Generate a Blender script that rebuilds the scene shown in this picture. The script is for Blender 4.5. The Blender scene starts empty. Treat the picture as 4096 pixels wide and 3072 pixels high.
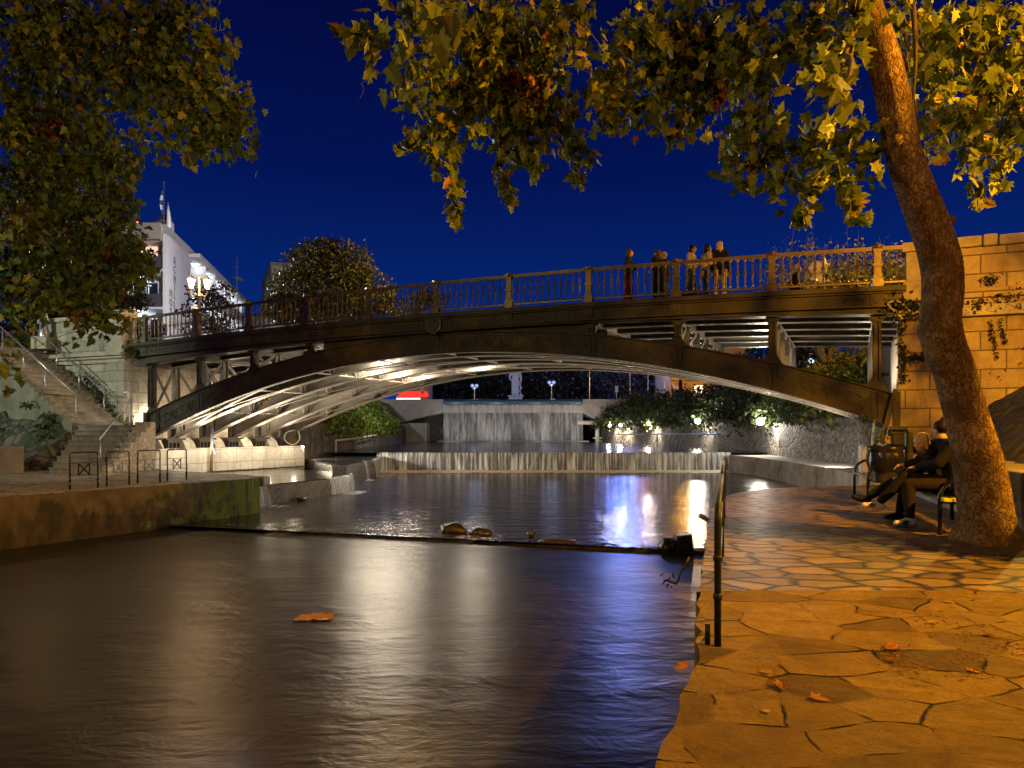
import bpy, bmesh, math, random
import numpy as np
from mathutils import Vector, Matrix, Euler, noise
random.seed(7); RNG = np.random.default_rng(11)
SC = bpy.context.scene; COL = SC.collection
F, CX, HY, CH = 2600.0, 2048.0, 1728.0, 1.25      # focal length / principal column / horizon row (4096-px units), eye height
def V(*a): return Vector(a)
def at(px, py, Y): return Vector(((px-CX)/F*Y, Y, CH+(HY-py)/F*Y))
def gnd(px, py, Z=0.0):
    Y = (CH-Z)*F/(py-HY); return Vector(((px-CX)/F*Y, Y, Z))
# ---------- bridge frame: s along the front face, w across (away), z up
B0 = Vector((-13.83, 24.9, 0)); BU = Vector((.93975, -.34187, 0)); BW = Vector((.4646, .8855, 0))
def bp(s, w, z): return B0+BU*s+BW*w+Vector((0, 0, z))
def s_of(px, w=0.0):
    k = (px-CX)/F; o = B0+BW*w
    return (k*o.y-o.x)/(BU.x-k*BU.y)
def z_of(px, py, w=0.0):
    s = s_of(px, w); Y = bp(s, w, 0).y
    return CH+(HY-py)/F*Y
def f_intr(s): return 1.008+.4234*s-.0164*s*s
def f_ext(s): return 1.983+.3738*s-.0146*s*s
def f_fb(s): return 3.815+.0817*s-.0027*s*s
def f_deck(s): return 4.62+.0444*s-.0014*s*s

# ---------- objects
def link(o, parent=None):
    COL.objects.link(o)
    if parent is not None: o.parent = parent
    return o
def wloc(o):
    l = Vector((0, 0, 0))
    while o is not None:
        l += o.location; o = o.parent
    return l
def tag(o, label=None, cat=None, group=None, kind=None):
    if label: o['label'] = label
    if cat: o['category'] = cat
    if group: o['group'] = group
    if kind: o['kind'] = kind
    return o
def thing(name, loc, label, cat, group=None, rz=0.0):
    o = bpy.data.objects.new(name, None); o.empty_display_size = .2
    o.location = loc; o.rotation_euler = (0, 0, rz); link(o)
    return tag(o, label, cat, group)
def kids(o): return [c for c in bpy.data.objects if c.parent == o]
def copy_tree(o, parent=None):
    c = o.copy(); COL.objects.link(c)
    if parent is not None: c.parent = parent
    for ch in kids(o): copy_tree(ch, c)
    return c

class MB:
    def __init__(s): s.v = []; s.f = []; s.m = []; s.mi = 0; s.cols = None
    def add(s, vs, fs):
        b = len(s.v); s.v.extend(tuple(p) for p in vs)
        for f in fs: s.f.append(tuple(i+b for i in f)); s.m.append(s.mi)
        return s
    def hexa(s, a):   # 8 points: bottom 0-3 ccw, top 4-7
        return s.add(a, [(3,2,1,0),(4,5,6,7),(0,1,5,4),(1,2,6,5),(2,3,7,6),(3,0,4,7)])
    def box(s, c, d, M=None):
        c = Vector(c); x, y, z = d[0]/2, d[1]/2, d[2]/2
        p = [Vector(q) for q in ((-x,-y,-z),(x,-y,-z),(x,y,-z),(-x,y,-z),(-x,-y,z),(x,-y,z),(x,y,z),(-x,y,z))]
        if M is not None: p = [M @ q for q in p]
        return s.hexa([c+q for q in p])
    def bbox(s, s0, s1, w0, w1, z0, z1):   # box in the bridge frame
        return s.hexa([bp(s0,w0,z0),bp(s1,w0,z0),bp(s1,w1,z0),bp(s0,w1,z0),bp(s0,w0,z1),bp(s1,w0,z1),bp(s1,w1,z1),bp(s0,w1,z1)])
    def bar(s, a, b, wd, hd=None, up=(0,0,1)):
        a, b = Vector(a), Vector(b); hd = hd or wd
        d = (b-a)
        if d.length < 1e-6: return s
        d.normalize(); u = Vector(up)
        x = d.cross(u)
        if x.length < 1e-4: x = d.cross(Vector((1,0,0)))
        x.normalize(); y = x.cross(d)
        x *= wd/2; y *= hd/2
        return s.hexa([a-x-y,a+x-y,a+x+y,a-x+y,b-x-y,b+x-y,b+x+y,b-x+y])
    def tube(s, pts, r, n=8, cap=True):
        pts = [Vector(p) for p in pts]; m = len(pts)
        rr = r if hasattr(r, '__len__') else [r]*m
        base = len(s.v); vs = []; fs = []
        t0 = (pts[1]-pts[0]).normalized()
        ref = Vector((0,0,1)) if abs(t0.z) < .9 else Vector((1,0,0))
        x = t0.cross(ref).normalized()
        for i in range(m):
            t = (pts[min(i+1,m-1)]-pts[max(i-1,0)])
            t = t.normalized() if t.length > 1e-9 else t0
            x = (x-t*x.dot(t)); x = x.normalized() if x.length > 1e-6 else t.orthogonal().normalized()
            y = t.cross(x)
            for k in range(n):
                a = 2*math.pi*k/n; vs.append(pts[i]+x*(math.cos(a)*rr[i])+y*(math.sin(a)*rr[i]))
        for i in range(m-1):
            for k in range(n):
                k2 = (k+1) % n; fs.append((i*n+k, i*n+k2, (i+1)*n+k2, (i+1)*n+k))
        if cap:
            fs.append(tuple(range(n-1,-1,-1))); fs.append(tuple((m-1)*n+k for k in range(n)))
        return s.add(vs, fs)
    def lathe(s, prof, c, n=12, axis=None):
        c = Vector(c); vs = []; fs = []; m = len(prof)
        for r, z in prof:
            for k in range(n):
                a = 2*math.pi*k/n; vs.append(c+Vector((r*math.cos(a), r*math.sin(a), z)))
        for i in range(m-1):
            for k in range(n):
                k2 = (k+1) % n; fs.append((i*n+k, i*n+k2, (i+1)*n+k2, (i+1)*n+k))
        fs.append(tuple(range(n-1,-1,-1))); fs.append(tuple((m-1)*n+k for k in range(n)))
        return s.add(vs, fs)
    def ball(s, c, r, nu=12, nv=8, M=None):
        c = Vector(c); r = r if hasattr(r, '__len__') else (r, r, r)
        vs = []; fs = []
        for i in range(1, nv):
            t = math.pi*i/nv
            for k in range(nu):
                a = 2*math.pi*k/nu
                p = Vector((r[0]*math.sin(t)*math.cos(a), r[1]*math.sin(t)*math.sin(a), r[2]*math.cos(t)))
                vs.append(c+(M @ p if M is not None else p))
        e = Vector((0,0,r[2])); top = len(vs); vs.append(c+(M @ e if M is not None else e)); vs.append(c-(M @ e if M is not None else e))
        for i in range(nv-2):
            for k in range(nu):
                k2 = (k+1) % nu; fs.append((i*nu+k, (i+1)*nu+k, (i+1)*nu+k2, i*nu+k2))
        for k in range(nu):
            k2 = (k+1) % nu; fs.append((top, k, k2)); fs.append((top+1, (nv-2)*nu+k2, (nv-2)*nu+k))
        return s.add(vs, fs)
    def caps(s, a, b, ra, rb, n=10):   # tapered capsule
        a, b = Vector(a), Vector(b); d = b-a; L = d.length; t = d/L if L > 1e-6 else Vector((0,0,1))
        P = []; R = []
        for k in range(4):
            an = math.pi/2*(1-k/3.0); P.append(a-t*(ra*math.sin(an))); R.append(max(ra*math.cos(an), ra*.05))
        for k in range(4):
            an = math.pi/2*(k/3.0); P.append(b+t*(rb*math.sin(an))); R.append(max(rb*math.cos(an), rb*.05))
        return s.tube(P, R, n)
    def prism(s, poly, off):   # planar polygon swept by vector off
        n = len(poly); off = Vector(off); a = [Vector(p) for p in poly]; b = [p+off for p in a]
        fs = [tuple(range(n)), tuple(range(2*n-1, n-1, -1))]
        for i in range(n): j = (i+1) % n; fs.append((j, i, n+i, n+j))
        return s.add(a+b, fs)
    def strip(s, A, B):   # quads between two polylines
        n = len(A); return s.add(list(A)+list(B), [(i, i+1, n+i+1, n+i) for i in range(n-1)])
    def grid(s, rows):
        n = len(rows[0]); vs = [p for r in rows for p in r]
        return s.add(vs, [(i*n+j, i*n+j+1, (i+1)*n+j+1, (i+1)*n+j) for i in range(len(rows)-1) for j in range(n-1)])
    def build(s, name, mats, parent=None, smooth=False, local=False, origin=None, bevel=0, fixn=True, autos=None):
        off = Vector((0, 0, 0))
        vs = np.array(s.v, dtype=float).reshape(-1, 3)
        o = None
        if parent is not None:
            if not local: off = wloc(parent)
        elif not local:
            lo, hi = vs.min(0), vs.max(0)
            off = Vector(origin) if origin is not None else Vector(((lo[0]+hi[0])/2, (lo[1]+hi[1])/2, lo[2]))
        vs = vs-np.array(off)
        me = bpy.data.meshes.new(name)
        me.from_pydata(vs.tolist(), [], s.f)
        if not isinstance(mats, (list, tuple)): mats = [mats]
        for m in mats: me.materials.append(m)
        if len(mats) > 1: me.polygons.foreach_set('material_index', s.m)
        if fixn:
            bm = bmesh.new(); bm.from_mesh(me); bmesh.ops.recalc_face_normals(bm, faces=bm.faces); bm.to_mesh(me); bm.free()
        if smooth: me.polygons.foreach_set('use_smooth', [True]*len(me.polygons))
        if autos is not None: me.set_sharp_from_angle(angle=math.radians(autos))
        if s.cols is not None:
            a = me.color_attributes.new('tint', 'FLOAT_COLOR', 'FACE' if False else 'POINT')
            a.data.foreach_set('color', np.array(s.cols, dtype=np.float32).ravel())
        auto_uv(me, off)
        me.update()
        o = bpy.data.objects.new(name, me)
        if parent is None and not local: o.location = off
        link(o, parent)
        if bevel:
            b = o.modifiers.new('bevel', 'BEVEL'); b.width = bevel; b.segments = 2; b.limit_method = 'ANGLE'
        return o
def auto_uv(me, off):
    if len(me.polygons) == 0: return
    uv = me.uv_layers.new(name='UVMap')
    nl = len(me.loops)
    vi = np.empty(nl, dtype=np.int32); me.loops.foreach_get('vertex_index', vi)
    co = np.empty(len(me.vertices)*3); me.vertices.foreach_get('co', co); co = co.reshape(-1, 3)+np.array(off)
    nf = len(me.polygons); nn = np.empty(nf*3); me.polygons.foreach_get('normal', nn); nn = nn.reshape(-1, 3)
    lt = np.empty(nf, dtype=np.int32); me.polygons.foreach_get('loop_total', lt)
    fn = np.repeat(nn, lt, axis=0); p = co[vi]
    flat = np.abs(fn[:, 2]) > .75
    t = np.stack([-fn[:, 1], fn[:, 0]], 1); ln = np.linalg.norm(t, axis=1); ln[ln < 1e-6] = 1; t /= ln[:, None]
    u = np.where(flat, p[:, 0], t[:, 0]*p[:, 0]+t[:, 1]*p[:, 1]); v = np.where(flat, p[:, 1], p[:, 2])
    uv.data.foreach_set('uv', np.stack([u, v], 1).astype(np.float32).ravel())
def uv_axes(o, au, av):   # lay out UV along two world directions
    me = o.data; nl = len(me.loops); vi = np.empty(nl, dtype=np.int32); me.loops.foreach_get('vertex_index', vi)
    co = np.empty(len(me.vertices)*3); me.vertices.foreach_get('co', co); co = (co.reshape(-1,3)+np.array(wloc(o)))[vi]
    me.uv_layers[0].data.foreach_set('uv', np.stack([co @ np.array(au), co @ np.array(av)], 1).astype(np.float32).ravel())
def text_mesh(txt, size, depth, name, mat, M, parent=None, xs=1.0, shear=0.0):
    cu = bpy.data.curves.new('t', 'FONT'); cu.body = txt; cu.size = size; cu.extrude = depth; cu.align_x = 'CENTER'; cu.align_y = 'CENTER'; cu.shear = shear
    t = bpy.data.objects.new('t', cu); COL.objects.link(t)
    dg = bpy.context.evaluated_depsgraph_get()
    me = bpy.data.meshes.new_from_object(t.evaluated_get(dg)); me.name = name
    bpy.data.objects.remove(t); bpy.data.curves.remove(cu)
    off = wloc(parent) if parent is not None else Vector((0, 0, 0))
    me.transform(Matrix.Translation(-off) @ M @ Matrix.Diagonal((xs, 1, 1, 1)))
    me.materials.clear(); me.materials.append(mat)
    o = bpy.data.objects.new(name, me); link(o, parent); return o
def face_mat(origin, right, up):   # matrix that lays text (XY) on the plane spanned by right / up
    r = Vector(right).normalized(); u = Vector(up); u = (u-r*u.dot(r)).normalized(); n = r.cross(u)
    return Matrix(((r.x,u.x,n.x,origin[0]),(r.y,u.y,n.y,origin[1]),(r.z,u.z,n.z,origin[2]),(0,0,0,1)))
def strokes(mb, lines, M, r):   # hand-drawn marks in plane coordinates
    for ln in lines:
        pts = [M @ Vector((x, y, 0)) for x, y in ln]
        if len(pts) > 1: mb.tube(pts, r, 5)
def remesh(mb, name, mat, voxel, parent=None, smooth_it=4, local=False, label=None):
    o = mb.build(name, mat, parent, local=local)
    r = o.modifiers.new('r', 'REMESH'); r.mode = 'VOXEL'; r.voxel_size = voxel
    if smooth_it:
        sm = o.modifiers.new('s', 'SMOOTH'); sm.iterations = smooth_it; sm.factor = .5
    bpy.context.view_layer.update()
    dg = bpy.context.evaluated_depsgraph_get()
    me = bpy.data.meshes.new_from_object(o.evaluated_get(dg)); me.name = name
    old = o.data; o.modifiers.clear(); o.data = me; bpy.data.meshes.remove(old)
    me.materials.clear()
    for m in (mat if isinstance(mat, (list, tuple)) else [mat]): me.materials.append(m)
    me.polygons.foreach_set('use_smooth', [True]*len(me.polygons))
    return o
def cr(pts, n=6):   # Catmull-Rom through points
    pts = [Vector(p) for p in pts]; out = []
    for i in range(len(pts)-1):
        a, b, c, d = pts[max(i-1,0)], pts[i], pts[i+1], pts[min(i+2,len(pts)-1)]
        for k in range(n):
            t = k/n
            out.append(.5*((2*b)+(c-a)*t+(2*a-5*b+4*c-d)*t*t+(3*b-a-3*c+d)*t**3))
    out.append(pts[-1]); return out
# ---------- procedural materials
class NT:
    def __init__(s, name):
        s.m = bpy.data.materials.new(name); s.m.use_nodes = True; s.t = s.m.node_tree; s.n = s.t.nodes; s.l = s.t.links
        s.b = s.n['Principled BSDF']; s.out = s.n['Material Output']
    def new(s, t, **k):
        n = s.n.new(t)
        for a, b in k.items(): setattr(n, a, b)
        return n
    def lk(s, a, b): s.l.new(a, b)
    def obj(s): return s.new('ShaderNodeTexCoord').outputs['Object']
    def uv(s): return s.new('ShaderNodeTexCoord').outputs['UV']
    def mapn(s, vec, scale=(1,1,1), rot=(0,0,0)):
        m = s.new('ShaderNodeMapping'); m.inputs['Scale'].default_value = scale; m.inputs['Rotation'].default_value = rot; s.lk(vec, m.inputs[0]); return m.outputs[0]
    def noise(s, vec, sc, det=5, rough=.6, dist=0.0):
        n = s.new('ShaderNodeTexNoise'); n.inputs['Scale'].default_value = sc; n.inputs['Detail'].default_value = det; n.inputs['Roughness'].default_value = rough; n.inputs['Distortion'].default_value = dist
        if vec is not None: s.lk(vec, n.inputs['Vector'])
        return n.outputs['Fac']
    def noisec(s, vec, sc, det=3):
        n = s.new('ShaderNodeTexNoise'); n.inputs['Scale'].default_value = sc; n.inputs['Detail'].default_value = det; s.lk(vec, n.inputs['Vector']); return n.outputs['Color']
    def ramp(s, fac, stops, interp='LINEAR'):
        r = s.new('ShaderNodeValToRGB'); r.color_ramp.interpolation = interp; e = r.color_ramp.elements
        while len(e) < len(stops): e.new(.5)
        for i, (p, c) in enumerate(stops):
            e[i].position = p; c = c if hasattr(c, '__len__') else (c, c, c); e[i].color = (*c[:3], 1)
        s.lk(fac, r.inputs[0]); return r.outputs[0]
    def mix(s, fac, a, b, bt='MIX'):
        m = s.new('ShaderNodeMix', data_type='RGBA', blend_type=bt)
        for sk, v in ((m.inputs[0], fac), (m.inputs[6], a), (m.inputs[7], b)):
            if isinstance(v, (int, float)): sk.default_value = v if sk is m.inputs[0] or sk.type == 'VALUE' else (v,v,v,1)
            elif isinstance(v, tuple): sk.default_value = (*v[:3], 1)
            else: s.lk(v, sk)
        return m.outputs[2]
    def math(s, op, a, b=0.0, clamp=False):
        m = s.new('ShaderNodeMath', operation=op, use_clamp=clamp)
        for sk, v in ((m.inputs[0], a), (m.inputs[1], b)):
            if isinstance(v, (int, float)): sk.default_value = v
            else: s.lk(v, sk)
        return m.outputs[0]
    def bump(s, h, strength, dist=.02, nrm=None):
        b = s.new('ShaderNodeBump'); b.inputs['Strength'].default_value = strength; b.inputs['Distance'].default_value = dist; s.lk(h, b.inputs['Height'])
        if nrm is not None: s.lk(nrm, b.inputs['Normal'])
        return b.outputs[0]
    def set(s, **k):
        for a, v in k.items():
            sk = s.b.inputs[a.replace('_', ' ')]
            if isinstance(v, (int, float)): sk.default_value = v
            elif isinstance(v, tuple): sk.default_value = (*v[:3], 1) if len(v) == 3 else v
            else: s.lk(v, sk)
        return s
def plain(name, c, rough=.6, metal=0.0, var=.25, sc=3.0, bump=.15, bsc=30.0, c2=None, spec=.5, dirt=None):
    n = NT(name); o = n.obj()
    f = n.noise(o, sc, 6, .65)
    c2 = c2 or tuple(x*(1-var) for x in c)
    col = n.ramp(f, [(.32, c2), (.68, c)])
    if dirt: col = n.mix(n.ramp(n.noise(o, sc*.45, 5, .7), [(.5, 0), (.68, 1)]), col, dirt)
    rg = n.ramp(n.noise(o, sc*3, 4), [(.3, max(0, rough-.12)), (.7, min(1, rough+.1))])
    n.set(Base_Color=col, Roughness=rg, Metallic=metal, Specular_IOR_Level=spec)
    if bump: n.set(Normal=n.bump(n.noise(o, bsc, 5, .6), bump, .01))
    return n.m
def emit(name, c, st):
    n = NT(name); n.set(Base_Color=(.02,.02,.02), Emission_Color=c, Emission_Strength=st); return n.m
def ashlar(name, c1, c2, cm, bw=.9, bh=.42, mort=.012, bump=.5, off=.5, rough=.85, stain=(.03,.026,.02), stain_amt=.6, vein=None, sq=1.0):
    n = NT(name); uv = n.uv(); o = n.obj()
    w = n.mix(.012, uv, n.noisec(uv, 2.5), 'ADD')
    b = n.new('ShaderNodeTexBrick'); b.offset = off; b.squash = sq; b.squash_frequency = 3
    n.lk(w, b.inputs['Vector'])
    b.inputs['Color1'].default_value = (*c1, 1); b.inputs['Color2'].default_value = (*c2, 1); b.inputs['Mortar'].default_value = (*cm, 1)
    b.inputs['Scale'].default_value = 1.0; b.inputs['Mortar Size'].default_value = mort; b.inputs['Mortar Smooth'].default_value = .35
    b.inputs['Brick Width'].default_value = bw; b.inputs['Row Height'].default_value = bh; b.inputs['Bias'].default_value = 0
    g = n.noise(o, 6, 8, .7)
    col = n.mix(n.ramp(g, [(.3, .55), (.7, 0)]), b.outputs['Color'], tuple(x*.45 for x in c1))
    st = n.ramp(n.noise(n.mapn(o, (1.6, 1.6, .35)), 1.3, 6, .65), [(.52, 0), (.72, stain_amt)])
    col = n.mix(st, col, stain)
    n.set(Base_Color=col, Roughness=rough, Specular_IOR_Level=.3)
    h = n.math('ADD', n.math('MULTIPLY', b.outputs['Fac'], -1.0), n.math('MULTIPLY', n.noise(o, 14, 7, .7), .7))
    n.set(Normal=n.bump(h, bump, .03)); return n.m
def cobble(name, c1, c2, cm, sc=3.2, bump=.9, sx=(1,1,1.2), thr=.09, rough=.8, moss=None, coords='obj', spec=.4, grime=.5):
    n = NT(name); o = n.obj(); w = n.mix(.18, n.mapn(o, sx), n.noisec(o, 3.0), 'ADD')
    e = n.new('ShaderNodeTexVoronoi', feature='DISTANCE_TO_EDGE'); e.inputs['Scale'].default_value = sc; n.lk(w, e.inputs['Vector'])
    v = n.new('ShaderNodeTexVoronoi'); v.inputs['Scale'].default_value = sc; n.lk(w, v.inputs['Vector'])
    sp = n.new('ShaderNodeSeparateColor'); n.lk(v.outputs['Color'], sp.inputs[0])
    col = n.mix(sp.outputs[0], c1, c2)
    col = n.mix(n.ramp(n.noise(o, 9, 8, .7), [(.35, grime), (.7, 0)]), col, tuple(x*.4 for x in c2))
    m = n.ramp(e.outputs['Distance'], [(thr*.35, 1), (thr, 0)])
    col = n.mix(m, col, cm)
    if moss: col = n.mix(n.ramp(n.noise(o, .8, 6, .65), [(.5, 0), (.6, .85)]), col, moss)
    n.set(Base_Color=col, Roughness=rough, Specular_IOR_Level=spec)
    h = n.math('ADD', n.ramp(e.outputs['Distance'], [(0, 0), (thr*2.2, 1)]), n.math('MULTIPLY', n.noise(o, 25, 6), .35))
    n.set(Normal=n.bump(h, bump, .04)); return n.m
def water(name, base, rough, s1, b1, s2, b2, d1=.02):
    n = NT(name); o = n.obj()
    h1 = n.noise(n.mapn(o, (.55, 1.5, 1)), s1, 3, .5); h2 = n.noise(n.mapn(o, (.5, 2.2, 1)), s2, 2, .5)
    h1 = n.math('ADD', h1, n.math('MULTIPLY', n.noise(n.mapn(o, (.7, 1.0, 1)), s1*3.3, 4, .6, 1.5), .35)); nb = n.bump(h1, b1, d1); nb2 = n.bump(h2, b2, .01, nb)
    col = n.ramp(n.noise(n.mapn(o, (.5, .12, 1)), 1.0, 4), [(.35, base), (.7, tuple(x*1.8 for x in base))])
    rg = n.ramp(n.noise(n.mapn(o, (.25, .5, 1)), 1.0, 4), [(.35, rough*.92), (.65, rough*1.12)])
    n.set(Base_Color=col, Roughness=rg, IOR=1.333, Normal=nb2); return n.m
def falling(name, dens, sx, col=(.75,.75,.74), fine=26.0, lo=.40, hi=.62, amt=.95, gap=(.3,.65)):
    n = NT(name); uv = n.uv()
    a = n.noise(n.mapn(uv, (sx, .22, 1)), 1.0, 4, .6); b = n.noise(n.mapn(uv, (fine, .35, 1)), 1.0, 3, .6)
    f = n.math('MULTIPLY', n.ramp(a, [(lo, .12), (hi, 1)]), n.ramp(b, [(gap[0], .12), (gap[1], 1)]))
    f = n.math('MULTIPLY', f, amt*dens)
    tr = n.new('ShaderNodeBsdfTransparent'); d = n.new('ShaderNodeBsdfDiffuse'); d.inputs[0].default_value = (*col, 1)
    tl = n.new('ShaderNodeBsdfTranslucent'); tl.inputs[0].default_value = (*col, 1)
    m1 = n.new('ShaderNodeMixShader'); m1.inputs[0].default_value = .45; n.lk(d.outputs[0], m1.inputs[1]); n.lk(tl.outputs[0], m1.inputs[2])
    m2 = n.new('ShaderNodeMixShader'); n.lk(f, m2.inputs[0]); n.lk(tr.outputs[0], m2.inputs[1]); n.lk(m1.outputs[0], m2.inputs[2])
    n.lk(m2.outputs[0], n.out.inputs[0]); return n.m
def leafmat(name, trans=.35, rough=.45):
    n = NT(name); c = n.new('ShaderNodeVertexColor'); c.layer_name = 'tint'
    o = n.obj(); col = n.mix(n.ramp(n.noise(o, 22, 4), [(.35, .35), (.7, 0)]), c.outputs[0], (.03,.018,.004))
    n.set(Base_Color=col, Roughness=rough, Specular_IOR_Level=.35)
    tl = n.new('ShaderNodeBsdfTranslucent'); n.lk(col, tl.inputs[0])
    m = n.new('ShaderNodeMixShader'); m.inputs[0].default_value = trans; n.lk(n.b.outputs[0], m.inputs[1]); n.lk(tl.outputs[0], m.inputs[2]); n.lk(m.outputs[0], n.out.inputs[0])
    return n.m
def bark(name, c1, c2, sc=9.0, plates=(.62, .62, .17)):
    n = NT(name); o = n.obj(); w = n.mix(.10, n.mapn(o, plates), n.noisec(o, 5.0), 'ADD'); w = n.mix(.05, w, n.noisec(o, 16.0), 'ADD')
    e = n.new('ShaderNodeTexVoronoi', feature='DISTANCE_TO_EDGE'); e.inputs['Scale'].default_value = sc*3.4; n.lk(w, e.inputs['Vector'])
    big = n.noise(o, 2.2, 5, .6); fine = n.noise(n.mapn(o, (1,1,.3)), 34, 8, .75)
    col = n.ramp(n.noise(o, 5, 8, .75), [(.3, c2), (.5, c1), (.75, tuple(min(1, x*1.45) for x in c1))])
    col = n.mix(n.math('MULTIPLY', n.ramp(e.outputs['Distance'], [(.0, .9), (.11, 0)]), n.ramp(n.noise(o, 3.5, 4), [(.3, .35), (.55, 1)])), col, tuple(x*.35 for x in c2))
    col = n.mix(n.ramp(big, [(.48, 0), (.60, .75)]), col, c2); col = n.mix(n.ramp(n.noise(o, 3.3, 6, .7, 1.0), [(.56, 0), (.64, .55)]), col, tuple(min(1, x*1.5) for x in c1)); col = n.mix(n.ramp(n.noise(o, 1.4, 4, .6), [(.55, 0), (.72, .6)]), col, (.045,.04,.018))
    h = n.math('ADD', n.math('MULTIPLY', n.ramp(e.outputs['Distance'], [(0, 0), (.2, 1)]), .55), n.math('ADD', n.math('MULTIPLY', fine, 1.0), n.math('MULTIPLY', big, 1.2)))
    n.set(Base_Color=col, Roughness=.88, Specular_IOR_Level=.2, Normal=n.bump(h, 1.0, .05)); return n.m
def flagstones(name, c1, c2, c3, cm, sc, thr, rough, mapping=(1, 1, 0), bump=.8, rand=1.0, mortar=(.2,.16,.10), solid=0.0):
    n = NT(name); o = n.mapn(n.obj(), mapping)
    w = n.mix(.16, o, n.noisec(o, 1.7), 'ADD'); w = n.mix(.03, w, n.noisec(o, 9.0), 'ADD')
    e = n.new('ShaderNodeTexVoronoi', feature='DISTANCE_TO_EDGE', voronoi_dimensions='2D'); e.inputs['Scale'].default_value = sc; e.inputs['Randomness'].default_value = rand; n.lk(w, e.inputs['Vector'])
    v = n.new('ShaderNodeTexVoronoi', voronoi_dimensions='2D'); v.inputs['Scale'].default_value = sc; v.inputs['Randomness'].default_value = rand; n.lk(w, v.inputs['Vector'])
    sp = n.new('ShaderNodeSeparateColor'); n.lk(v.outputs['Color'], sp.inputs[0])
    col = n.ramp(sp.outputs[0], [(0, c2), (.22, c1), (.45, tuple(x*.72 for x in c1)), (.62, c3), (.8, c1), (.9, tuple(x*.55 for x in c2)), (1, c2)])
    col = n.mix(n.ramp(n.noise(o, 7, 9, .75), [(.3, .5), (.62, 0)]), col, tuple(x*.42 for x in c2))
    col = n.mix(n.ramp(n.noise(o, .8, 5, .65), [(.5, 0), (.75, .5)]), col, tuple(x*.5 for x in c2))
    ed = n.math('ADD', e.outputs['Distance'], n.math('MULTIPLY', n.math('SUBTRACT', n.noise(o, 5, 4), .5), thr*1.3))
    m = n.ramp(ed, [(thr*.5, 1), (thr*1.2, 0)])
    col = n.mix(m if solid else n.math('MULTIPLY', m, n.ramp(n.noise(o, 11, 5), [(.35, .45), (.6, 1)])), col, mortar)
    col = n.mix(n.ramp(n.noise(o, 46, 3, .8), [(.30, .75), (.42, 0)]), col, tuple(x*.30 for x in c2)); col = n.mix(n.ramp(n.noise(o, 2.6, 8, .8), [(.5, 0), (.66, .45)]), col, tuple(x*.45 for x in c2))
    fade = n.ramp(n.noise(o, 2.3, 5), [(.49, .0), (.57, 1)]) if not solid else n.ramp(n.noise(o, 2.3, 5), [(.2, .6), (.57, 1)])
    cr_ = n.math('MULTIPLY', n.ramp(ed, [(thr*.10, 1), (thr*.38, 0)]), fade)
    col = n.mix(cr_, col, cm)
    # layered slate relief: stretched noise turned by a random angle per stone
    rot = n.new('ShaderNodeVectorRotate', rotation_type='Z_AXIS'); n.lk(o, rot.inputs['Vector']); n.lk(n.math('MULTIPLY', sp.outputs[1], 2.4), rot.inputs['Angle'])
    lay = n.noise(n.mapn(rot.outputs[0], (1.5, 3.4, 1)), 3.0, 9, .72, 1.2)
    grain = n.noise(o, 60, 5, .7)
    h = n.math('ADD', n.math('MULTIPLY', n.mix(fade, 1.0, n.ramp(ed, [(0, 0), (thr*1.2, 1)])), .9), n.math('ADD', n.math('ADD', n.math('MULTIPLY', n.ramp(lay, [(.3, 0), (.7, 1)]), .55), n.math('MULTIPLY', n.noise(o, 15, 8, .72), .9)), n.math('MULTIPLY', grain, .34)))
    h = n.math('ADD', h, n.math('MULTIPLY', sp.outputs[2], .5)); h = n.math('SUBTRACT', h, n.math('MULTIPLY', cr_, 1.2))
    rg = n.ramp(n.noise(o, 5, 5), [(.3, rough-.12), (.7, rough+.12)])
    n.set(Base_Color=col, Roughness=rg, Specular_IOR_Level=.4 if solid else .12, Normal=n.bump(h, bump, .025)); return n.m

M_IRON = plain('dark_iron_paint', (.066,.058,.047), .55, 0, .5, 2.2, .2, 40, c2=(.038,.033,.027), dirt=(.05,.040,.028), spec=.22)
M_RIB = plain('riveted_iron', (.125,.112,.095), .42, 0, .4, 1.6, .25, 30, c2=(.07,.062,.052), dirt=(.10,.078,.052))
M_RAIL = plain('bronze_railing_iron', (.155,.115,.062), .38, .35, .45, 4, .15, 40, c2=(.10,.075,.042))
M_ORN = plain('worn_ornament_iron', (.085,.072,.053), .6, 0, .35, 6, .1, 40, spec=.22)
M_STEEL = plain('galvanised_steel', (.42,.43,.44), .32, .7, .25, 8, .05, 60)
M_GREEN = plain('dark_green_enamel', (.014,.024,.012), .42, 0, .45, 14, .05, 60, dirt=(.05,.03,.013), spec=.2)
M_BLACK = plain('black_enamel', (.009,.009,.010), .22, 0, .3, 10, .05, 60)
M_ASH_L = ashlar('left_ashlar', (.34,.31,.25), (.44,.40,.33), (.10,.09,.075), .78, .40, .012, .55, stain=(.07,.065,.045), stain_amt=.55)
M_ASH_R = ashlar('right_ashlar', (.40,.31,.20), (.52,.43,.28), (.15,.10,.055), 1.05, .46, .016, 1.0, stain=(.09,.06,.03), stain_amt=.8)
M_PLINTH = ashlar('white_block_plinth', (.60,.56,.48), (.70,.66,.57), (.16,.12,.08), .62, .54, .011, .25, .38, stain=(.20,.15,.10), stain_amt=.35, sq=1.3)
M_CAP = plain('pale_cap_stone', (.42,.37,.29), .85, 0, .4, 3, .5, 18, c2=(.25,.21,.155))
M_CONC = plain('grey_concrete', (.25,.235,.21), .8, 0, .45, 1.5, .3, 25, c2=(.13,.12,.10), dirt=(.07,.06,.045))
M_CONCW = plain('wet_concrete', (.085,.08,.07), .3, 0, .5, 2.5, .8, 14, c2=(.03,.028,.024))
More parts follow.
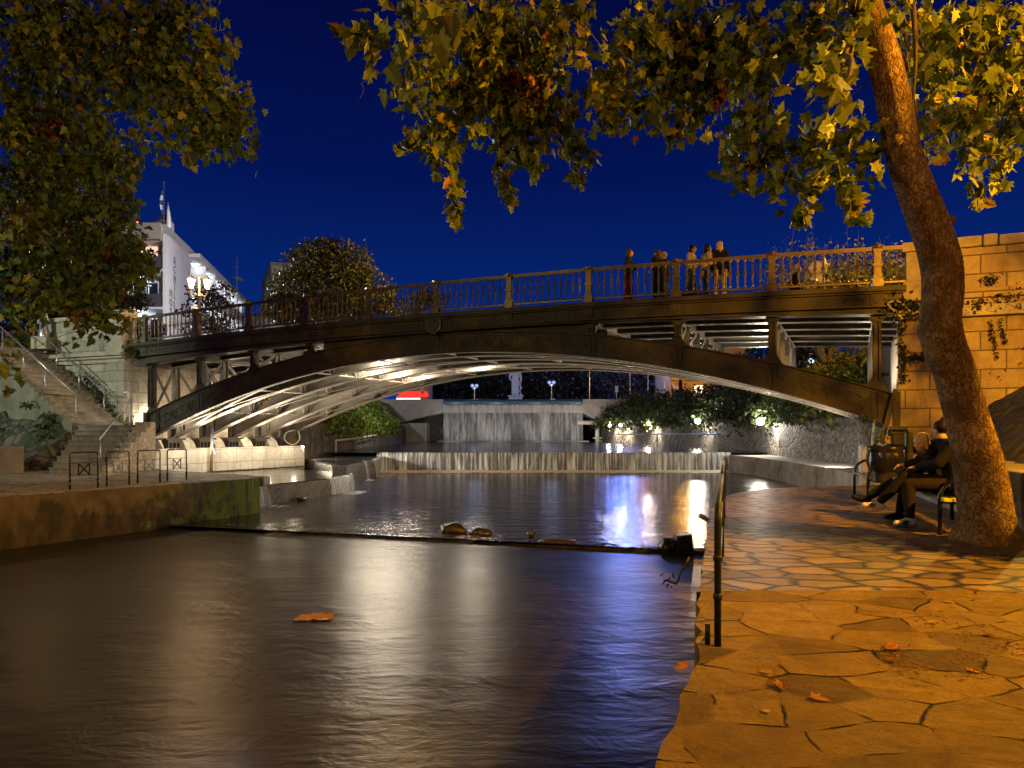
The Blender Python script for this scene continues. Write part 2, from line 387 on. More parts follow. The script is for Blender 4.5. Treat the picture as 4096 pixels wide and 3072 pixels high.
M_SILL = plain('wet_sill_stone', (.028,.025,.021), .28, 0, .5, 3.5, .9, 16, c2=(.010,.009,.008))
M_PALEC = plain('pale_concrete', (.40,.37,.33), .8, 0, .3, 1.2, .15, 25, c2=(.27,.25,.22))
M_COB = cobble('cobble_wall', (.20,.185,.16), (.10,.09,.08), (.030,.027,.023), 4.2, 1.0, (1, 1, .8))
M_COBB = cobble('brown_cobble_wall', (.20,.155,.10), (.12,.09,.055), (.02,.016,.01), 3.3, 1.0, (1.6, 1.6, .55), moss=(.03,.035,.012))
M_RUBBLE = cobble('pale_rubble', (.50,.43,.32), (.33,.27,.19), (.19,.15,.10), 5.6, .45, (1, 1, 1), .08, grime=.3)
M_BANK = cobble('rocky_bank', (.13,.115,.085), (.07,.062,.042), (.02,.02,.012), 2.6, 1.0, (1,1,1), .12, moss=(.018,.03,.010))
M_STEP = plain('step_stone', (.30,.265,.21), .8, 0, .45, 2.5, .4, 22, c2=(.16,.14,.105), dirt=(.09,.075,.05))
M_FLAG = flagstones('walkway_flagstone', (.45,.31,.062), (.30,.21,.048), (.54,.37,.075), (.018,.012,.007), 3.1, .026, .72, (.78, 1.1, 0), 2.0, 1.0, (.28,.185,.050))
M_FLAG2 = flagstones('walkway_small_flagstone', (.26,.185,.066), (.15,.11,.046), (.33,.235,.08), (.018,.012,.008), 3.5, .13, .42, (.70, 1.2, 0), 1.0, 1.0, (.030,.021,.013), 1.0)
M_FLAG3 = flagstones('quay_flagstone', (.36,.33,.28), (.26,.24,.20), (.42,.38,.32), (.06,.05,.035), 2.6, .08, .6, (1, 1, 0), .6, 1.0, (.10,.08,.055))
M_BARK = bark('plane_bark', (.27,.18,.10), (.10,.062,.034))
M_TWIG = plain('twig_bark', (.075,.055,.035), .85, 0, .4, 8, .3, 30)
M_LEAF = leafmat('plane_leaf')
M_SHRUB = leafmat('shrub_leaf', .25, .5)
M_WATER_L = water('lower_water', (.013,.0105,.0078), .32, .75, .45, 7.0, .42, .08)
M_WATER_M = water('middle_water', (.013,.0125,.011), .15, 1.8, .62, 8.0, .45, .05)
M_WATER_U = water('upper_water', (.010,.011,.012), .16, 1.0, .25, 6.0, .20, .03)
M_FOAM = plain('white_foam', (.55,.53,.50), .7, 0, .35, 5, .2, 20)
M_FALL = falling('weir_water', 1.0, 1.6, (.90,.90,.90), fine=6.5, lo=.30, hi=.56, gap=(.43,.60))
M_SILK = falling('silky_overflow', .85, 1.2, (.6,.58,.55), 4.0, .3, .75)
M_CURTAIN = falling('water_curtain', .8, .8, (.9,.9,.92), 3.2, .24, .70, .95)
M_SPOUT = falling('spout_water', .8, 5.0, (.85,.87,.9), 16, .34, .68, .9)
M_HOTEL = plain('hotel_plaster', (.56,.54,.52), .8, 0, .15, .6, .1, 20)
M_HOTELD = plain('hotel_dark_panel', (.055,.052,.055), .6, 0, .2, 2, .1, 20)
M_LETTER = plain('sign_letter_grey', (.16,.155,.16), .5, 0, .2, 2, 0)
M_GLASS = plain('window_glass', (.015,.018,.024), .08, 0, .3, 1, 0)
M_CURT = plain('curtain_cloth', (.16,.15,.14), .9, 0, .3, 5, .2, 12)
M_BEIGE = plain('beige_plaster', (.32,.285,.235), .85, 0, .2, .7, .1, 20)
M_WOODR = plain('red_brown_slat', (.105,.035,.022), .4, 0, .4, 6, .2, 20)
M_SLATG = plain('green_slat', (.055,.075,.035), .45, 0, .35, 6, .2, 20)
M_SLATY = plain('yellow_slat_end', (.55,.52,.03), .5, 0, .15, 6, .05, 20)
M_BAG = plain('black_plastic_bag', (.012,.012,.012), .16, 0, .3, 6, 1.0, 9)
M_EARTH = plain('bare_earth', (.075,.052,.032), .95, 0, .5, 5, .9, 26, c2=(.035,.024,.014))
M_SLOPE = cobble('earth_slope', (.085,.07,.045), (.05,.042,.027), (.018,.015,.009), 2.4, 1.0, (.5,1.6,1), .2, moss=(.02,.022,.01))
M_GROUND = plain('town_ground', (.06,.055,.05), .9, 0, .3, .4, .2, 8)
M_BED = plain('river_bed', (.04,.034,.024), .9, 0, .4, 1, .5, 8)
M_SKIN = plain('skin', (.42,.24,.16), .5, 0, .12, 12, .05, 60)
M_BLUE = plain('blue_sign_enamel', (.012,.03,.28), .4, 0, .1, 4, 0)
M_WHITE = plain('white_paint', (.75,.75,.74), .5, 0, .08, 4, 0)
M_BULB = emit('cold_bulb', (.72,.84,1.0), 26)
M_BULBW = emit('warm_lantern_glass', (1,.60,.26), 48)
M_FLOOD = emit('flood_glass', (1,.93,.82), 150)
M_TAG = plain('dark_spray_paint', (.035,.018,.014), .6, 0, .2, 5, 0)
# ---------- ground, water, quays
def poly(name, pts, z0, z1, mat, kind='structure'):
    mb = MB(); mb.prism([(p[0], p[1], z1) for p in pts], (0, 0, z0-z1))
    o = mb.build(name, mat); 
    if kind: o['kind'] = kind
    return o
def sheet(name, pts, z, mat):
    mb = MB(); mb.add([(p[0], p[1], z) for p in pts], [tuple(range(len(pts)))])
    o = mb.build(name, mat, fixn=False); o['kind'] = 'structure'
    if o.data.polygons[0].normal.z < 0: o.data.flip_normals()
    return o
RD = Vector((.342, .94, 0)); RQ = Vector((.94, -.342, 0))       # along the river / away from it (right bank)
sheet('ground', [(-900,-300),(900,-300),(900,1500),(-900,1500)], -2.1, M_BED)
LW = [(-10.35,31.8),(-10.75,38),(-10.8,48),(-11.1,60),(-12.5,77),(-13.5,90)]            # left river wall beyond the bridge
RW = [(13.2,22.4),(13.6,27),(14.4,36),(15.1,50),(13.8,62),(10.8,74),(10.2,80)]           # right river wall beyond the bridge
a0, a1 = bp(-.75,.45,0), bp(-.75,7.3,0)
poly('street', [(-300,27.2),(-21,27.2),tuple(bp(-6.6,.5,0)[:2]),tuple(a0[:2]),tuple(a1[:2]),(-13,34),(-13.2,48),(-13.5,60),(-14.5,77),(-14.5,300),(-300,300)], -2, 4.52, M_GROUND)
b0, b1 = bp(25.6,.5,0), bp(25.6,7.2,0)
poly('street', [tuple(b0[:2]),tuple(bp(45,.5,0)[:2]),(300,-40),(300,300),(13,300),(13.2,80),(15.5,68),(18.2,54),(18.6,36),tuple(b1[:2])], -2, 4.6, M_GROUND)
poly('street', [(-14.4,81),(13,81),(13,300),(-14.4,300)], 3.9, 5.02, M_GROUND)
# near right walkway (two pavings) with a broken edge
edge = [(-2.0,-3.5),(-.30,0),(.54,2.43),(1.0,3.53),(1.35,4.7),(1.48,5.08)]
edge2 = [(1.46,5.08),(1.64,5.65),(2.26,7.56),(2.96,9.73),(3.76,11.8),(4.1,12.6),(4.75,13.5),(5.57,14.3),(6.8,14.9),(8.1,15.2)]
def rough(e, amp, step=.16):
    out = []
    for (x0,y0),(x1,y1) in zip(e[:-1], e[1:]):
        n = max(2, int(math.hypot(x1-x0,y1-y0)/step))
        for k in range(n):
            t = k/n; out.append((x0+(x1-x0)*t+random.uniform(-amp,amp), y0+(y1-y0)*t))
    out.append(e[-1]); return out
poly('walkway', rough(edge,.028)+[(9.5,5.08),(9.5,-3.5)], -2, .012, M_FLAG)
poly('path', rough(edge2,.02)+[(9.4,15.6),(9.4,5.08)], -2, 0, M_FLAG2)
# left quay
qe = [(-16,2.6),(-9.97,12.65),(-7.14,17.4),(-7.0,17.9)]
poly('quay', rough(qe,.02,.3)+[(-7.65,18.9),(-11.7,21.6),(-13.6,24.4),(-16,23.5),(-40,23.5),(-40,2.6)], -2, 0, [M_FLAG3])
qw = plain('mossy_quay_wall', (.115,.092,.060), .85, 0, .45, 2.2, .9, 12, c2=(.035,.028,.018))
n_ = qw.node_tree
def moss_wall(m):
    t = m.node_tree; b = t.nodes['Principled BSDF']; old = b.inputs['Base Color'].links[0].from_socket
    tc = t.nodes.new('ShaderNodeTexCoord'); sp = t.nodes.new('ShaderNodeSeparateXYZ'); t.links.new(tc.outputs['Object'], sp.inputs[0])
    def nz(sc, mp=(1,1,1)):
        mm = t.nodes.new('ShaderNodeMapping'); mm.inputs['Scale'].default_value = mp; t.links.new(tc.outputs['Object'], mm.inputs[0])
        q = t.nodes.new('ShaderNodeTexNoise'); q.inputs['Scale'].default_value = sc; q.inputs['Detail'].default_value = 7; q.inputs['Roughness'].default_value = .65; t.links.new(mm.outputs[0], q.inputs['Vector']); return q.outputs['Fac']
    def rmp(s, st):
        r = t.nodes.new('ShaderNodeValToRGB'); r.color_ramp.elements[0].position = st[0]; r.color_ramp.elements[1].position = st[1]; t.links.new(s, r.inputs[0]); return r.outputs[0]
    def ma(op, a, b_):
        q = t.nodes.new('ShaderNodeMath'); q.operation = op
        for sk, v in ((q.inputs[0], a), (q.inputs[1], b_)):
            if isinstance(v, (int, float)): sk.default_value = v
            else: t.links.new(v, sk)
        return q.outputs[0]
    def mx(f, a, c):
        q = t.nodes.new('ShaderNodeMix'); q.data_type = 'RGBA'; t.links.new(f, q.inputs[0]); t.links.new(a, q.inputs[6]); q.inputs[7].default_value = (*c, 1); return q.outputs[2]
    # black growth low on the wall, green moss near the spout end
    low = ma('SUBTRACT', ma('MULTIPLY', nz(1.1, (1,1,.4)), 2.9), ma('ADD', ma('MULTIPLY', sp.outputs['Z'], .95), .35))
    c = mx(rmp(low, (.30,.50)), old, (.012,.011,.007))
    g = ma('ADD', ma('MULTIPLY', nz(3.2, (1,1,.6)), .95), ma('MULTIPLY', sp.outputs['Y'], .075))
    c = mx(rmp(nz(3.0, (1,1,.3)), (.42,.70)), c, (.055,.042,.024))
    c = mx(rmp(g, (.70,.84)), c, (.085,.125,.014))
    t.links.new(c, b.inputs['Base Color'])
moss_wall(qw)
mb = MB(); A = [(x-.02,y) for x,y in qe]
for k in range(len(qe)-1):
    (x0,y0),(x1,y1) = qe[k],qe[k+1]; d = Vector((x1-x0,y1-y0,0)).normalized(); nn = Vector((d.y,-d.x,0))*.06
    n = 14; rows = []
    for z in (-1.9,-1.0,-.6,-.2,-.06,-.01):
        rows.append([Vector((x0+(x1-x0)*i/n, y0+(y1-y0)*i/n, z))+nn*(1+.5*noise.noise(Vector((i*.7+k*9, z*2, 0)))) for i in range(n+1)])
    rows.append([r-nn*1.6 for r in rows[-1]])
    mb.grid(rows)
o = mb.build('quay_wall', qw, fixn=False, origin=(-9.97,12.65,-1.2)); tag(o, 'long stained concrete quay wall with black and green moss at left waterline', 'quay wall')
mb = MB(); mb.box((-7.05,18.15,-.12), (.42,.5,.26)); o = mb.build('stone_block', M_CONC, bevel=.03); tag(o, 'small grey stone block at the mossy corner of the left quay', 'stone block')
# water
sheet('river', [(-20,-10),(12,-10),(12,12.5),(4.2,13.0),(-9.5,16.6),(-20,16.6)], -1.04, M_WATER_L)
sheet('river', [(-9.2,15.75),(4.3,11.95),(12.6,14),(16,36.4),(-8.2,36.4),(-8.2,20),(-9.4,17)], -.97, M_WATER_M)
sheet('river', [(-12.6,36.55),(15.2,36.55),(15.6,60),(14,140),(-20,140)], .085, M_WATER_U)
# low stone sill between lower and middle water
sillA, sillB = Vector((-8.9,16.25,0)), Vector((3.9,12.15,0)); sd = (sillB-sillA); nrm = Vector((sd.y,-sd.x,0)).normalized()
mb = MB(); n = 90
prof = [(-.24,-1.5),(-.19,-1.05),(-.10,-.99),(.04,-.965),(.16,-.975),(.24,-1.3)]
rows = []
for q, z in prof:
    r = []
    for i in range(n+1):
        t = i/n; p = sillA+sd*t
        j = noise.noise(Vector((i*.45, q*3, 1.3)))*(.02 if t < .38 else .12)
        r.append(p-nrm*(q+j*.8)+Vector((0,0,z+j*.35-(.05 if .38 < t < .64 else -.0))))
    rows.append(r)
mb.grid(rows); o = mb.build('stone_sill', M_SILL, fixn=False, smooth=True); tag(o, 'low dark wet stone sill crossing the stream from the left quay', 'sill')
mb = MB(); rows = []
for q, z in ((-.7,-1.034),(-.42,-1.028),(-.24,-1.0),(-.05,-.950),(.2,-.958)):
    rows.append([sillA+sd*(.28+.36*i/40)-nrm*(q+.06*noise.noise(Vector((i*.6,q,0))))+Vector((0,0,z+.02*noise.noise(Vector((i*.9,q*2,5))))) for i in range(41)])
mb.grid(rows); o = mb.build('cascade', M_SILK, fixn=False, smooth=True); o['kind'] = 'structure'; uv_axes(o, sd.normalized(), (0,0,1))
# stepped side channel on the left bank beneath the bridge
S1 = [(-7.4,18.3),(-7.83,19.5),(-7.1,21.1),(-6.43,22.7),(-6.2,23.8),(-6.23,24.9),(-6.5,25.9),(-7.2,26.6)]
S1 = [(S1[0][0]-.0,S1[0][1])]+S1[1:]
poly('channel_ledge', rough([(-7.6,18.6)]+S1[1:],.012,.25)+[(-12,30),(-15,25),(-13,21)], -2, -.40, M_CONCW)
sheet('river', S1[1:]+[(-12,30),(-14.6,25),(-12.5,21.2)], -.375, M_WATER_U)
S2 = [(-7.25,26.2),(-6.62,26.0),(-6.75,28),(-6.85,31),(-6.97,33.5),(-7.3,36.2)]
poly('channel_ledge', S2+[(-10.9,36.3),(-10.2,32.2)], -2, -.10, M_CONCW)
sheet('river', [(-6.9,26.2),(-6.77,28),(-6.87,31),(-6.99,33.5),(-7.3,36),(-10.6,36),(-9.9,32.2)], -.078, M_WATER_U)
mb = MB()
for (p, z1) in ((-.40, 0),): pass
for i in range(90):
    t = random.random(); q_ = bp(.78+random.uniform(0,.35), 7.0*t, 0); x, y = q_.x, q_.y
    mb.ball((x, y, -.36), (random.uniform(.05,.22), random.uniform(.05,.16), random.uniform(.012,.035)), 7, 5)
o = mb.build('moss', plain('channel_moss', (.05,.065,.012), .9, 0, .6, 5, .9, 30, c2=(.02,.025,.008)), smooth=True); o['kind'] = 'stuff'
def spout(name, pts_top, drop, out, kindname, mat=M_SPOUT, n=14):
    """water sheet leaving an edge (list of points) and falling in a curve"""
    mb = MB(); rows = []
    for k in range(n+1):
        t = k/n; rows.append([Vector(p)+Vector(out)*(math.sqrt(t) if t > 0 else 0)+Vector((0,0,.02-drop*t*t if t else .03)) for p in pts_top])
    mb.grid(rows); o = mb.build(name, mat, fixn=False, smooth=True); o['kind'] = 'structure'; d = Vector(pts_top[-1])-Vector(pts_top[0]); d.z = 0; d.normalize(); uv_axes(o, d, (0,0,1)); return o
spout('waterfall', [(-7.72,19.15,-.38),(-7.62,19.35,-.38),(-7.52,19.55,-.38)], .60, (.28,-.02,0), 'a')
spout('waterfall', [Vector((-6.47,22.65,-.38)).lerp(Vector((-6.2,23.9,-.38)), i/8) for i in range(7)]+[(-6.15,24.3,-.38),(-6.2,24.9,-.38),(-6.35,25.5,-.38)], .58, (.22,-.06,0), 'b')
spout('waterfall', [(-6.8,29.3,-.08),(-6.81,29.8,-.08)], .88, (.28,0,0), 'c')
spout('waterfall', [(-6.88,31.6,-.08),(-6.92,32.6,-.08),(-6.98,33.6,-.08),(-7.15,35,-.08)], .88, (.3,-.05,0), 'd')
# weir
mb = MB(); mb.hexa([(-7.6,36.42,-2),(12.3,36.42,-2),(12.3,37.2,-2),(-7.6,37.2,-2),(-7.6,36.42,.06),(12.3,36.42,.06),(12.3,37.2,.06),(-7.6,37.2,.06)])
o = mb.build('weir', M_CONCW, bevel=.05); tag(o, 'dark concrete weir across the river behind the white falling water', 'weir')
mb = MB(); rows = []
for k in range(13):
    t = k/12; rows.append([Vector((-7.4+19.6*i/160, 36.47-.05-.30*math.sqrt(t)+.03*noise.noise(Vector((i*.9,t*2,0))), .105-1.05*t*t-.02*t)) for i in range(161)])
mb.grid(rows); o = mb.build('waterfall', M_FALL, fixn=False, smooth=True); o['kind'] = 'structure'; uv_axes(o, (1,0,0), (0,0,1))
mb = MB(); rows = []
for q, z in ((-.75,-.962),(-.42,-.945),(-.12,-.88),(.06,-.86),(.16,-.94)):
    rows.append([Vector((-7.3+19.4*i/120, 36.0+q+.22*min(1,abs(q)*3)*noise.noise(Vector((i*.5,q*4,2))), z+.035*noise.noise(Vector((i*.9,q*3,7))))) for i in range(121)])
mb.grid(rows); o = mb.build('foam', M_FOAM, fixn=False, smooth=True); o['kind'] = 'stuff'
# foam where the left spouts land
mb = MB()
for (cx, cy, rx, ry) in ((-7.1,19.2,.55,.28),(-5.75,23.7,.4,.8),(-6.3,33,.45,1.6),(-6.5,29.6,.25,.35)):
    rows = []
    for k in range(5):
        rr = k/4; rows.append([Vector((cx+rx*rr*math.cos(a)*(1+.3*noise.noise(Vector((a*2,cx,0)))), cy+ry*rr*math.sin(a)*(1+.3*noise.noise(Vector((a*2,cy,3)))), -.945+.05*(1-rr)**1.5)) for a in [i*math.pi/10 for i in range(21)]])
    mb.grid(rows)
o = mb.build('foam', M_SPOUT, fixn=False, smooth=True); o['kind'] = 'stuff'
# right bank beyond the bridge: ledge and sandy ramp
led = [(12.1,36.4),(12.35,33),(12.1,29),(11.6,25.5),(11.15,22.4),(10.5,20)]
poly('bank_ledge', led+[(10.2,17.4),(13.8,19),(16,36.4)], -2, -.04, M_CONC)
mb = MB(); rows = []
for i in range(13):
    t = i/12; a = Vector((7.3,15.15,0)).lerp(Vector((10.5,17.2,.0)), t); b_ = Vector((6.6,17.6,0)).lerp(Vector((10.4,20.6,0)), t)
    rows.append([a.lerp(b_, k/6)+Vector((0,0,-.93+.95*(t**.8)*(1-(k/6)**2*.75)+.05*noise.noise(Vector((i*.5,k*.7,3))))) for k in range(7)])
mb.grid(rows); o = mb.build('sand_bank', plain('pale_sand', (.42,.37,.29), .9, 0, .35, 2, .6, 20), fixn=False, smooth=True); o['kind'] = 'structure'
# rocky bank left of the stairs
mb = MB(); rows = []
for i in range(81):
    x = -34+19.3*i/80; r = []
    for k in range(49):
        t = k/48; y = 20.9+6.4*t+.10*(-15-x); z = 4.55*t**.95
        nz = noise.fractal(Vector((x*.75,y*.75,0)), 1.0, 2.0, 5)
        cell = .9*(.35-min(.35,noise.voronoi(Vector((x*1.5,y*1.9,z*1.2)))[0][0]))+.08*noise.noise(Vector((x*4,y*4,z*4)))
        sb = (x-B0.x)*BU.x+(y-B0.y)*BU.y; wb = (x-B0.x)*BW.x+(y-B0.y)*BW.y
        z2 = z+(nz*.16+cell*1.0)*min(1, k/5+.3)*min(1,(48-k)/5+.15)-(.35 if x > -15.2 else 0)
        r.append(Vector((x+.15*nz, y-.2*nz, -.3 if (wb > -2.55 and sb > -6.9) or x > -14.15-(y-19.8)*.33 else max(-.25, z2))))
    rows.append(r)
mb.grid(rows); o = mb.build('rocky_bank', M_BANK, fixn=False); o['kind'] = 'structure'
# earth slope on the right above the retaining wall
mb = MB(); rows = []
W0 = Vector((5.05,5.0,0)); 
for i in range(86):
    t = -3+14.2*i/85; base = Vector((6.1,7.8,0))+RD*(t-1.0); r = []
    for k in range(48):
        q = .55+k*.2; z = .78+max(0, (q-.9))*.72 if k > 1 else .74
        nz = noise.fractal(Vector((t*.9,q*.9,4)), 1.0, 2.0, 5)
        p = base+RQ*q; r.append(Vector((p.x, p.y, min(z, 4.62)+(nz*.30+.08*noise.noise(V(t*5,q*5,1)))*(k > 1))))
    rows.append(r)
mb.grid(rows); o = mb.build('earth_slope', M_SLOPE, fixn=False, smooth=True); o['kind'] = 'structure'
# ivy-covered far-right and far-left banks (ground under the ivy)
mb = MB(); rows = []
for (x, y) in [RW[i] for i in range(1,7)]:
    rows.append([(x+.15,y,1.75),(x+1.2,y+.2,2.8),(x+2.6,y+.6,3.9),(x+4.6,y+1,4.62)])
mb.grid(rows); o = mb.build('grassy_bank', M_EARTH, fixn=False); o['kind'] = 'structure'
mb = MB(); rows = []
for (x, y) in LW[:5]: rows.append([(x-.1,y,1.65),(x-.9,y,2.9),(x-2.0,y,4.2),(x-3.2,y,4.54)])
mb.grid(rows); o = mb.build('grassy_bank', M_EARTH, fixn=False); o['kind'] = 'structure'
# river walls
def wall_line(pts, z0, z1, th, mat, name, label):
    mb = MB(); nn = len(pts)
    L = [Vector((x,y,0)) for x,y in pts]; off = []
    for i in range(nn):
        d = (L[min(i+1,nn-1)]-L[max(i-1,0)]).normalized(); off.append(Vector((d.y,-d.x,0))*th)
    for i in range(nn-1):
        a, b = L[i], L[i+1]; c, d = b+off[i+1], a+off[i]
        mb.hexa([a+V(0,0,z0),b+V(0,0,z0),c+V(0,0,z0),d+V(0,0,z0),a+V(0,0,z1),b+V(0,0,z1),c+V(0,0,z1),d+V(0,0,z1)])
    o = mb.build(name, mat); tag(o, label, 'river wall'); return o
wall_line(LW, -1.9, 1.7, -.6, M_COBB, 'cobble_wall', 'brown rough stone river wall under the bright green hedge')
wall_line(RW, -1.9, 1.85, .6, M_COB, 'cobble_wall', 'long grey cobble river wall with uplit lamps and ivy along its top')
mb = MB(); mb.tube(cr([(-10.35,38.2,.75),(-10.38,42,.80),(-10.3,46,.92),(-10.45,50,1.0)],5), .07, 6); mb.tube([(-10.35,38.2,.75),(-10.35,38.2,.05)], .05, 6)
o = mb.build('pipe', M_PALEC, smooth=True); tag(o, 'pale pipe fixed low along the brown river wall above the weir', 'pipe')
# ---------- iron arch bridge
BR = thing('iron_bridge', bp(12.3,4,0), 'long dark riveted iron arch bridge with ornate railing spanning the river', 'bridge')
RIBW = [0.0, 1.0, 2.4, 3.8, 5.25, 6.7]; BAY = 2.457
S0, S1_ = -.1, 24.98
def rivet(mb, p, n, r):
    n = Vector(n).normalized(); x = n.orthogonal().normalized(); y = n.cross(x); b = []
    for k in range(5):
        a = 2*math.pi*k/5; b.append(p+x*(r*math.cos(a))+y*(r*math.sin(a)))
    mb.add(b+[p+n*r*.75], [(k,(k+1)%5,5) for k in range(5)])
def dfi(s): return .4234-.0328*s
for ri, w in enumerate(RIBW):
    mb = MB(); N = 64; fw = .14 if ri else .10
    S = [S0+(S1_-S0)*i/N for i in range(N+1)]
    def plate(fz0, fz1, w0, w1):
        rows = [[bp(s,w0,fz0(s)) for s in S],[bp(s,w1,fz0(s)) for s in S],[bp(s,w1,fz1(s)) for s in S],[bp(s,w0,fz1(s)) for s in S],[bp(s,w0,fz0(s)) for s in S]]
        mb.grid(rows)
        for e in (0, N): mb.add([rows[q][e] for q in range(4)], [(0,1,2,3)])
    plate(lambda s: f_intr(s)+.03, lambda s: f_ext(s)-.03, w-.012, w+.012)
    plate(f_intr, lambda s: f_intr(s)+.03, w-fw, w+fw)
    plate(lambda s: f_ext(s)-.03, f_ext, w-fw, w+fw)
    plate(lambda s: f_intr(s)+.03, lambda s: f_intr(s)+.12, w-.028, w+.028)
    plate(lambda s: f_ext(s)-.12, lambda s: f_ext(s)-.03, w-.028, w+.028)
    sp = .17; k = int((S1_-S0)/sp)
    for i in range(k):
        s = S0+sp*(i+.5); z = f_intr(s)
        for q in ((-1,1) if ri else (-1,1)):
            rivet(mb, bp(s, w+q*fw*.68, z), (0,0,-1), .024)
        rivet(mb, bp(s, w-.028, z+.075), -BW, .021); rivet(mb, bp(s, w-.028, f_ext(s)-.075), -BW, .021)
    for i in range(11):      # stiffener plates
        s = BAY*i+(0 if i else .35)
        for d in (-.07, .07):
            mb.bbox(s+d-.05, s+d+.05, w-.05, w+.05, f_intr(s)+.12, f_ext(s)-.12)
    mb.build('arch_rib', M_IRON if ri == 0 else M_RIB, BR)
    if ri == 0: FRONT = True
# ornament bars on the front rib
mb = MB(); w = -.034
def onrib(s, a, b):      # a along the rib, b across the rib, about the rib's middle line
    sl = (dfi(s)+.3738-.0292*s)/2; c = 1/math.hypot(1, sl)
    zc = (f_intr(s)+f_ext(s))/2
    return bp(s+(a-b*sl)*c, w, zc+(a*sl+b)*c)
pit = .80; k0 = 0
for i in range(31):
    s = .35+pit*i
    if s > 24.6: break
    if 21.7 < s < 22.7 or 9.6 < s < 11.3:
        if mb.v: mb.build('ornament', M_ORN, BR); mb = MB()
        continue
    hgt = min(.19, (f_ext(s)-f_intr(s))*.27)
    D = [onrib(s,-.16,0),onrib(s,0,hgt),onrib(s,.16,0),onrib(s,0,-hgt)]
    for a in range(4):
        mb.bar(D[a], D[(a+1)%4], .028, .02, BW)
        mb.bar(D[a].lerp(D[(a+1)%4], .33), D[(a+3)%4].lerp(D[(a+2)%4], .33), .02, .018, BW)
    if i < 30 and s+pit < 24.8 and not (21.0 < s+pit < 22.7):
        for sg in (1, -1):
            P = [onrib(s+.12,0,sg*hgt*.35),onrib(s+.24,0,sg*hgt*.72),onrib(s+pit-.24,0,sg*hgt*.72),onrib(s+pit-.12,0,sg*hgt*.35)]
            for a in range(3): mb.bar(P[a], P[a+1], .022, .016, BW)
        d = [onrib(s+pit/2,-.05,0),onrib(s+pit/2,0,.06),onrib(s+pit/2,.05,0),onrib(s+pit/2,0,-.06)]
        mb.prism(d, -BW*.015)
mb.build('ornament', M_ORN, BR)
# deck, stringers, cross beams
mb = MB(); N = 50; S = [-.55+(25.75)*i/N for i in range(N+1)]
def slab(mb, f0, f1, w0, w1, S=S):
    rows = [[bp(s,w0,f0(s)) for s in S],[bp(s,w1,f0(s)) for s in S],[bp(s,w1,f1(s)) for s in S],[bp(s,w0,f1(s)) for s in S],[bp(s,w0,f0(s)) for s in S]]
    mb.grid(rows); 
    for e in (0, len(S)-1): mb.add([rows[q][e] for q in range(4)], [(0,1,2,3)])
slab(mb, lambda s: f_fb(s)+.30, lambda s: f_deck(s)-.11, -.1, 7.0)
mb.build('deck', M_IRON, BR)
for w in RIBW[1:]:
    mb = MB(); slab(mb, f_fb, lambda s: f_fb(s)+.025, w-.15, w+.15); slab(mb, lambda s: f_fb(s)+.025, lambda s: f_fb(s)+.30, w-.012, w+.012)
    mb.build('stringer', M_RIB, BR)
for i in range(11):
    s = BAY*i; mb = MB()
    mb.bbox(s-.012,s+.012,.05,6.65,f_fb(s)-.02,f_fb(s)+.29); mb.bbox(s-.10,s+.10,.05,6.65,f_fb(s)-.045,f_fb(s)-.021)
    mb.build('cross_beam', M_RIB, BR)
# front cornice: ledge, frieze, girder
mb = MB()
slab(mb, lambda s: f_deck(s)-.12, f_deck, -.46, .3); slab(mb, lambda s: f_deck(s)-.17, lambda s: f_deck(s)-.12, -.38, -.1)
slab(mb, lambda s: f_deck(s)-.47, lambda s: f_deck(s)-.17, -.30, -.1); slab(mb, lambda s: f_deck(s)-.50, lambda s: f_deck(s)-.46, -.35, -.1)
slab(mb, lambda s: f_fb(s)+.02, lambda s: f_deck(s)-.50, -.2, -.1); slab(mb, lambda s: f_fb(s), lambda s: f_fb(s)+.022, -.32, .14)
slab(mb, lambda s: f_fb(s)+.022, lambda s: f_fb(s)+.11, -.225, -.2)
for i in range(150): 
    s = -.4+.17*i; rivet(mb, bp(s,-.225,f_fb(s)+.065), -BW, .02)
N2 = 30; SS = [6.6+11.6*i/N2 for i in range(N2+1)]      # solid plate where arch and girder meet
rows = [[bp(s,-.02,min(f_ext(s)-.02,f_fb(s)+.1)) for s in SS],[bp(s,-.02,f_fb(s)+.1) for s in SS]]
SS = [s for s in [7.9+9.2*i/40 for i in range(41)]]
mb.grid([[bp(s,-.03,f_ext(s)-.03) for s in SS],[bp(s,-.03,max(f_fb(s)+.02,f_ext(s)-.02)) for s in SS]])
mb.build('cornice', M_IRON, BR)
mb = MB()       # greek key frieze and plaques
for i in range(11):
    s = BAY*i; z = f_deck(s)-.32
    mb.bbox(s-.15,s+.15,-.335,-.30,z-.15,z+.15)
    mb.prism([bp(s-.1,-.337,z),bp(s,-.337,z+.1),bp(s+.1,-.337,z),bp(s,-.337,z-.1)], -BW*.02)
    if i == 10: continue
    n = 11
    for k in range(n):
        c = s+.24+(BAY-.48)*(k+.5)/n; zc = f_deck(c)-.32; u = .082; t = .02
        P = [(-u,-u),(-u,u),(u,u),(u,-.35*u),(-.25*u,-.35*u),(-.25*u,.3*u)]
        for a, b in zip(P[:-1], P[1:]): mb.bar(bp(c+a[0],-.306,zc+a[1]), bp(c+b[0],-.306,zc+b[1]), t, .02, BW)
        mb.bar(bp(c-u,-.306,zc-u), bp(c+u+.01,-.306,zc-u), t, .02, BW)
mb.build('frieze', M_ORN, BR)
mb = MB(); s = BAY*5; z = f_deck(s)-.34      # shield at mid span
mb.prism([bp(s+x,-.34,z+y) for x,y in ((-.26,.26),(-.12,.22),(0,.26),(.12,.22),(.26,.26),(.25,-.05),(.17,-.2),(0,-.3),(-.17,-.2),(-.25,-.05))], -BW*.09)
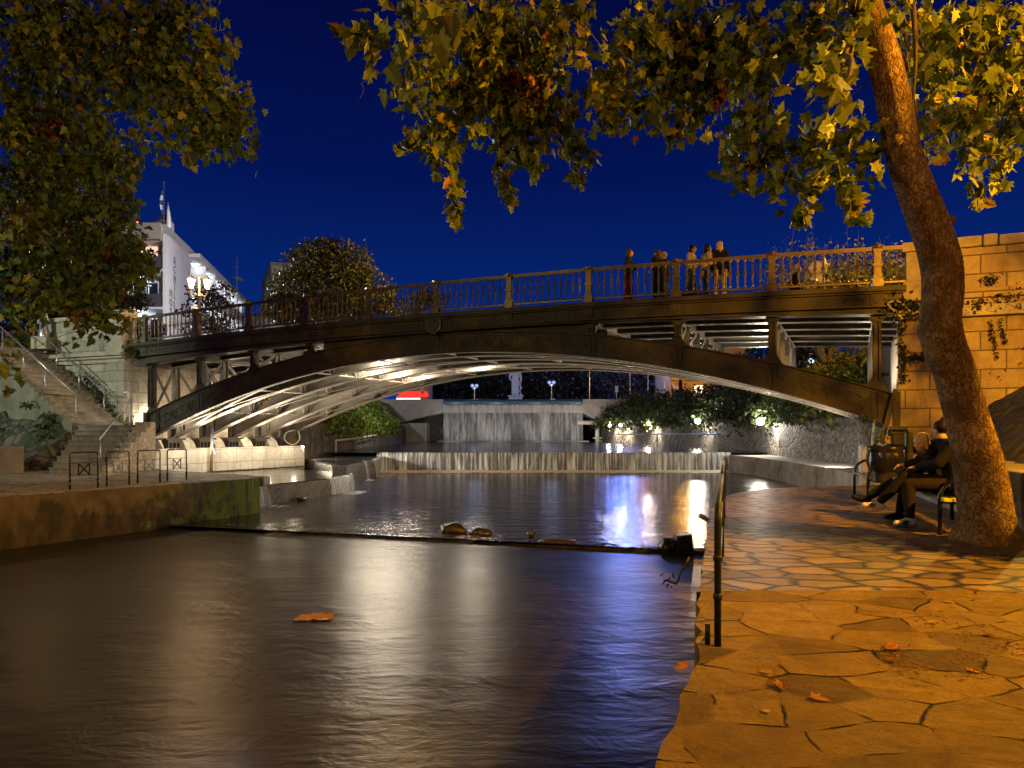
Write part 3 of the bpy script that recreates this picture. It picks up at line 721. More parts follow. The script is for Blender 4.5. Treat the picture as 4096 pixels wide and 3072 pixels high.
mb.prism([bp(s+x,-.43,z+y) for x,y in ((-.17,.16),(.17,.16),(.15,-.06),(0,-.18),(-.15,-.06))], -BW*.025)
mb.build('shield', M_ORN, BR, bevel=.015)
# spandrel columns
for ri, w in enumerate(RIBW):
    for i in range(11):
        s = BAY*i if i else .05
        z0, z1 = f_ext(s), f_fb(s)-.03
        if z1-z0 < .12: continue
        mb = MB(); h = z1-z0; b = .085
        if ri == 0:
            e = min(.30, h*.48)
            sl = .3738-.0292*s
            def sil(x0):   # silhouette with flared foot and head
                pts = []
                for k in range(6):
                    t = k/5; pts.append((b+(1-math.sin(t*math.pi/2))*.2, z0+sl*(b+(1-math.sin(t*math.pi/2))*.2)-.0+t*e))
                for k in range(6):
                    t = k/5; pts.append((b+(1-math.cos(t*math.pi/2))*.16, z1-e*.7+t*e*.7))
                L = [(-x, zz) for x, zz in reversed(pts)]
                L = [(x, zz if zz > z0+e*1.01 else z0+sl*x+(zz-(z0-sl*x))*1.0) for x, zz in L]
                return pts+L
            pl = [bp(s+x,-.05,zz) for x, zz in sil(0)]
            mb.prism(pl, BW*.03)
            for x in (-.062, .062): mb.bbox(s+x-.018,s+x+.018,-.11,-.05,z0+e*.7,z1-e*.35)
            mb.bbox(s-.15,s+.15,-.13,.14,z1-.05,z1+.028); mb.bbox(s-.1,s+.1,-.12,.02,z1-.12,z1-.05)
            mb.bbox(s-.1,s+.1,-.09,-.05,z0+e*.62,z0+e*.72); mb.bbox(s-.1,s-.075,-.05,.12,z0+.05,z1); mb.bbox(s+.075,s+.1,-.05,.12,z0+.05,z1)
        else:
            mb.bbox(s-.012,s+.012,w-.1,w+.1,z0-.02,z1+.02)
            for q in (-.1,.1): mb.bbox(s-.09,s+.09,w+q-.01,w+q+.01,z0-.04,z1+.02)
        mb.build('column', M_IRON if ri == 0 else M_RIB, BR)
# X frames between ribs: above the arch, and zigzag frames inside the arch depth
for i in range(11):
    s = BAY*i if i else .05; z0, z1 = f_ext(s), f_fb(s)-.05
    mb = MB()
    for a, b in zip(RIBW[:-1], RIBW[1:]):
        if z1-z0 > .35:
            mb.bar(bp(s+.03,a+.08,z0+.05), bp(s+.03,b-.08,z1-.03), .10, .03, BU); mb.bar(bp(s-.03,b-.08,z0+.05), bp(s-.03,a+.08,z1-.03), .10, .03, BU)
            mb.bar(bp(s,a+.05,z1-.02), bp(s,b-.05,z1-.02), .10, .10)
        zi, ze = f_intr(s)+.06, f_ext(s)-.08
        if i: 
            mb.bar(bp(s,a+.05,zi), bp(s,b-.05,zi), .13, .03); mb.bar(bp(s,a+.05,ze), bp(s,b-.05,ze), .1, .03)
            n = 4
            for k in range(n):
                t0, t1 = a+.1+(b-a-.2)*k/n, a+.1+(b-a-.2)*(k+1)/n
                up = k % 2; mb.bar(bp(s,t0,ze if up else zi), bp(s,t1,zi if up else ze), .05, .02, BU)
    mb.build('cross_frame', M_RIB, BR)
for j, (sa, sb, w0, w1) in enumerate(((.6,5.2,.1,.92),(5.2,.6,.1,.92),(2.6,7.6,2.5,3.7),(7.5,12.0,1.1,2.3),(7.5,12.2,3.9,5.15),(12.2,16.9,1.1,2.3),(12.2,17.2,3.9,5.15),(17.2,22,2.5,3.7),(17,21.6,.1,.92),(5,9.8,5.35,6.6),(1,5,5.35,6.6),(19.6,24.4,5.35,6.6),(13,18,.1,.92))):
    mb = MB(); P = []
    for k in range(9):
        t = k/8; s = sa+(sb-sa)*t; P.append(bp(s, w0+(w1-w0)*t, f_intr(s)+.02))
    for a, b in zip(P[:-1], P[1:]): mb.bar(a, b, .13, .025)
    mb.build('wind_brace', M_RIB, BR)
for ri, w in enumerate(RIBW):     # bearing shoes at both springings
    for e, (s, sg) in enumerate(((-.05,1),(24.95,-1))):
        z = f_intr(s); mb = MB()
        mb.bbox(*sorted((s-sg*.28,s+sg*.12)),w-.42,w+.42,z-.06,z+.02); mb.bbox(*sorted((s-sg*.3,s+sg*.06)),w-.30,w+.30,z-.16,z-.06)
        for q in (-.24,-.08,.08,.24): mb.bbox(*sorted((s-sg*.3,s+sg*.02)),w+q-.02,w+q+.02,z-.36,z-.16)
        mb.bbox(*sorted((s-sg*.32,s)),w-.34,w+.34,z-.42,z-.36)
        mb.bbox(*sorted((s-sg*.14,s+sg*.02)),w-.17,w+.17,z-.02,f_ext(s)+.04)
        mb.build('bearing_shoe', M_IRON, BR)
# railing: posts and panels (both sides)
def post_mesh():
    mb = MB()
    mb.box((0,0,.11),(.25,.25,.22)); mb.box((0,0,.60),(.155,.155,.80)); mb.box((0,0,.56),(.215,.215,.06)); mb.box((0,0,.27),(.2,.2,.06)); mb.box((0,0,.93),(.19,.19,.08))
    mb.lathe([(.14,.97),(.16,1.0),(.16,1.05),(.10,1.09),(.02,1.11)],(0,0,0),4)
    for x in (-1,1):
        mb.box((0,-.078*1,.42),(.07,.02,.20)); mb.box((0,-.078,.76),(.07,.02,.22)); mb.box((.08,0,.42),(.02,.07,.2)); mb.box((.08,0,.76),(.02,.07,.22)); mb.box((-.08,0,.76),(.02,.07,.22)); mb.box((-.08,0,.42),(.02,.07,.2))
        break
    return mb
ang = math.atan2(BU.y, BU.x)
posts = []
for side, w in ((0,-.22),(1,6.95)):
    for i in range(11):
        s = BAY*i
        if not posts:
            mb = post_mesh(); o = mb.build('post', M_RAIL, BR, local=True)
            posts.append(o)
        else:
            o = posts[0].copy(); COL.objects.link(o); o.parent = BR
        o.location = bp(s,w,f_deck(s)-.005)-BR.location; o.rotation_euler = (0,0,ang)
def panel(sa, sb, w, n, name='railing_panel'):
    mb = MB(); m = 4
    zt = lambda s: f_deck(s)+1.0; zb = lambda s: f_deck(s)+.13
    for k in range(m):
        a, b = sa+(sb-sa)*k/m, sa+(sb-sa)*(k+1)/m
        mb.bar(bp(a,w,zt(a)), bp(b,w,zt(b)), .085, .045); mb.bar(bp(a,w,zt(a)-.04), bp(b,w,zt(b)-.04), .035, .04)
        mb.bar(bp(a,w,zb(a)), bp(b,w,zb(b)), .07, .04)
    pitch = (sb-sa)/(n+1)
    for k in range(n+2):
        s = sa+pitch*k; z = f_deck(s); r = pitch/2
        if 0 < k < n+1:
            mb.lathe([(.015,.235),(.021,.25),(.030,.27),(.020,.285),(.024,.33),(.033,.50),(.042,.535),(.050,.555),(.042,.575),(.033,.60),(.024,.78),(.020,.82),(.030,.835),(.020,.85),(.015,.875)], bp(s,w,z), 7)
        if k < n+1:
            for top in (1,0):
                P = []
                for q in range(9):
                    a = math.pi*q/8; x = s+r-math.cos(a)*r; zz = .865+math.sin(a)*.085 if top else .245-math.sin(a)*.085
                    P.append(bp(x,w,f_deck(x)+zz))
                mb.tube(P, .016, 5)
    return mb.build(name, M_RAIL, BR)
for w in (-.22, 6.95):
    for i in range(10): panel(BAY*i+.09, BAY*(i+1)-.09, w, 11)
    panel(BAY*10+.09, BAY*10+.62, w, 2); panel(-.72, -.09, w, 2)
# sprayed marks
mk = plain('chalk_scribble', (.22,.17,.11), .8, 0, .1, 5, 0); yl = plain('yellow_scribble', (.45,.38,.05), .8, 0, .1, 5, 0); rd = plain('red_scribble', (.30,.04,.025), .8, 0, .1, 5, 0)
for s, d in ((21.75,0),(22.35,.02)):
    sl = dfi(s)*.9+.1*(.3738-.0292*s); c = bp(s,-.045,(f_intr(s)+f_ext(s))/2+.02)
    Mx = face_mat(c, BU+V(0,0,sl), V(0,0,1))
    mb = MB(); strokes(mb, [[(-.2,-.08),(-.2,.09)],[(-.09,.08),(-.19,0),(-.08,-.08)],[(.02,.07),(-.04,.06),(-.05,-.07),(.03,-.06)],[(-.05,0),(.01,.01)],[(.08,-.08),(.09,.09)],[(.17,.08),(.09,0),(.18,-.08)],[(.25,.10),(.23,-.03)],[(.225,-.07),(.225,-.085)]], Mx, .007)
    mb.build('graffiti', mk, BR)
s = 2.45; c = bp(s,1.0-.05,(f_intr(s)+f_ext(s))/2-.05); sl = dfi(s)
Mx = face_mat(c, BU+V(0,0,sl*.4), V(0,0,1))
s = 3.1; c = bp(s,2.4-.05,(f_intr(s)+f_ext(s))/2-.02); Mx = face_mat(c, BU+V(0,0,dfi(s)), V(0,0,1)-BU*.2)
mb = MB(); strokes(mb, [[(-.32,-.2),(-.3,.12)],[(-.3,.12),(-.18,-.16)],[(-.18,-.16),(-.12,.17)],[(.02,.13),(-.05,.12),(-.06,-.1),(.03,-.09)],[(-.05,.02),(.0,.03)],[(.3,.14),(.2,.16),(.14,.05),(.16,-.06),(.27,-.07)]], Mx, .012)
mb.build('graffiti', yl, BR)
for s, w, m in ((1.55,3.8,rd),(1.6,5.25,M_TAG),(1.55,6.7,rd)):
    c = bp(s,w-.05,(f_intr(s)+f_ext(s))/2); Mx = face_mat(c, BU+V(0,0,dfi(s)), V(0,0,1)-BU*.2)
    mb = MB(); L = []
    for k in range(7):
        x = -.14+.045*k; L.append([(x,-.08+random.uniform(-.03,.03)),(x+.03,.09+random.uniform(-.03,.03)),(x+.06,-.05)])
    strokes(mb, L, Mx, .010); mb.build('graffiti', m, BR)
# ---------- abutments
AL = thing('stone_abutment', bp(-3,0,0), 'pale ashlar bridge abutment behind the stairs with a parapet and white plinth', 'abutment')
mb = MB(); mb.bbox(-5.4,-.72,-.5,-.02,4.30,5.62); mb.build('parapet', M_ASH_L, AL, bevel=.02)
mb = MB(); mb.bbox(-5.45,-1.55,-.56,.02,5.622,5.80); mb.bbox(-1.5,-.66,-.62,.02,5.622,5.90); mb.build('coping', M_CAP, AL, bevel=.03)
mb = MB(); mb.bbox(-1.5,-.70,-.58,-.502,4.30,5.62); mb.bbox(-.718,-.66,-.56,-.05,4.30,5.62); mb.build('pilaster', M_CAP, AL, bevel=.02)
mb = MB(); mb.bbox(-6.2,-.64,-.72,.1,4.16,4.298); mb.bbox(-6.2,-.66,-.62,.1,4.06,4.158); mb.bbox(-6.2,-.68,-.52,.1,3.90,4.058); mb.build('cornice', M_CAP, AL, bevel=.02)
mb = MB(); mb.bbox(-6.4,-.72,-.42,.5,-1,3.898); mb.bbox(-1.55,-.72,-.52,-.421,-1,3.898); mb.build('front_wall', M_ASH_L, AL, bevel=.02)
mb = MB(); mb.bbox(-1.2,-.70,.501,7.3,-1,f_deck(0)-.25); mb.build('inner_wall', ashlar('warm_inner_ashlar', (.46,.40,.31), (.54,.48,.38), (.16,.13,.09), .85, .5, .01, .4, stain=(.10,.075,.05), stain_amt=.6), AL)
mb = MB(); mb.bbox(-.698,.62,-.3,7.2,-1,.60); mb.build('plinth', M_PLINTH, AL, bevel=.05)
for a, b in zip(RIBW[:-1], RIBW[1:]):
    mb = MB(); mb.prism([bp(x,a+.46,z) for x,z in ((-.69,.602),(.02,.602),(-.12,.86),(-.35,1.0),(-.69,1.04))], BW*(b-a-.92)); mb.build('skewback', M_PLINTH, AL, bevel=.02)
wl = bp(-.695,0,0); Mx = face_mat(bp(-.69,2.0,2.15), BW, V(0,0,1))
mb = MB(); strokes(mb, [[(.0,.35),(-.25,.25),(-.2,.05),(.02,-.02),(.0,-.22),(-.28,-.25)],[(.18,.0),(.12,.2),(.3,.28),(.36,.05),(.22,-.05),(.18,.0)],[(.5,.26),(.52,.02),(.62,-.05),(.72,.02),(.74,.25),(.78,-.1)],[(.95,.28),(.93,-.05)],[(1.1,-.1),(1.1,.25),(1.25,.28),(1.32,.1),(1.3,-.12)],[(1.5,.25),(1.45,-.1),(1.65,.2),(1.7,-.1)],[(-.3,-.42),(.1,-.36)],[(-.2,-.55),(.05,-.5)]], Mx, .022)
mb.build('graffiti', M_TAG, AL)
AR = thing('stone_abutment', bp(28,0,0), 'golden ashlar bridge abutment behind the leaning tree with a long parapet', 'abutment')
def rprism(pts, w0, w1): return MB().prism([bp(s,w0,z) for s,z in pts], BW*(w1-w0))
rprism([(25.03,2.32),(24.74,.95),(25.5,.92),(25.5,-1),(44,-1),(44,4.03),(25.03,4.03)], -.12, .5).build('front_wall', M_ASH_R, AR, bevel=.015)
rprism([(25.2,-1),(26.3,-1),(26.3,4.4),(25.2,4.4)], .501, 7.2).build('inner_wall', M_PALEC, AR)
rprism([(24.95,4.035),(44,4.035),(44,4.30),(24.95,4.30)], -.30, .3).build('band_course', plain('pale_band_stone', (.55,.50,.41), .8, 0, .25, 2, .2, 18), AR, bevel=.02)
mb = rprism([(25.05,4.303),(44,4.303),(44,4.46),(25.05,4.46)], -.22, .4); mb.prism([bp(s,-.30,z) for s,z in ((25.7,4.463),(44,4.463),(44,4.70),(25.7,4.70))], BW*.7); mb.build('cornice', M_ASH_R, AR, bevel=.03)
mb = rprism([(25.12,4.463),(25.68,4.463),(25.68,4.95),(25.12,4.95)], -.36, .3); mb.build('pilaster_base', M_CAP, AR, bevel=.04)
mb = rprism([(25.2,4.952),(25.68,4.952),(25.68,5.68),(25.2,5.68)], -.28, .3); mb.build('pilaster', M_CAP, AR, bevel=.02)
rprism([(25.69,4.703),(44,4.703),(44,5.70),(25.69,5.70)], -.14, .3).build('parapet', M_ASH_R, AR, bevel=.02)
mb = MB(); s = 25.1
for i, L in enumerate((.7,1.0,.32,1.25,1.2,1.3,1.1,1.3,1.2,1.4)):
    mb.prism([bp(q,-.24,z) for q,z in ((s+.012,5.703),(s+L-.012,5.703),(s+L-.012,5.94+.02*(i%3)),(s+.012,5.94+.02*(i%3)))], BW*.6); s += L
mb.build('coping', M_CAP, AR, bevel=.035)
mb = MB(); mb.bbox(24.2,25.199,-.35,7.2,-1,.84); mb.build('plinth', M_PALEC, AR, bevel=.12)
for a, b in zip(RIBW[:-1], RIBW[1:]): mb = MB(); mb.prism([bp(x,a+.42,z) for x,z in ((25.19,.843),(24.75,.843),(24.85,1.2),(25.19,1.45))], BW*(b-a-.84)); mb.build('skewback', M_PALEC, AR, bevel=.02)
rprism([(24.72,.93),(25.02,2.30),(24.93,2.34),(24.62,1.0)], -.20, -.121).build('edge_plate', M_IRON, AR)
Mx = face_mat(bp(27.05,-.303,4.165), BU, V(0,0,1))
mb = MB(); strokes(mb, [[(-.5,.06),(-.62,.09),(-.6,.0),(-.52,-.05),(-.66,-.09)],[(-.4,.05),(-.47,0),(-.38,-.05)],[(-.3,.05),(-.3,-.06)],[(-.2,.0),(-.08,.02),(-.14,.07),(-.2,-.02),(-.05,-.06)],[(.0,-.07),(.06,.08),(.16,-.06),(.22,.1),(.36,.04),(.6,-.08)]], Mx, .006)
mb.build('graffiti', M_TAG, AR)
mb = MB(); mb.tube(cr([bp(24.98,-.32,4.2),bp(24.8,-.4,4.42),bp(25.05,-.42,4.45),bp(25.3,-.36,4.18)],6), .025, 6); o = mb.build('cable', M_PALEC, smooth=True); tag(o, 'bent pale cable end sticking out at the pale band beside the railing end', 'cable')
mb = MB(); p0 = bp(24.45,-.42,0); mb.tube(cr([p0+V(0,0,-.9),p0+V(0,0,.5),p0+V(.02,0,1.0),p0+V(.12,.1,1.55)],5), .028, 7); o = mb.build('pipe', plain('blue_grey_pipe', (.20,.27,.36), .4, .2, .2, 6, .05), smooth=True); tag(o, 'thin bluish pipe running up the pale right plinth behind the far bench', 'pipe')
# wooden post with hose at the white plinth
WP = thing('wooden_post', bp(.78,1.95,-.4), 'weathered wooden post with a blue hose in front of the white plinth', 'post')
mb = MB(); p = bp(.78,1.95,0); mb.tube([p+V(0,0,-.6),p+V(.01,0,.8),p+V(0,0,1.75)], [.06,.055,.05], 7); mb.build('pole', plain('weathered_wood', (.30,.20,.11), .8, 0, .4, 8, .4, 20), WP, smooth=True)
mb = MB(); mb.tube(cr([p+V(.07,-.04,1.5),p+V(.10,-.06,1.0),p+V(.08,-.05,.62),p+V(.2,-.08,.38),p+V(.12,-.06,.32)],6), .022, 6); mb.build('hose', plain('blue_hose', (.05,.16,.38), .4, 0, .2, 4, 0), WP, smooth=True)
mb = MB(); p = bp(.5,6.6,0); mb.tube(cr([p+V(.1,0,1.35),p+V(-.3,-.1,1.2),p+V(-.35,-.1,.85),p+V(0,0,.66),p+V(.3,0,.9),p+V(.25,0,1.3)],6), .03, 6); o = mb.build('cable', M_PALEC, smooth=True); tag(o, 'looped pale cable hanging at the farthest bearing above the white plinth', 'cable')
# ---------- stairs on the left
ST = thing('stone_stairs', (-13.2,20.5,0), 'worn stone stairs climbing from the left quay along the abutment to the street', 'stairs')
NS, TR_, RI = 18, .245, 3.02/18
mb = MB()
for k in range(NS):
    s1 = -.6-TR_*k; z = 1.48+RI*(k+1)
    mb.bbox(-7.0 if k == NS-1 else s1-TR_-.05, s1, -2.4, -.73 if z > 3.8 else -.53, -.9 if k < 1 else z-1.2, z-.045)
    mb.bbox(-7.0 if k == NS-1 else s1-TR_, s1+.025, -2.42, -.73 if z > 3.8 else -.53, z-.044, z)
mb.build('upper_steps', M_STEP, ST, bevel=.008)
mb = MB(); pts = [(-.35,-.9),(-.35,1.60)]
for k in range(NS):
    s1 = -.6-TR_*k; z = 1.48+RI*(k+1)+.03; pts += [(s1+.06,z),(s1-TR_+.06,z)]
pts += [(-7.0,pts[-1][1]),(-7.0,-.9)]
mb.prism([bp(s,-2.62,z) for s,z in pts], BW*.19); mb.build('side_wall', plain('mossy_side_wall', (.19,.175,.13), .85, 0, .5, 1.4, .5, 20, c2=(.09,.085,.06), dirt=(.045,.055,.025)), ST)
TL, TRr, BL, BRr = V(-15.1,22.8,0), V(-12.58,21.9,0), V(-14.1,19.8,0), V(-11.98,19.0,0)
E0, E1 = V(-11.78,18.92,0), V(-11.93,21.75,0); n = 9; mb = MB(); mc = MB(); ms = MB()
for k in range(n):
    z = 1.48*(k+1)/n; t0, t1 = k/n, 1.0
    a, b = BL.lerp(TL,t0), BRr.lerp(TRr,t0); t2 = (k+1)/n if k < n-1 else 1.001
    c, d = BRr.lerp(TRr,t2), BL.lerp(TL,t2)
    mb.hexa([p+V(0,0,-.8) for p in (a,b,c,d)]+[p+V(0,0,z-.045) for p in (a,b,c,d)])
    f = (b-a).normalized(); nn = V(f.y,-f.x,0)*.025
    mb.hexa([p+V(0,0,z-.044) for p in (a+nn,b+nn,c,d)]+[p+V(0,0,z) for p in (a+nn,b+nn,c,d)])
    e, g = E0.lerp(E1,t0), E0.lerp(E1,t2)
    mc.hexa([p+V(0,0,-.8) for p in (b+f*.003,e,g,c+f*.003)]+[p+V(0,0,z+.10) for p in (b+f*.003,e,g,c+f*.003)])
mb.build('lower_steps', M_STEP, ST, bevel=.008)
mc.build('cheek_wall', M_RUBBLE, ST)
lp = [TL,TRr,E1,bp(.66,-1.0,0),bp(.64,-.33,0),bp(-.70,-.33,0),bp(-.74,-.54,0)]
mb = MB(); mb.prism([p+V(0,0,1.495) for p in lp], (0,0,-2.4)); mb.build('landing', M_STEP, ST)
mb = MB(); a = [V(-16.5,22.2,0),TL+V(-.02,0,0),BL+V(-.02,0,0),V(-15.2,20.0,0)]
def zs(s): return 1.48+max(0,(-.6-s))/TR_*RI
def hrail(name, path, posts, r=.026):
    mb = MB(); mb.tube(path, r, 8)
    for top, zb in posts: mb.tube([top, V(top.x,top.y,zb)], r*.85, 7)
    return mb.build(name, M_STEEL, ST, smooth=True)
P = [bp(-4.75,-2.3,zs(-4.75)+.98), bp(-.62,-2.3,2.55)]
hrail('handrail', P, [(P[0].lerp(P[1],t), zs(-4.75+4.13*t)-.1) for t in (.06,.34,.62,1.0)])
P = [bp(-5.0,-.95,zs(-5.0)+.95), bp(-1.15,-.95,2.75), bp(.1,-.95,2.72), bp(.1,-.95,1.5)]
hrail('handrail', P, [(P[0].lerp(P[1],t), zs(-5.0+3.85*t)-.1) for t in (.0,.34,.66,1.0)]+[(P[2],1.45)])
P = [V(-12.35,19.45,1.02), V(-12.72,21.75,2.40), bp(.35,-1.05,2.42)]
hrail('handrail', P, [(P[0].lerp(P[1],.03), .1), (P[1],1.4), (P[2],1.4)])
mb = MB(); mb.hexa([(-22,19.9,-.1),(-14.95,19.9,-.1),(-15.6,20.8,-.1),(-22,20.8,-.1),(-22,19.9,.80),(-14.95,19.9,.80),(-15.6,20.8,.80),(-22,20.8,.80)])
o = mb.build('low_wall', plain('brown_low_wall', (.26,.20,.14), .85, 0, .4, 2, .4, 16), bevel=.03); tag(o, 'low brown stone wall at the far left foot of the rocky bank', 'low wall')
# hoop barriers along the left quay
HB = ['leftmost and nearest black hoop barrier with a crossed panel on the left quay', 'second black hoop barrier from the left on the quay edge', 'third black hoop barrier from the left, in front of the cheek wall', 'rightmost black hoop barrier, in front of the white plinth']
feet = [((281,1957),(390,1950)),((423,1946),(521,1938)),((552,1934),(639,1928)),((668,1924),(747,1918))]
proto = None
for i, (a, b) in enumerate(feet):
    A, B = gnd(*a), gnd(*b); c = (A+B)/2; az = math.atan2(B.y-A.y, B.x-A.x)
    if proto is None:
        wd, h = .56, .80
        proto = thing('hoop_barrier', (0,0,0), HB[0], 'barrier', 'hoop barriers along the left quay')
        mb = MB(); P = [V(-wd/2,0,0)]+[V(-wd/2+.05-.05*math.cos(q),0,h-.05+.05*math.sin(q)) for q in (0,.8,1.57)]+[V(wd/2-.05+.05*math.sin(q),0,h-.05+.05*math.cos(q)) for q in (0,.8,1.57)]+[V(wd/2,0,0)]
        mb.tube(P, .016, 7); mb.tube([V(-wd/2,0,.0),V(-wd/2,0,.2)], .024, 7); mb.tube([V(wd/2,0,.0),V(wd/2,0,.2)], .024, 7)
        mb.build('hoop', M_BLACK, proto, local=True, smooth=True)
        mb = MB(); mb.tube([V(-wd/2,0,.57),V(wd/2,0,.57)], .006, 5); mb.tube([V(-wd/2,0,.30),V(wd/2,0,.30)], .006, 5); mb.build('rod', M_BLACK, proto, local=True)
        mb = MB()
        for x in (-.11,.11): mb.bar(V(x,0,.29), V(x,0,.56), .024, .012, (0,1,0))
        mb.bar(V(-.11,.002,.30), V(.11,.002,.55), .026, .012, (0,1,0)); mb.bar(V(-.11,-.003,.55), V(.11,-.003,.30), .026, .012, (0,1,0)); mb.build('crossed_panel', M_BLACK, proto, local=True)
        o = proto
    else: o = copy_tree(proto)
    o.location = c; o.rotation_euler = (0,0,az); o['label'] = HB[i]
# ---------- right bank: retaining wall, benches, bin, handrail
mb = MB(); a = V(6.1,7.8,0)-RD*7; b = V(6.1,7.8,0)+RD*6.6
for (p, q, z) in ((a,b,.77),): mb.hexa([x+V(0,0,-.5) for x in (p,q,q+RQ*1.5,p+RQ*1.5)]+[x+V(0,0,z) for x in (p,q,q+RQ*1.5,p+RQ*1.5)])
o = mb.build('retaining_wall', plain('stained_retaining_wall', (.26,.235,.20), .85, 0, .45, 1.6, .5, 16, c2=(.14,.125,.10)), bevel=.04); tag(o, 'low concrete retaining wall running behind the benches and the tree', 'retaining wall')
def bench(name, origin, label, slat, end, back, L=1.6, end_len=.0):
    T = thing(name, origin, label, 'bench', 'park benches on the right walkway')
    def B(t, q, z): return Vector(origin)+RD*t+RQ*q+V(0,0,z)
    for t in (.0, L):
        mb = MB(); P = [B(t,0,0),B(t,0,.46)]
        for k in range(9):
            a = math.pi*k/8; P.append(B(t,.27-.27*math.cos(a),.46+.24*math.sin(a)))
        P += [B(t,.54,0)]
        mb.tube(P, .026, 9); mb.tube([B(t,0,.40),B(t,.54,.38)], .018, 7); mb.build('hoop_leg', M_BLACK, T, smooth=True)
    for k in range(5):
        q = .045+.105*k; mb = MB(); mb.bar(B(-.02,q,.435), B(L+.02,q,.435), .085, .04); o = mb.build('seat_slat', slat, T, bevel=.008)
        if end:
            mb = MB(); mb.bar(B(-.155,q,.435), B(-.021,q,.435), .086, .042); mb.build('slat_end', end, T, bevel=.008)
    for k in range(back):
        q, z = .53+.05*k, .54+.115*k; mb = MB(); mb.bar(B(.0,q,z), B(L,q,z), .035, .085, RQ*-.3+V(0,0,1)); mb.build('back_slat', slat, T, bevel=.008)
    for t in (.25, L-.25):
        if back: mb = MB(); mb.bar(B(t,.48,.40), B(t,.53+.05*back,.54+.115*back-.05), .05, .02, RD); mb.build('back_bracket', M_BLACK, T)
    return T
bench('park_bench', tuple(V(5.2,7.9,0)), 'nearer bench with green slats and yellow slat ends, under the seated couple', M_SLATG, M_SLATY, 0, 1.65)
bench('park_bench', tuple(V(6.27,11.45,0)), 'empty farther bench with red-brown slats beside the pale plinth', M_WOODR, None, 4, 1.55)
TB = thing('litter_bin', (6.22,10.55,0), 'litter bin lined with a black plastic bag on a green post by the wall', 'litter bin')
mb = MB(); mb.tube([V(6.38,10.45,0),V(6.38,10.45,1.24)], .055, 12); mb.lathe([(.055,1.24),(.06,1.25),(.05,1.275),(.01,1.285)],(6.38,10.45,0),12); mb.build('post', M_GREEN, TB, smooth=True, autos=40)
mb = MB(); mb.lathe([(.17,.42),(.20,.44),(.215,.66),(.23,.67),(.23,.70),(.215,.70)],(6.10,10.62,0),16); mb.bar(V(6.2,10.56,.6),V(6.38,10.45,.6),.05); mb.build('basket', M_GREEN, TB, smooth=True, autos=40)
mb = MB(); rows = []
for k in range(12):
    t = k/11; z = .60+.42*t; r = .225+.05*math.sin(t*3.0)+(.03 if t > .9 else 0)
    rows.append([V(6.10+r*(1+.16*noise.noise(V(math.cos(a)*3,math.sin(a)*3,z*4)))*math.cos(a), 10.62+r*(1+.16*noise.noise(V(math.cos(a)*3,math.sin(a)*3,z*4+7)))*math.sin(a), z+.03*noise.noise(V(a*1.5,z*6,2))) for a in [i*math.pi/16 for i in range(33)]])
rows.append([V(6.10+(p.x-6.10)*.55, 10.62+(p.y-10.62)*.55, p.z-.05) for p in rows[-1]])
mb.grid(rows); mb.build('bag', M_BAG, TB, fixn=False, smooth=True)
# walkway handrail (green tube, two rails and posts)
HR = thing('handrail', (1.19,3.76,0), 'dark green tubular handrail along the river edge of the right walkway', 'handrail')
def RP(Y, z): 
    t = (Y-3.76)/9.0
    return V(1.19+.3335*(Y-3.76)-.01*t, Y, z)
def rail(ya, yb, h, nm):
    mb = MB(); P = [RP(ya,0),RP(ya,h-.08)]
    for k in range(4): a = math.pi/2*k/3; P.append(RP(ya+.08-.08*math.cos(a), h-.08+.08*math.sin(a)))
    for k in range(4): a = math.pi/2*k/3; P.append(RP(yb-.08+.08*math.sin(a), h-.08+.08*math.cos(a)))
    P += [RP(yb,0)]
    mb.tube(P, .020, 10)
    for zz in (.30,.55): mb.tube([RP(ya,zz),RP(yb,zz)], .012, 7)
    mb.lathe([(.021,.5),(.028,.51),(.028,.53),(.021,.54)], RP(ya,0), 10); mb.lathe([(.021,.28),(.028,.29),(.028,.31),(.021,.32)], RP(ya,0), 10)
    mb.tube([RP(ya,0)+V(-.05,.03,0),RP(ya,.13)+V(-.05,.03,0)], .016, 8)
    return mb.build(nm, M_GREEN, HR, smooth=True)
rail(3.76, 6.5, .82, 'rail_section'); rail(6.75, 9.4, .83, 'rail_section'); rail(9.65, 12.2, .83, 'rail_section')
# ---------- people
def cloth(name, c, rough=.9, var=.45): return plain(name, c, rough, 0, var, 14, .8, 16, spec=.12)
def hand(mb, wrist, d, palm_n, s=1.0, curl=.5, side=1):
    """palm, four curled fingers and a side thumb; d = direction of the hand, palm_n = palm normal"""
    d = Vector(d).normalized(); n = Vector(palm_n); n = (n-d*n.dot(d)).normalized(); x = d.cross(n)*side
    w = Vector(wrist); c = w+d*.045*s
    mb.caps(w, w+d*.085*s+x*.018*s, .026*s, .022*s, 8); mb.caps(w, w+d*.085*s-x*.018*s, .026*s, .022*s, 8)
    for k, (ln, off) in enumerate(((.068,.033),(.078,.012),(.072,-.010),(.055,-.031))):
        a = w+d*.088*s+x*off*s; e = d*math.cos(curl*.6)+n*math.sin(curl*.6); e2 = d*math.cos(curl*1.7)+n*math.sin(curl*1.7)
        b = a+e*ln*.55*s; c2 = b+e2*ln*.5*s
        mb.caps(a, b, .0098*s, .009*s, 7); mb.caps(b, c2, .009*s, .0075*s, 7)
    a = w+d*.03*s+x*.032*s; b = a+(d*.7+x*.75).normalized()*.045*s; c3 = b+(d+n*.5*curl).normalized()*.032*s
    mb.caps(a, b, .0125*s, .011*s, 7); mb.caps(b, c3, .011*s, .009*s, 7)
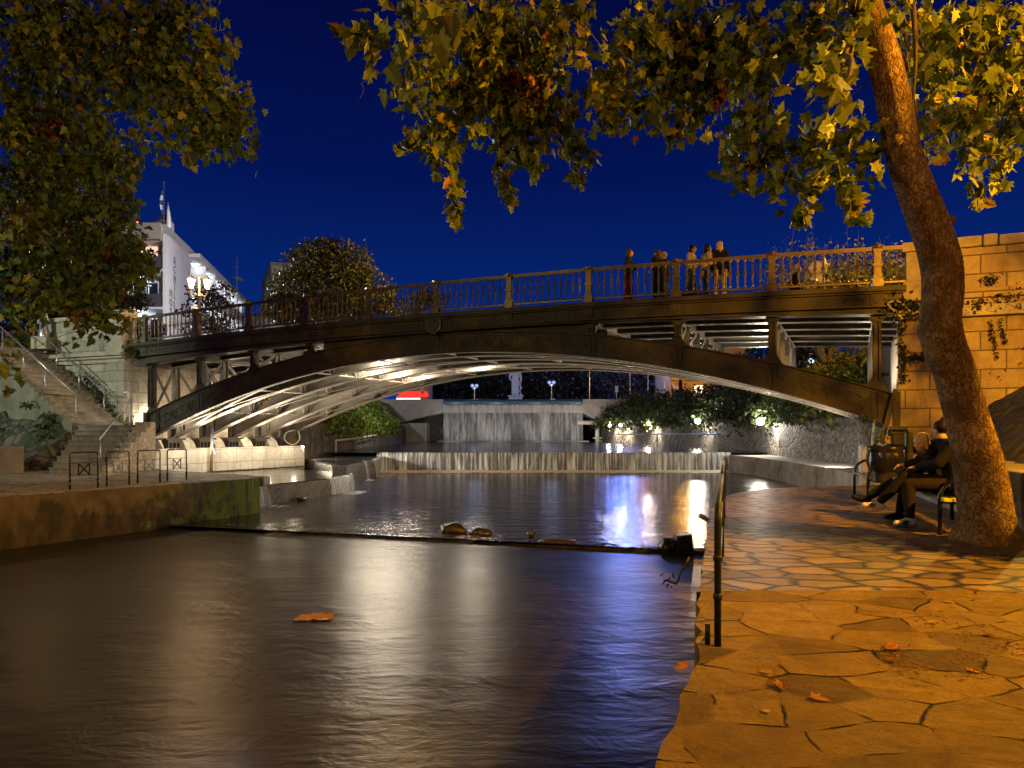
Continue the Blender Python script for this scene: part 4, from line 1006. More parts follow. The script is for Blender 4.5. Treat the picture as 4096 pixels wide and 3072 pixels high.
def headmesh(mb, c, fwd, up, s=1.0):
    """head with brow, nose, lips, chin, ears; c = middle of the head (eye height)"""
    f = Vector(fwd).normalized(); u = Vector(up); u = (u-f*u.dot(f)).normalized(); r = f.cross(u)
    R = Matrix((r, f, u)).transposed()
    q = lambda x, y, z: Vector(c)+r*x*s+f*y*s+u*z*s
    mb.ball(q(0,-.012,.03), (.074*s,.094*s,.088*s), 14, 10, R); mb.ball(q(0,.022,-.035), (.060*s,.068*s,.080*s), 12, 8, R)
    mb.ball(q(0,.055,-.098), (.026*s,.024*s,.020*s), 8, 6, R)
    mb.caps(q(-.035,.083,.014), q(.035,.083,.014), .013*s, .013*s, 7)
    mb.caps(q(0,.088,.005), q(0,.108,-.036), .009*s, .014*s, 7); mb.ball(q(-.011,.094,-.040), (.009*s,)*3, 6, 5); mb.ball(q(.011,.094,-.040), (.009*s,)*3, 6, 5)
    mb.caps(q(-.02,.083,-.064), q(.02,.083,-.064), .008*s, .008*s, 6); mb.caps(q(-.017,.080,-.077), q(.017,.080,-.077), .009*s, .009*s, 6)
    for e in (-1,1):
        mb.ball(q(.045*e,.062,-.03), (.022*s,.02*s,.026*s), 8, 6, R); mb.ball(q(.074*e,-.012,-.012), (.012*s,.022*s,.034*s), 8, 6, R)
    return q, R
def sub(a, b, t): return Vector(a).lerp(Vector(b), t)
def person(label, J, fwd, skin, top, bottom, hair, hairkind, shoe, group=None, hs=1.0, vox=.011, sole=None, long_coat=0, face_up=None, build=1.0, belt=None, skinhand=True, headfwd=None):
    """J: joints pelvis chest neck head  shL elL wrL  shR elR wrR  hipL knL anL  hipR knR anR (world)"""
    J = {k: Vector(v) for k, v in J.items()}; f = Vector(fwd).normalized(); hf = Vector(headfwd or fwd).normalized(); b = build
    mb = MB()
    up = (J['neck']-J['pelvis']).normalized(); rt = f.cross(V(0,0,1)).normalized()
    mb.caps(J['pelvis'], J['chest'], .115*b, .13*b, 12); mb.caps(J['chest'], sub(J['chest'],J['neck'],.8), .13*b, .07, 12)
    mb.caps(J['hipL'], J['hipR'], .10*b, .10*b, 10); mb.caps(J['shL'], J['shR'], .06*b, .06*b, 10)
    mb.caps(sub(J['neck'],J['chest'],.15), J['head']+V(0,0,-.05), .056, .052, 10)
    q, R = headmesh(mb, J['head'], hf, V(0,0,1) if face_up is None else face_up, hs)
    for s_ in 'LR':
        mb.caps(J['sh'+s_], J['el'+s_], .050*b, .038*b, 9); mb.caps(J['el'+s_], J['wr'+s_], .038*b, .026, 9)
        mb.caps(J['hip'+s_], J['kn'+s_], .085*b, .055*b, 10); mb.caps(J['kn'+s_], sub(J['kn'+s_],J['an'+s_],.35), .055*b, .056*b, 10); mb.caps(sub(J['kn'+s_],J['an'+s_],.35), J['an'+s_], .056*b, .036, 9)
        d = (J['wr'+s_]-J['el'+s_]).normalized(); pn = J.get('pn'+s_, f+V(0,0,-.4))
        hand(mb, J['wr'+s_]+d*.012, J.get('hd'+s_, d), pn, 1.0, J['cu'+s_].x if 'cu'+s_ in J else .6, 1 if s_ == 'L' else -1)
        fd = J.get('ft'+s_, f); fd = Vector(fd).normalized(); a = J['an'+s_]
        mb.caps(a+V(0,0,-.03)-fd*.03, a+fd*.13+V(0,0,-.062), .034, .028, 8)
    o = remesh(mb, 'person', skin, vox, None, 2)
    lo = min((Vector(v.co)).z for v in o.data.vertices)
    tag(o, label, 'person', group)
    # garments
    mb = MB(); g = .024
    mb.caps(sub(J['pelvis'],J['chest'],-.15 if not long_coat else -.2), J['chest'], .125*b+g, .135*b+g, 14); mb.caps(J['chest'], sub(J['chest'],J['neck'],.78), .135*b+g, .082+g*.4, 14)
    mb.caps(J['shL'], J['shR'], .062*b+g, .062*b+g, 12)
    if long_coat:
        for s_ in 'LR': mb.caps(J['hip'+s_], sub(J['hip'+s_],J['kn'+s_],long_coat), .12*b+g, .11*b+g, 12)
    else: mb.caps(sub(J['hipL'],J['hipR'],.1)+V(0,0,.03), sub(J['hipR'],J['hipL'],.1)+V(0,0,.03), .10*b+g, .10*b+g, 12)
    for s_ in 'LR':
        mb.caps(J['sh'+s_], J['el'+s_], .056*b+g, .046*b+g, 10); mb.caps(J['el'+s_], sub(J['el'+s_],J['wr'+s_],.93), .046*b+g, .032+g*.7, 10)
    c0 = sub(J['neck'],J['head'],.12); mb.tube([c0+Vector((math.cos(a)*.066,math.sin(a)*.066,.0)) for a in [i*math.pi/6 for i in range(13)]], .024, 8)
    jk = remesh(mb, 'jacket', top, max(vox,.013), o, 3)
    mb = MB(); g = .016
    mb.caps(J['hipL'], J['hipR'], .105*b+g, .105*b+g, 12); mb.caps(J['pelvis'], sub(J['pelvis'],J['chest'],.3), .118*b+g, .112*b+g, 12)
    for s_ in 'LR':
        mb.caps(J['hip'+s_], J['kn'+s_], .09*b+g, .062*b+g, 11); mb.caps(J['kn'+s_], sub(J['kn'+s_],J['an'+s_],.35), .062*b+g, .06*b+g, 11); mb.caps(sub(J['kn'+s_],J['an'+s_],.35), sub(J['kn'+s_],J['an'+s_],.90), .06*b+g, .042+g, 11)
    remesh(mb, 'trousers', bottom, max(vox,.013), o, 3)
    for s_ in 'LR':
        mb = MB(); fd = Vector(J.get('ft'+s_, f)).normalized(); a = J['an'+s_]; x = fd.cross(V(0,0,1)).normalized(); u = x.cross(fd)
        mb.caps(a-u*.02, a-u*.05-fd*.03, .05, .046, 10); mb.caps(a-u*.045-fd*.045, a-u*.056+fd*.165, .048, .038, 10); mb.caps(a-u*.02+fd*.01, a-u*.045+fd*.10, .050, .040, 10)
        sh = remesh(mb, 'shoe', shoe, .009, o, 2)
        if sole:
            for k in range(3):
                m2 = MB()
                for e in (-1,1): m2.bar(a-u*.012+fd*(.035+.026*k)+x*e*.047, a-u*.066+fd*(.062+.026*k)+x*e*.047, .012, .010, x)
                m2.build('stripe', sole, sh)
    mb = MB(); hd = J['head']; hu = V(0,0,1) if face_up is None else Vector(face_up); hu = (hu-hf*hu.dot(hf)).normalized(); hr = hf.cross(hu)
    Q = lambda x, y, z: hd+hr*x*hs+hf*y*hs+hu*z*hs; R3 = Matrix((hr, hf, hu)).transposed()
    mb.ball(Q(0,-.026,.044), (.090*hs,.102*hs,.094*hs), 14, 10, R3)
    if hairkind == 'long':
        mb.ball(Q(0,-.065,-.05), (.082*hs,.055*hs,.12*hs), 12, 8, R3); mb.caps(Q(-.05,-.06,-.05), Q(-.055,-.075,-.22), .04, .028, 9); mb.caps(Q(.05,-.06,-.05), Q(.055,-.075,-.22), .04, .028, 9); mb.caps(Q(0,-.08,-.05), Q(0,-.10,-.24), .05, .03, 9)
        mb.caps(Q(-.068,.01,.03), Q(-.072,-.01,-.12), .022, .018, 8); mb.caps(Q(.068,.01,.03), Q(.072,-.01,-.12), .022, .018, 8)
    elif hairkind == 'bob':
        mb.ball(Q(0,-.055,-.03), (.085*hs,.06*hs,.095*hs), 12, 8, R3); mb.caps(Q(-.068,.015,.04), Q(-.072,0,-.08), .026, .022, 8); mb.caps(Q(.068,.015,.04), Q(.072,0,-.08), .026, .022, 8)
    elif hairkind == 'bun':
        mb.ball(Q(0,-.055,.145), (.036,.038,.032), 10, 7, R3)
    remesh(mb, 'hair', hair, .010, o, 2)
    return o
def standing(base, az, h=1.7, lean=0.0, arms='down', stride=.06):
    """joints of a standing figure; az = heading (0 = +x)"""
    f = V(math.cos(az), math.sin(az), 0); l = V(-f.y, f.x, 0); b = Vector(base); k = h/1.72
    P = lambda x, y, z: b+f*x*k+l*y*k+V(0,0,z*k)
    J = dict(pelvis=P(0,0,.95), chest=P(.02+lean*.5,0,1.28), neck=P(.0+lean,0,1.46), head=P(.03+lean*1.2,0,1.605), shL=P(lean*.9,.165,1.41), shR=P(lean*.9,-.165,1.41),
        hipL=P(0,.085,.90), hipR=P(0,-.085,.90), knL=P(.02+stride,.095,.49), knR=P(.03-stride,-.095,.49), anL=P(-.02+stride,.10,.085), anR=P(-.02-stride,-.10,.085))
    if arms == 'down': J.update(elL=P(-.03,.235,1.13), wrL=P(.05,.25,.88), elR=P(-.03,-.235,1.13), wrR=P(.05,-.25,.88))
    elif arms == 'fold': J.update(elL=P(.03,.22,1.14), wrL=P(.22,.02,1.16), elR=P(.03,-.22,1.14), wrR=P(.22,-.02,1.12))
    elif arms == 'phone': J.update(elL=P(.04,.22,1.14), wrL=P(.27,.08,1.22), elR=P(.02,-.23,1.13), wrR=P(.26,-.06,1.18))
    elif arms == 'out': J.update(elL=P(.10,.22,1.15), wrL=P(.34,.15,1.15), elR=P(.08,-.23,1.14), wrR=P(.30,-.15,1.05))
    return J
hairD = cloth('dark_hair', (.016,.010,.007), .5); hairB = cloth('blonde_hair', (.50,.36,.17), .5); hairN = cloth('brown_hair', (.075,.040,.02), .5); hairG = cloth('grey_hair', (.30,.27,.23), .6)
navy = cloth('navy_hoodie', (.018,.022,.045)); red = cloth('crimson_trousers', (.20,.018,.03)); blk = cloth('black_wool', (.012,.012,.013)); jean = cloth('blue_denim', (.035,.065,.16)); cream = cloth('cream_quilted', (.52,.46,.40)); tan = cloth('tan_trousers', (.42,.34,.26)); pale = cloth('pale_pink_jacket', (.42,.36,.34)); dkj = cloth('dark_brown_jacket', (.035,.026,.02)); shoeD = cloth('dark_shoe', (.015,.014,.013), .5); shoeW = plain('white_leather', (.62,.56,.47), .5, 0, .15, 9, .1, 40); strp = plain('black_stripe', (.012,.012,.013), .5, 0, .1, 9, 0)
gD = lambda px, w: bp(s_of(px,w), w, f_deck(s_of(px,w))-.02)
GR = 'people standing on the bridge'
w = .75
person('person in a dark hoodie and crimson trousers standing on the bridge facing right', standing(gD(2512,w), ang, 1.76, .02, 'phone'), V(math.cos(ang),math.sin(ang),0), M_SKIN, navy, red, hairN, 'bob', shoeD, GR)
person('person dressed all in black standing close to the left of the railing post', standing(gD(2636,w), ang+2.6, 1.66, .04, 'fold'), V(math.cos(ang+2.6),math.sin(ang+2.6),0), M_SKIN, blk, blk, hairN, 'long', shoeD, GR)
person('fair-haired person in a dark jacket and jeans behind the one in black', standing(gD(2662,1.25), ang+3.3, 1.70, .03, 'out'), V(math.cos(ang+3.3),math.sin(ang+3.3),0), M_SKIN, dkj, jean, hairB, 'short', shoeD, GR)
person('dark-haired person in a cream quilted jacket and jeans by the railing', standing(gD(2762,w), ang-.25, 1.70, .03, 'phone'), V(math.cos(ang-.25),math.sin(ang-.25),0), M_SKIN, cream, jean, hairD, 'long', shoeD, GR)
person('person in a pale pink jacket and jeans, right of the cream jacket', standing(gD(2824,w), ang+.5, 1.69, .02, 'fold'), V(math.cos(ang+.5),math.sin(ang+.5),0), M_SKIN, pale, jean, hairD, 'long', shoeD, GR)
person('blonde person in a black jacket and tan trousers facing left on the bridge', standing(gD(2880,w), ang+1.9, 1.76, .03, 'down'), V(math.cos(ang+1.9),math.sin(ang+1.9),0), M_SKIN, blk, tan, hairB, 'long', shoeD, GR)
person('grey-haired person in black seen only from the chest up behind the railing', standing(gD(3178,4.4), ang+.35, 1.78, .06, 'down'), V(math.cos(ang+.35),math.sin(ang+.35),0), M_SKIN, blk, blk, hairG, 'short', shoeD, GR, hs=1.12)
# man with the bun on the near bench, facing the river (-RQ), head turned to the woman (+RD)
o0 = V(5.2,7.9,0)
def BN(t, q, z): return o0+RD*t+RQ*q+V(0,0,z)
fw = -RQ
J = dict(pelvis=BN(.72,.40,.56), chest=BN(.76,.32,.92), neck=BN(.83,.26,1.13), head=BN(.89,.21,1.275), shL=BN(.62,.30,1.07), shR=BN(1.00,.24,1.08),
   elL=BN(.60,.12,.84), wrL=BN(.84,-.06,.78), elR=BN(1.18,.10,.86), wrR=BN(1.22,-.12,.80), hipL=BN(.63,.36,.54), hipR=BN(.82,.36,.54),
   knL=BN(.66,-.20,.56), anL=BN(.58,-.20,.11), knR=BN(.92,-.18,.64), anR=BN(.96,-.50,.27), ftL=tuple(-RQ+RD*-.25), ftR=tuple(-RQ*.9+RD*.1+V(0,0,.12)), pnL=(0,0,-1), pnR=(0,0,-1))
person('person with a hair bun in a black jacket sitting on the nearer bench', J, fw, M_SKIN, blk, cloth('dark_olive_trousers', (.020,.015,.011)), hairD, 'bun', shoeW, 'couple on the nearer bench', vox=.0085, sole=strp, headfwd=tuple(fw*.55+RD*.85), build=1.08)
J = dict(pelvis=BN(1.30,.38,.54), chest=BN(1.24,.24,.84), neck=BN(1.17,.13,1.00), head=BN(1.10,.04,1.105), shL=BN(1.10,.20,.95), shR=BN(1.36,.14,.93),
   elL=BN(1.06,.02,.74), wrL=BN(1.16,-.14,.66), elR=BN(1.42,-.02,.72), wrR=BN(1.28,-.16,.64), hipL=BN(1.22,.34,.52), hipR=BN(1.38,.34,.52),
   knL=BN(1.22,-.12,.54), anL=BN(1.20,-.20,.11), knR=BN(1.34,-.16,.60), anR=BN(1.36,-.58,.30), ftL=tuple(-RQ), ftR=tuple(-RQ*.8+V(0,0,.35)), pnL=(0,0,-1), pnR=(0,0,-1))
person('blonde person in dark clothes leaning her head towards the bun-haired neighbour', J, fw, M_SKIN, cloth('charcoal_top', (.028,.024,.024)), cloth('black_jeans', (.014,.015,.02)), hairB, 'bob', shoeD, 'couple on the nearer bench', vox=.0085, headfwd=tuple(fw*.75-RD*.65+V(0,0,-.25)), build=.88)
mb = MB(); c = BN(.26,.36,.60)
mb.ball(c, (.25,.20,.15), 18, 12); mb.ball(c+V(.1,.05,.08), (.15,.14,.13), 14, 10); mb.caps(BN(.42,.3,.72), BN(.2,.42,.80), .03, .02, 8); mb.caps(BN(.1,.3,.62), BN(.2,.42,.80), .022, .02, 8)
o = remesh(mb, 'bag', M_BAG, .014, None, 2); tag(o, 'crumpled black bag lying on the near end of the bench beside the tree', 'bag')
# a far passer-by above the ivy
c = at(2722,1592,60); person('distant person in dark clothes walking behind the ivy on the right bank', standing((c.x,c.y,4.6), 2.6, 1.7, 0, 'down'), V(math.cos(2.6),math.sin(2.6),0), M_SKIN, navy, jean, hairN, 'short', shoeD, None, vox=.03)
M_FOIL = plain('white_foil', (.55,.52,.48), .25, .2, .3, 6, .3, 10)
# balloons above the bridge on the right
for px, py, w_, lab, star in ((3292,1062,3.6,'white star-shaped foil balloon behind the railing on the right',1),(3262,1072,3.5,'small round white balloon between the star and the round foil one',0),(3270,1118,3.6,'round white foil balloon hanging lowest behind the railing on the right',0)):
    s_ = s_of(px,w_); Yb = bp(s_,w_,0).y; c = at(px,py,Yb); T = thing('balloon', tuple(c), lab, 'balloon', 'white balloons on the bridge'); mb = MB()
    if star:
        L = [V((.30 if k % 2 == 0 else .15)*math.sin(k*math.pi/5+.2),0,(.30 if k % 2 == 0 else .15)*math.cos(k*math.pi/5+.2)) for k in range(10)]
        mb.add([c+q for q in L]+[c+V(0,-.12,0),c+V(0,.12,0)], [(k,(k+1)%10,10) for k in range(10)]+[((k+1)%10,k,11) for k in range(10)])
    else: mb.ball(c, (.22,.12,.22), 14, 10)
    mb.build('foil', M_FOIL, T, smooth=not star); mb = MB(); mb.tube([c+V(0,0,-.2), V(c.x-.05,c.y,f_deck(s_)+.9)], .006, 4); mb.build('string', M_WHITE, T)
# ---------- foliage
half = [(.0,.0),(.13,-.07),(.40,-.09),(.29,.13),(.55,.36),(.27,.42),(.29,.60),(.0,1.0)]
LV = [(x,y,-abs(x)*.22) for x,y in half]+[(-x,y,-abs(x)*.22) for x,y in half[1:-1]]+[(0,.45,0)]
LF = [(0,1,2,3,4,5,6,7,14),(0,14,7,13,12,11,10,9,8)]
QV = [(0,0,0),(.32,.5,-.06),(0,1,0),(-.32,.5,-.06)]; QF = [(0,1,2,3)]
PAL_Y = [((.075,.098,.012),.46),((.036,.060,.010),.28),((.15,.165,.018),.17),((.18,.14,.014),.04),((.15,.07,.012),.015)]
PAL_G = [((.048,.068,.010),.46),((.026,.044,.009),.34),((.085,.100,.013),.14),((.11,.07,.012),.04),((.08,.03,.012),.02)]
def pick(pal, n, shift=0.0):
    c = np.array([p[0] for p in pal]); w = np.cumsum([p[1] for p in pal]); w /= w[-1]
    i = np.searchsorted(w, np.clip(RNG.random(n)*(1-abs(shift))+max(0,shift), 0, .999)); out = c[i]*RNG.uniform(.7,1.35,(n,1)); return out
def leaves_obj(name, P, size, cols, mat, parent, tmpl='plane', droop=.8, outward=None, origin=None):
    n = len(P); TV, TF = (np.array(LV), LF) if tmpl == 'plane' else (np.array(QV), QF)
    d = RNG.normal(0, .55, (n,3)); d[:,2] -= droop
    if outward is not None: d += outward*.5
    d /= np.linalg.norm(d, axis=1)[:,None]
    r = RNG.normal(0, 1, (n,3)); x = np.cross(d, r); x /= np.linalg.norm(x, axis=1)[:,None]; z = np.cross(x, d)
    s = size*RNG.uniform(.6, 1.25, n)
    curl = RNG.uniform(-.3,.9,n)
    tv = TV[None]*s[:,None,None]
    zz = tv[:,:,2]-curl[:,None]*(TV[None,:,1]**2)*s[:,None]*.25
    W = P[:,None,:]+tv[:,:,0:1]*x[:,None,:]+tv[:,:,1:2]*d[:,None,:]+zz[:,:,None]*z[:,None,:]
    k = len(TV); mb = MB(); mb.v = W.reshape(-1,3).tolist(); mb.f = [tuple(a+i*k for a in f) for i in range(n) for f in TF]; mb.m = [0]*len(mb.f)
    mb.cols = np.concatenate([np.repeat(cols, k, axis=0), np.ones((n*k,1))], 1)
    return mb.build(name, mat, parent, fixn=False, origin=origin)
K2 = 4096/2212
def blob_pts(bl, dens, leaf, thick=.5):
    """bl: (x,y,rx,ry,Y) in 2212-px units -> leaf positions and blob centres"""
    P = []; C = []; G = []
    for bi, (x,y,rx,ry,Y) in enumerate(bl):
        c = at(x*K2, y*K2, Y); a, b = rx*K2/F*Y, ry*K2/F*Y
        t = max(.25, min(1.4, thick*(a+b)))
        n = max(5, int(dens*math.pi*a*b/(leaf*leaf*.42)))
        m = max(3, n//6)
        # small hanging sprays of about six leaves
        v = RNG.normal(0,1,(m,3)); v /= np.linalg.norm(v,axis=1)[:,None]; v *= (RNG.random((m,1))**(1/2.2))
        sp = v*np.array([a,t,b])*1.0+np.array(c)
        q = np.repeat(sp, 6, axis=0); k = np.tile(np.arange(6), m)
        q = q+RNG.normal(0, leaf*.55, q.shape); q[:,2] -= (k-2.5)*leaf*.42
        P.append(q); C.append(c); G.append(np.full(len(q), bi))
    return np.concatenate(P), C, np.concatenate(G)
def strand_pts(st, leaf):
    P = []; 
    for pts, w, Y, n in st:
        pts = [at(x*K2,y*K2,Y) for x,y in pts]; r = w*K2/F*Y
        for k in range(n):
            t = random.random()*(len(pts)-1); i = min(int(t), len(pts)-2); p = pts[i].lerp(pts[i+1], t-i)
            P.append((p.x+random.gauss(0,r*.5), p.y+random.gauss(0,r*.7), p.z+random.gauss(0,r*.4)))
    return np.array(P)
def branches(name, nodes, C, parent, r0=.06, sag=.12, twigs=None):
    mb = MB(); done = [(Vector(p), r) for p, r in nodes]; left = sorted([Vector(c) for c in C], key=lambda c: min((c-p).length for p, r in done))
    for c in left:
        p, r = min(done, key=lambda q: (q[0]-c).length+.25*max(0, q[0].z-c.z)); L = (c-p).length
        r1 = max(.007, min(r*.72, r0*.5)); m = p.lerp(c,.5)+V(random.uniform(-.1,.1)*L, random.uniform(-.1,.1)*L, sag*L)
        path = cr([p,m,c],5); mb.tube(path, [r*.8+(r1-r*.8)*i/(len(path)-1) for i in range(len(path))], 6)
        done.append((m, (r+r1)/2)); done.append((c, r1))
    for a, b, r in (twigs or []):
        m = a.lerp(b,.5)+V(random.uniform(-.05,.05),0,random.uniform(-.03,.06)); mb.tube(cr([a,m,b],4), [r*(1-.07*i) for i in range(9)], 4)
    return mb.build(name, M_TWIG, parent, smooth=True)
# --- leaning plane tree on the right
RT = thing('plane_tree', gnd(3945,2180), 'leaning plane tree with a thick curving bark trunk rising from the right walkway', 'tree')
tk = [(3960,2235,7.15,250),(3952,2180,7.18,222),(3948,2110,7.2,195),(3944,2030,7.2,187),(3922,1900,7.2,181),(3874,1700,7.2,152),(3820,1500,7.15,145),(3782,1400,7.1,144),(3762,1300,7.05,146),(3770,1150,7.0,146),(3752,1000,6.95,141),(3678,800,6.9,136),(3614,600,6.8,128),(3575,400,6.7,124),(3524,200,6.6,118),(3455,0,6.5,108),(3380,-260,6.4,95),(3300,-560,6.2,80),(3180,-900,6.0,62)]
path = cr([at(a,b,c) for a,b,c,d in tk], 5); rad = []
for i in range(len(tk)-1):
    for k in range(5): rad.append((tk[i][3]+(tk[i+1][3]-tk[i][3])*k/5)/2/F*tk[i][2])
rad.append(tk[-1][3]/2/F*6)
mb = MB(); mb.tube(path, rad, 36)
vs = []
for i, p in enumerate(mb.v):
    ring = min(i//36, len(path)-1); c = path[ring]; d = Vector(p)-c; a = math.atan2(d.y,d.x); z = c.z
    k = 1+.07*noise.fractal(Vector((math.cos(a)*1.5,math.sin(a)*1.5,z*1.3)),1,2,4)+.035*noise.noise(Vector((math.cos(a)*5,math.sin(a)*5,z*2.2)))
    if z < .45: k += .22*(max(0,.45-z)/.45)**1.6*(1+.9*math.sin(a*5+1))
    vs.append(tuple(c+d*k))
mb.v = vs; mb.build('trunk', M_BARK, RT, smooth=True)
mb = MB()
for p, r in ((at(3700,1010,6.8),.07),(at(3805,880,6.85),.05),(at(3590,560,6.6),.06)): mb = MB(); mb.ball(p, (r,r*.8,r), 8, 6); mb.build('burl', M_BARK, RT, smooth=True)
rb = [(790,45,34,50,4.6),(800,92,22,22,4.6),(1000,60,110,80,8.5),(1075,150,120,110,9),(935,120,60,60,8),(1150,90,100,90,9.3),(985,215,80,70,9),(1095,235,105,75,9.5),(1180,215,65,65,9.5),(905,200,48,28,8.8),(930,285,40,42,9),(1130,300,50,35,9.4),(1210,265,40,35,9.5),
 (1325,165,50,80,8.5),(1400,110,100,95,8.8),(1500,80,110,80,9),(1480,175,95,65,9),(1390,235,48,38,8.6),(1455,262,40,34,8.8),(1330,235,40,32,8.6),(1560,130,70,70,9),(1260,55,50,40,8.2),(1240,105,22,34,8),(1215,20,60,30,8.2),(1540,200,38,38,9),(880,30,60,36,8),
 (1610,90,60,70,8),(1700,90,60,62,7.6),(1640,170,45,36,7.8),(1780,60,70,50,7.2),(1760,130,42,42,7),(1850,50,60,48,6.5),(1825,120,40,34,6.4),(1770,185,30,42,5.2),(1825,205,22,40,5.2),
 (1620,255,42,40,8),(1590,315,36,50,8),(1650,310,55,40,7.8),(1720,318,60,30,7.5),(1790,305,62,32,7.3),(1855,312,50,34,7),(1640,350,45,28,7.8),(1695,385,40,32,7.6),(1765,350,42,38,7.2),(1890,330,28,28,6.9),(1590,360,22,22,8),
 (1955,40,55,50,7.5),(2040,70,80,75,8),(2140,60,85,80,8),(1960,130,24,36,7.4),(2030,165,60,60,8),(2110,165,70,70,8.2),(2180,170,50,80,8.4),(2010,235,34,40,7.8),(2070,255,55,50,8),(2150,265,55,50,8.2),(1985,270,20,42,7.6),(2020,330,22,30,7.8),(2090,310,46,34,8),(2140,335,40,34,8),(2180,345,28,30,8),(2200,250,30,60,8.2),(1995,110,40,40,7.8)]
P, C, G = blob_pts(rb, 3.5, .165)
st = [([(975,270),(980,380),(985,478)],17,9,120),([(1080,290),(1090,380),(1104,440)],16,9.4,85),([(1230,290),(1245,350),(1254,402)],13,9.4,45),([(1190,255),(1240,300),(1272,340)],20,9.4,60),([(935,310),(945,378)],11,9,28),([(1140,310),(1162,366)],15,9.3,40),([(905,290),(860,318)],16,9,36),([(1755,390),(1745,440),(1722,478)],17,7,44),([(1815,360),(1835,430),(1862,482)],19,6.6,60),([(1770,330),(1780,390)],18,7,40),([(2108,388),(2114,440)],12,7.6,22),([(1330,240),(1305,270)],14,8.5,20),([(1460,270),(1448,310)],12,8.8,24),([(1510,200),(1500,270)],14,9,30),([(1555,190),(1562,222)],9,9,10)]
P = np.concatenate([P, strand_pts(st, .165)]); n = len(P)
fld = np.array([noise.noise(Vector(p)*.55) for p in P])
cols = pick(PAL_Y, n)*1.75; cols[fld < -.25] = pick(PAL_G, int((fld < -.25).sum()))*1.6
def tint_near(x, y, Y, r, col):
    c = np.array(at(x*K2,y*K2,Y)); d = np.linalg.norm((P-c)*np.array([1,.35,1]), axis=1); m = d < r*K2/F*Y
    cols[m] = np.array(col)*RNG.uniform(.6,1.3,(int(m.sum()),1))
for a in ((1100,160,9,24),(1140,170,9,16),(1165,192,9,22),(1105,190,9,14)): tint_near(*a, (.22,.075,.012))
for a in ((1558,205,9,16),(1625,235,8,18),(1690,235,7.8,12)): tint_near(*a, (.27,.085,.013))
leaves_obj('crown', P, .15, cols, M_LEAF, RT, droop=.75)
bp_ = np.array([at(x*K2,y*K2,Y) for x,y,Y in ((925,70,4.6),(948,100,4.5),(975,80,4.7),(935,36,4.7),(1005,30,4.8),(985,56,4.6),(900,20,4.9),(1015,66,4.8),(870,14,5.0),(958,58,4.6))])
leaves_obj('low_spray', bp_+np.array([0,0,.08]), .19, pick(PAL_Y[:3], len(bp_)), M_LEAF, RT, droop=1.5)
tw = []
for (x0,y0,x1,y1,Y,r) in ((850,150,780,180,8,.008),(780,180,776,215,8,.005),(1690,140,1660,215,7.5,.012),(1740,100,1690,140,7.5,.012),(1660,215,1650,260,7.5,.007),(1920,270,1760,310,7,.02),(1760,310,1700,270,7.2,.008),(1075,290,1085,330,9,.007),(1085,330,1070,360,9,.004),(1972,10,1970,240,7.3,.035),(1970,240,1950,280,7.2,.04),(1560,30,1555,100,8.5,.02),(2108,360,2112,400,7.8,.007),(2150,50,2090,200,8,.014),(2090,200,2085,270,8,.008),(1900,150,1840,205,6.8,.008),(1880,230,1800,260,7,.007)):
    tw.append((at(x0*K2,y0*K2,Y), at(x1*K2,y1*K2,Y), r))
branches('limb', [(path[-20], .10),(path[-12], .10),(path[-30],.07),(path[-4],.09)], C[2:], RT, .075, .10, tw)
mb = MB(); c = at(800*K2,104*K2,4.6)
for dx, dz in ((0,0),(.02,-.045)): mb.ball(c+V(dx,0,dz), .016, 8, 6)
mb.build('seed_ball', plain('seed_ball_brown', (.16,.08,.03), .9, 0, .3, 30, .5, 90), RT, smooth=True)
# --- plane tree overhanging from the left
LT = thing('plane_tree', (-18.5,15.5,0), 'large dark plane tree whose leafy limbs hang in from the left edge', 'tree')
lb = [(60,50,120,80,15),(190,50,130,80,15),(310,60,100,80,14.5),(400,45,80,55,14.5),(470,100,36,58,14),(440,160,70,52,14),(380,150,80,66,14.5),(300,150,80,62,14.5),(180,150,100,80,15),(60,160,90,80,15.5),(50,270,76,80,15.5),(150,270,90,76,15.5),(215,290,46,60,15),(270,215,46,34,14.8),(400,240,66,60,14.2),(470,235,60,50,14),(520,240,34,36,13.8),(530,215,24,26,13.8),(500,290,46,34,13.8),(430,285,46,40,14),(420,325,30,22,14),(480,318,34,18,13.8),(545,320,12,10,13.8),(355,300,28,28,14.2),(300,290,26,26,14.5),(345,250,26,30,14.3),
 (40,380,66,80,15.5),(140,370,86,76,15.5),(225,370,60,56,15),(275,350,36,40,14.8),(30,490,60,80,15.5),(120,480,90,80,15.5),(205,460,70,70,15),(262,440,36,50,14.8),(240,530,60,60,15),(40,600,66,70,15.5),(140,590,90,66,15.5),(220,600,66,54,15),(275,570,50,50,14.7),(312,575,24,22,14.5),(60,675,50,24,15.5),(160,660,70,34,15),(230,680,60,26,14.8),(215,705,14,12,14.6),(270,700,16,14,14.6),(175,712,18,14,14.6),(290,490,16,24,14.6),(335,118,16,22,14.2),(10,790,16,44,13)]
P, C, G = blob_pts(lb, 2.5, .185); n = len(P)
fld = np.array([noise.noise(Vector(p)*.45) for p in P])
cols = pick(PAL_G, n)*1.6; m = fld > .18; cols[m] = pick(PAL_Y, int(m.sum()))*1.5; m = fld < -.3; cols[m] *= .7
for a in ((100,260,15,30,(.11,.02,.012)),(120,470,15.3,24,(.13,.16,.016)),(255,560,15,20,(.14,.045,.012)),(75,500,15,36,(.12,.13,.014)),(20,470,15,60,(.15,.125,.015))): 
    c = np.array(at(a[0]*K2,a[1]*K2,a[2])); d = np.linalg.norm((P-c)*np.array([1,.4,1]),axis=1); m = d < a[3]*K2/F*a[2]; cols[m] = np.array(a[4])*RNG.uniform(.6,1.3,(int(m.sum()),1))
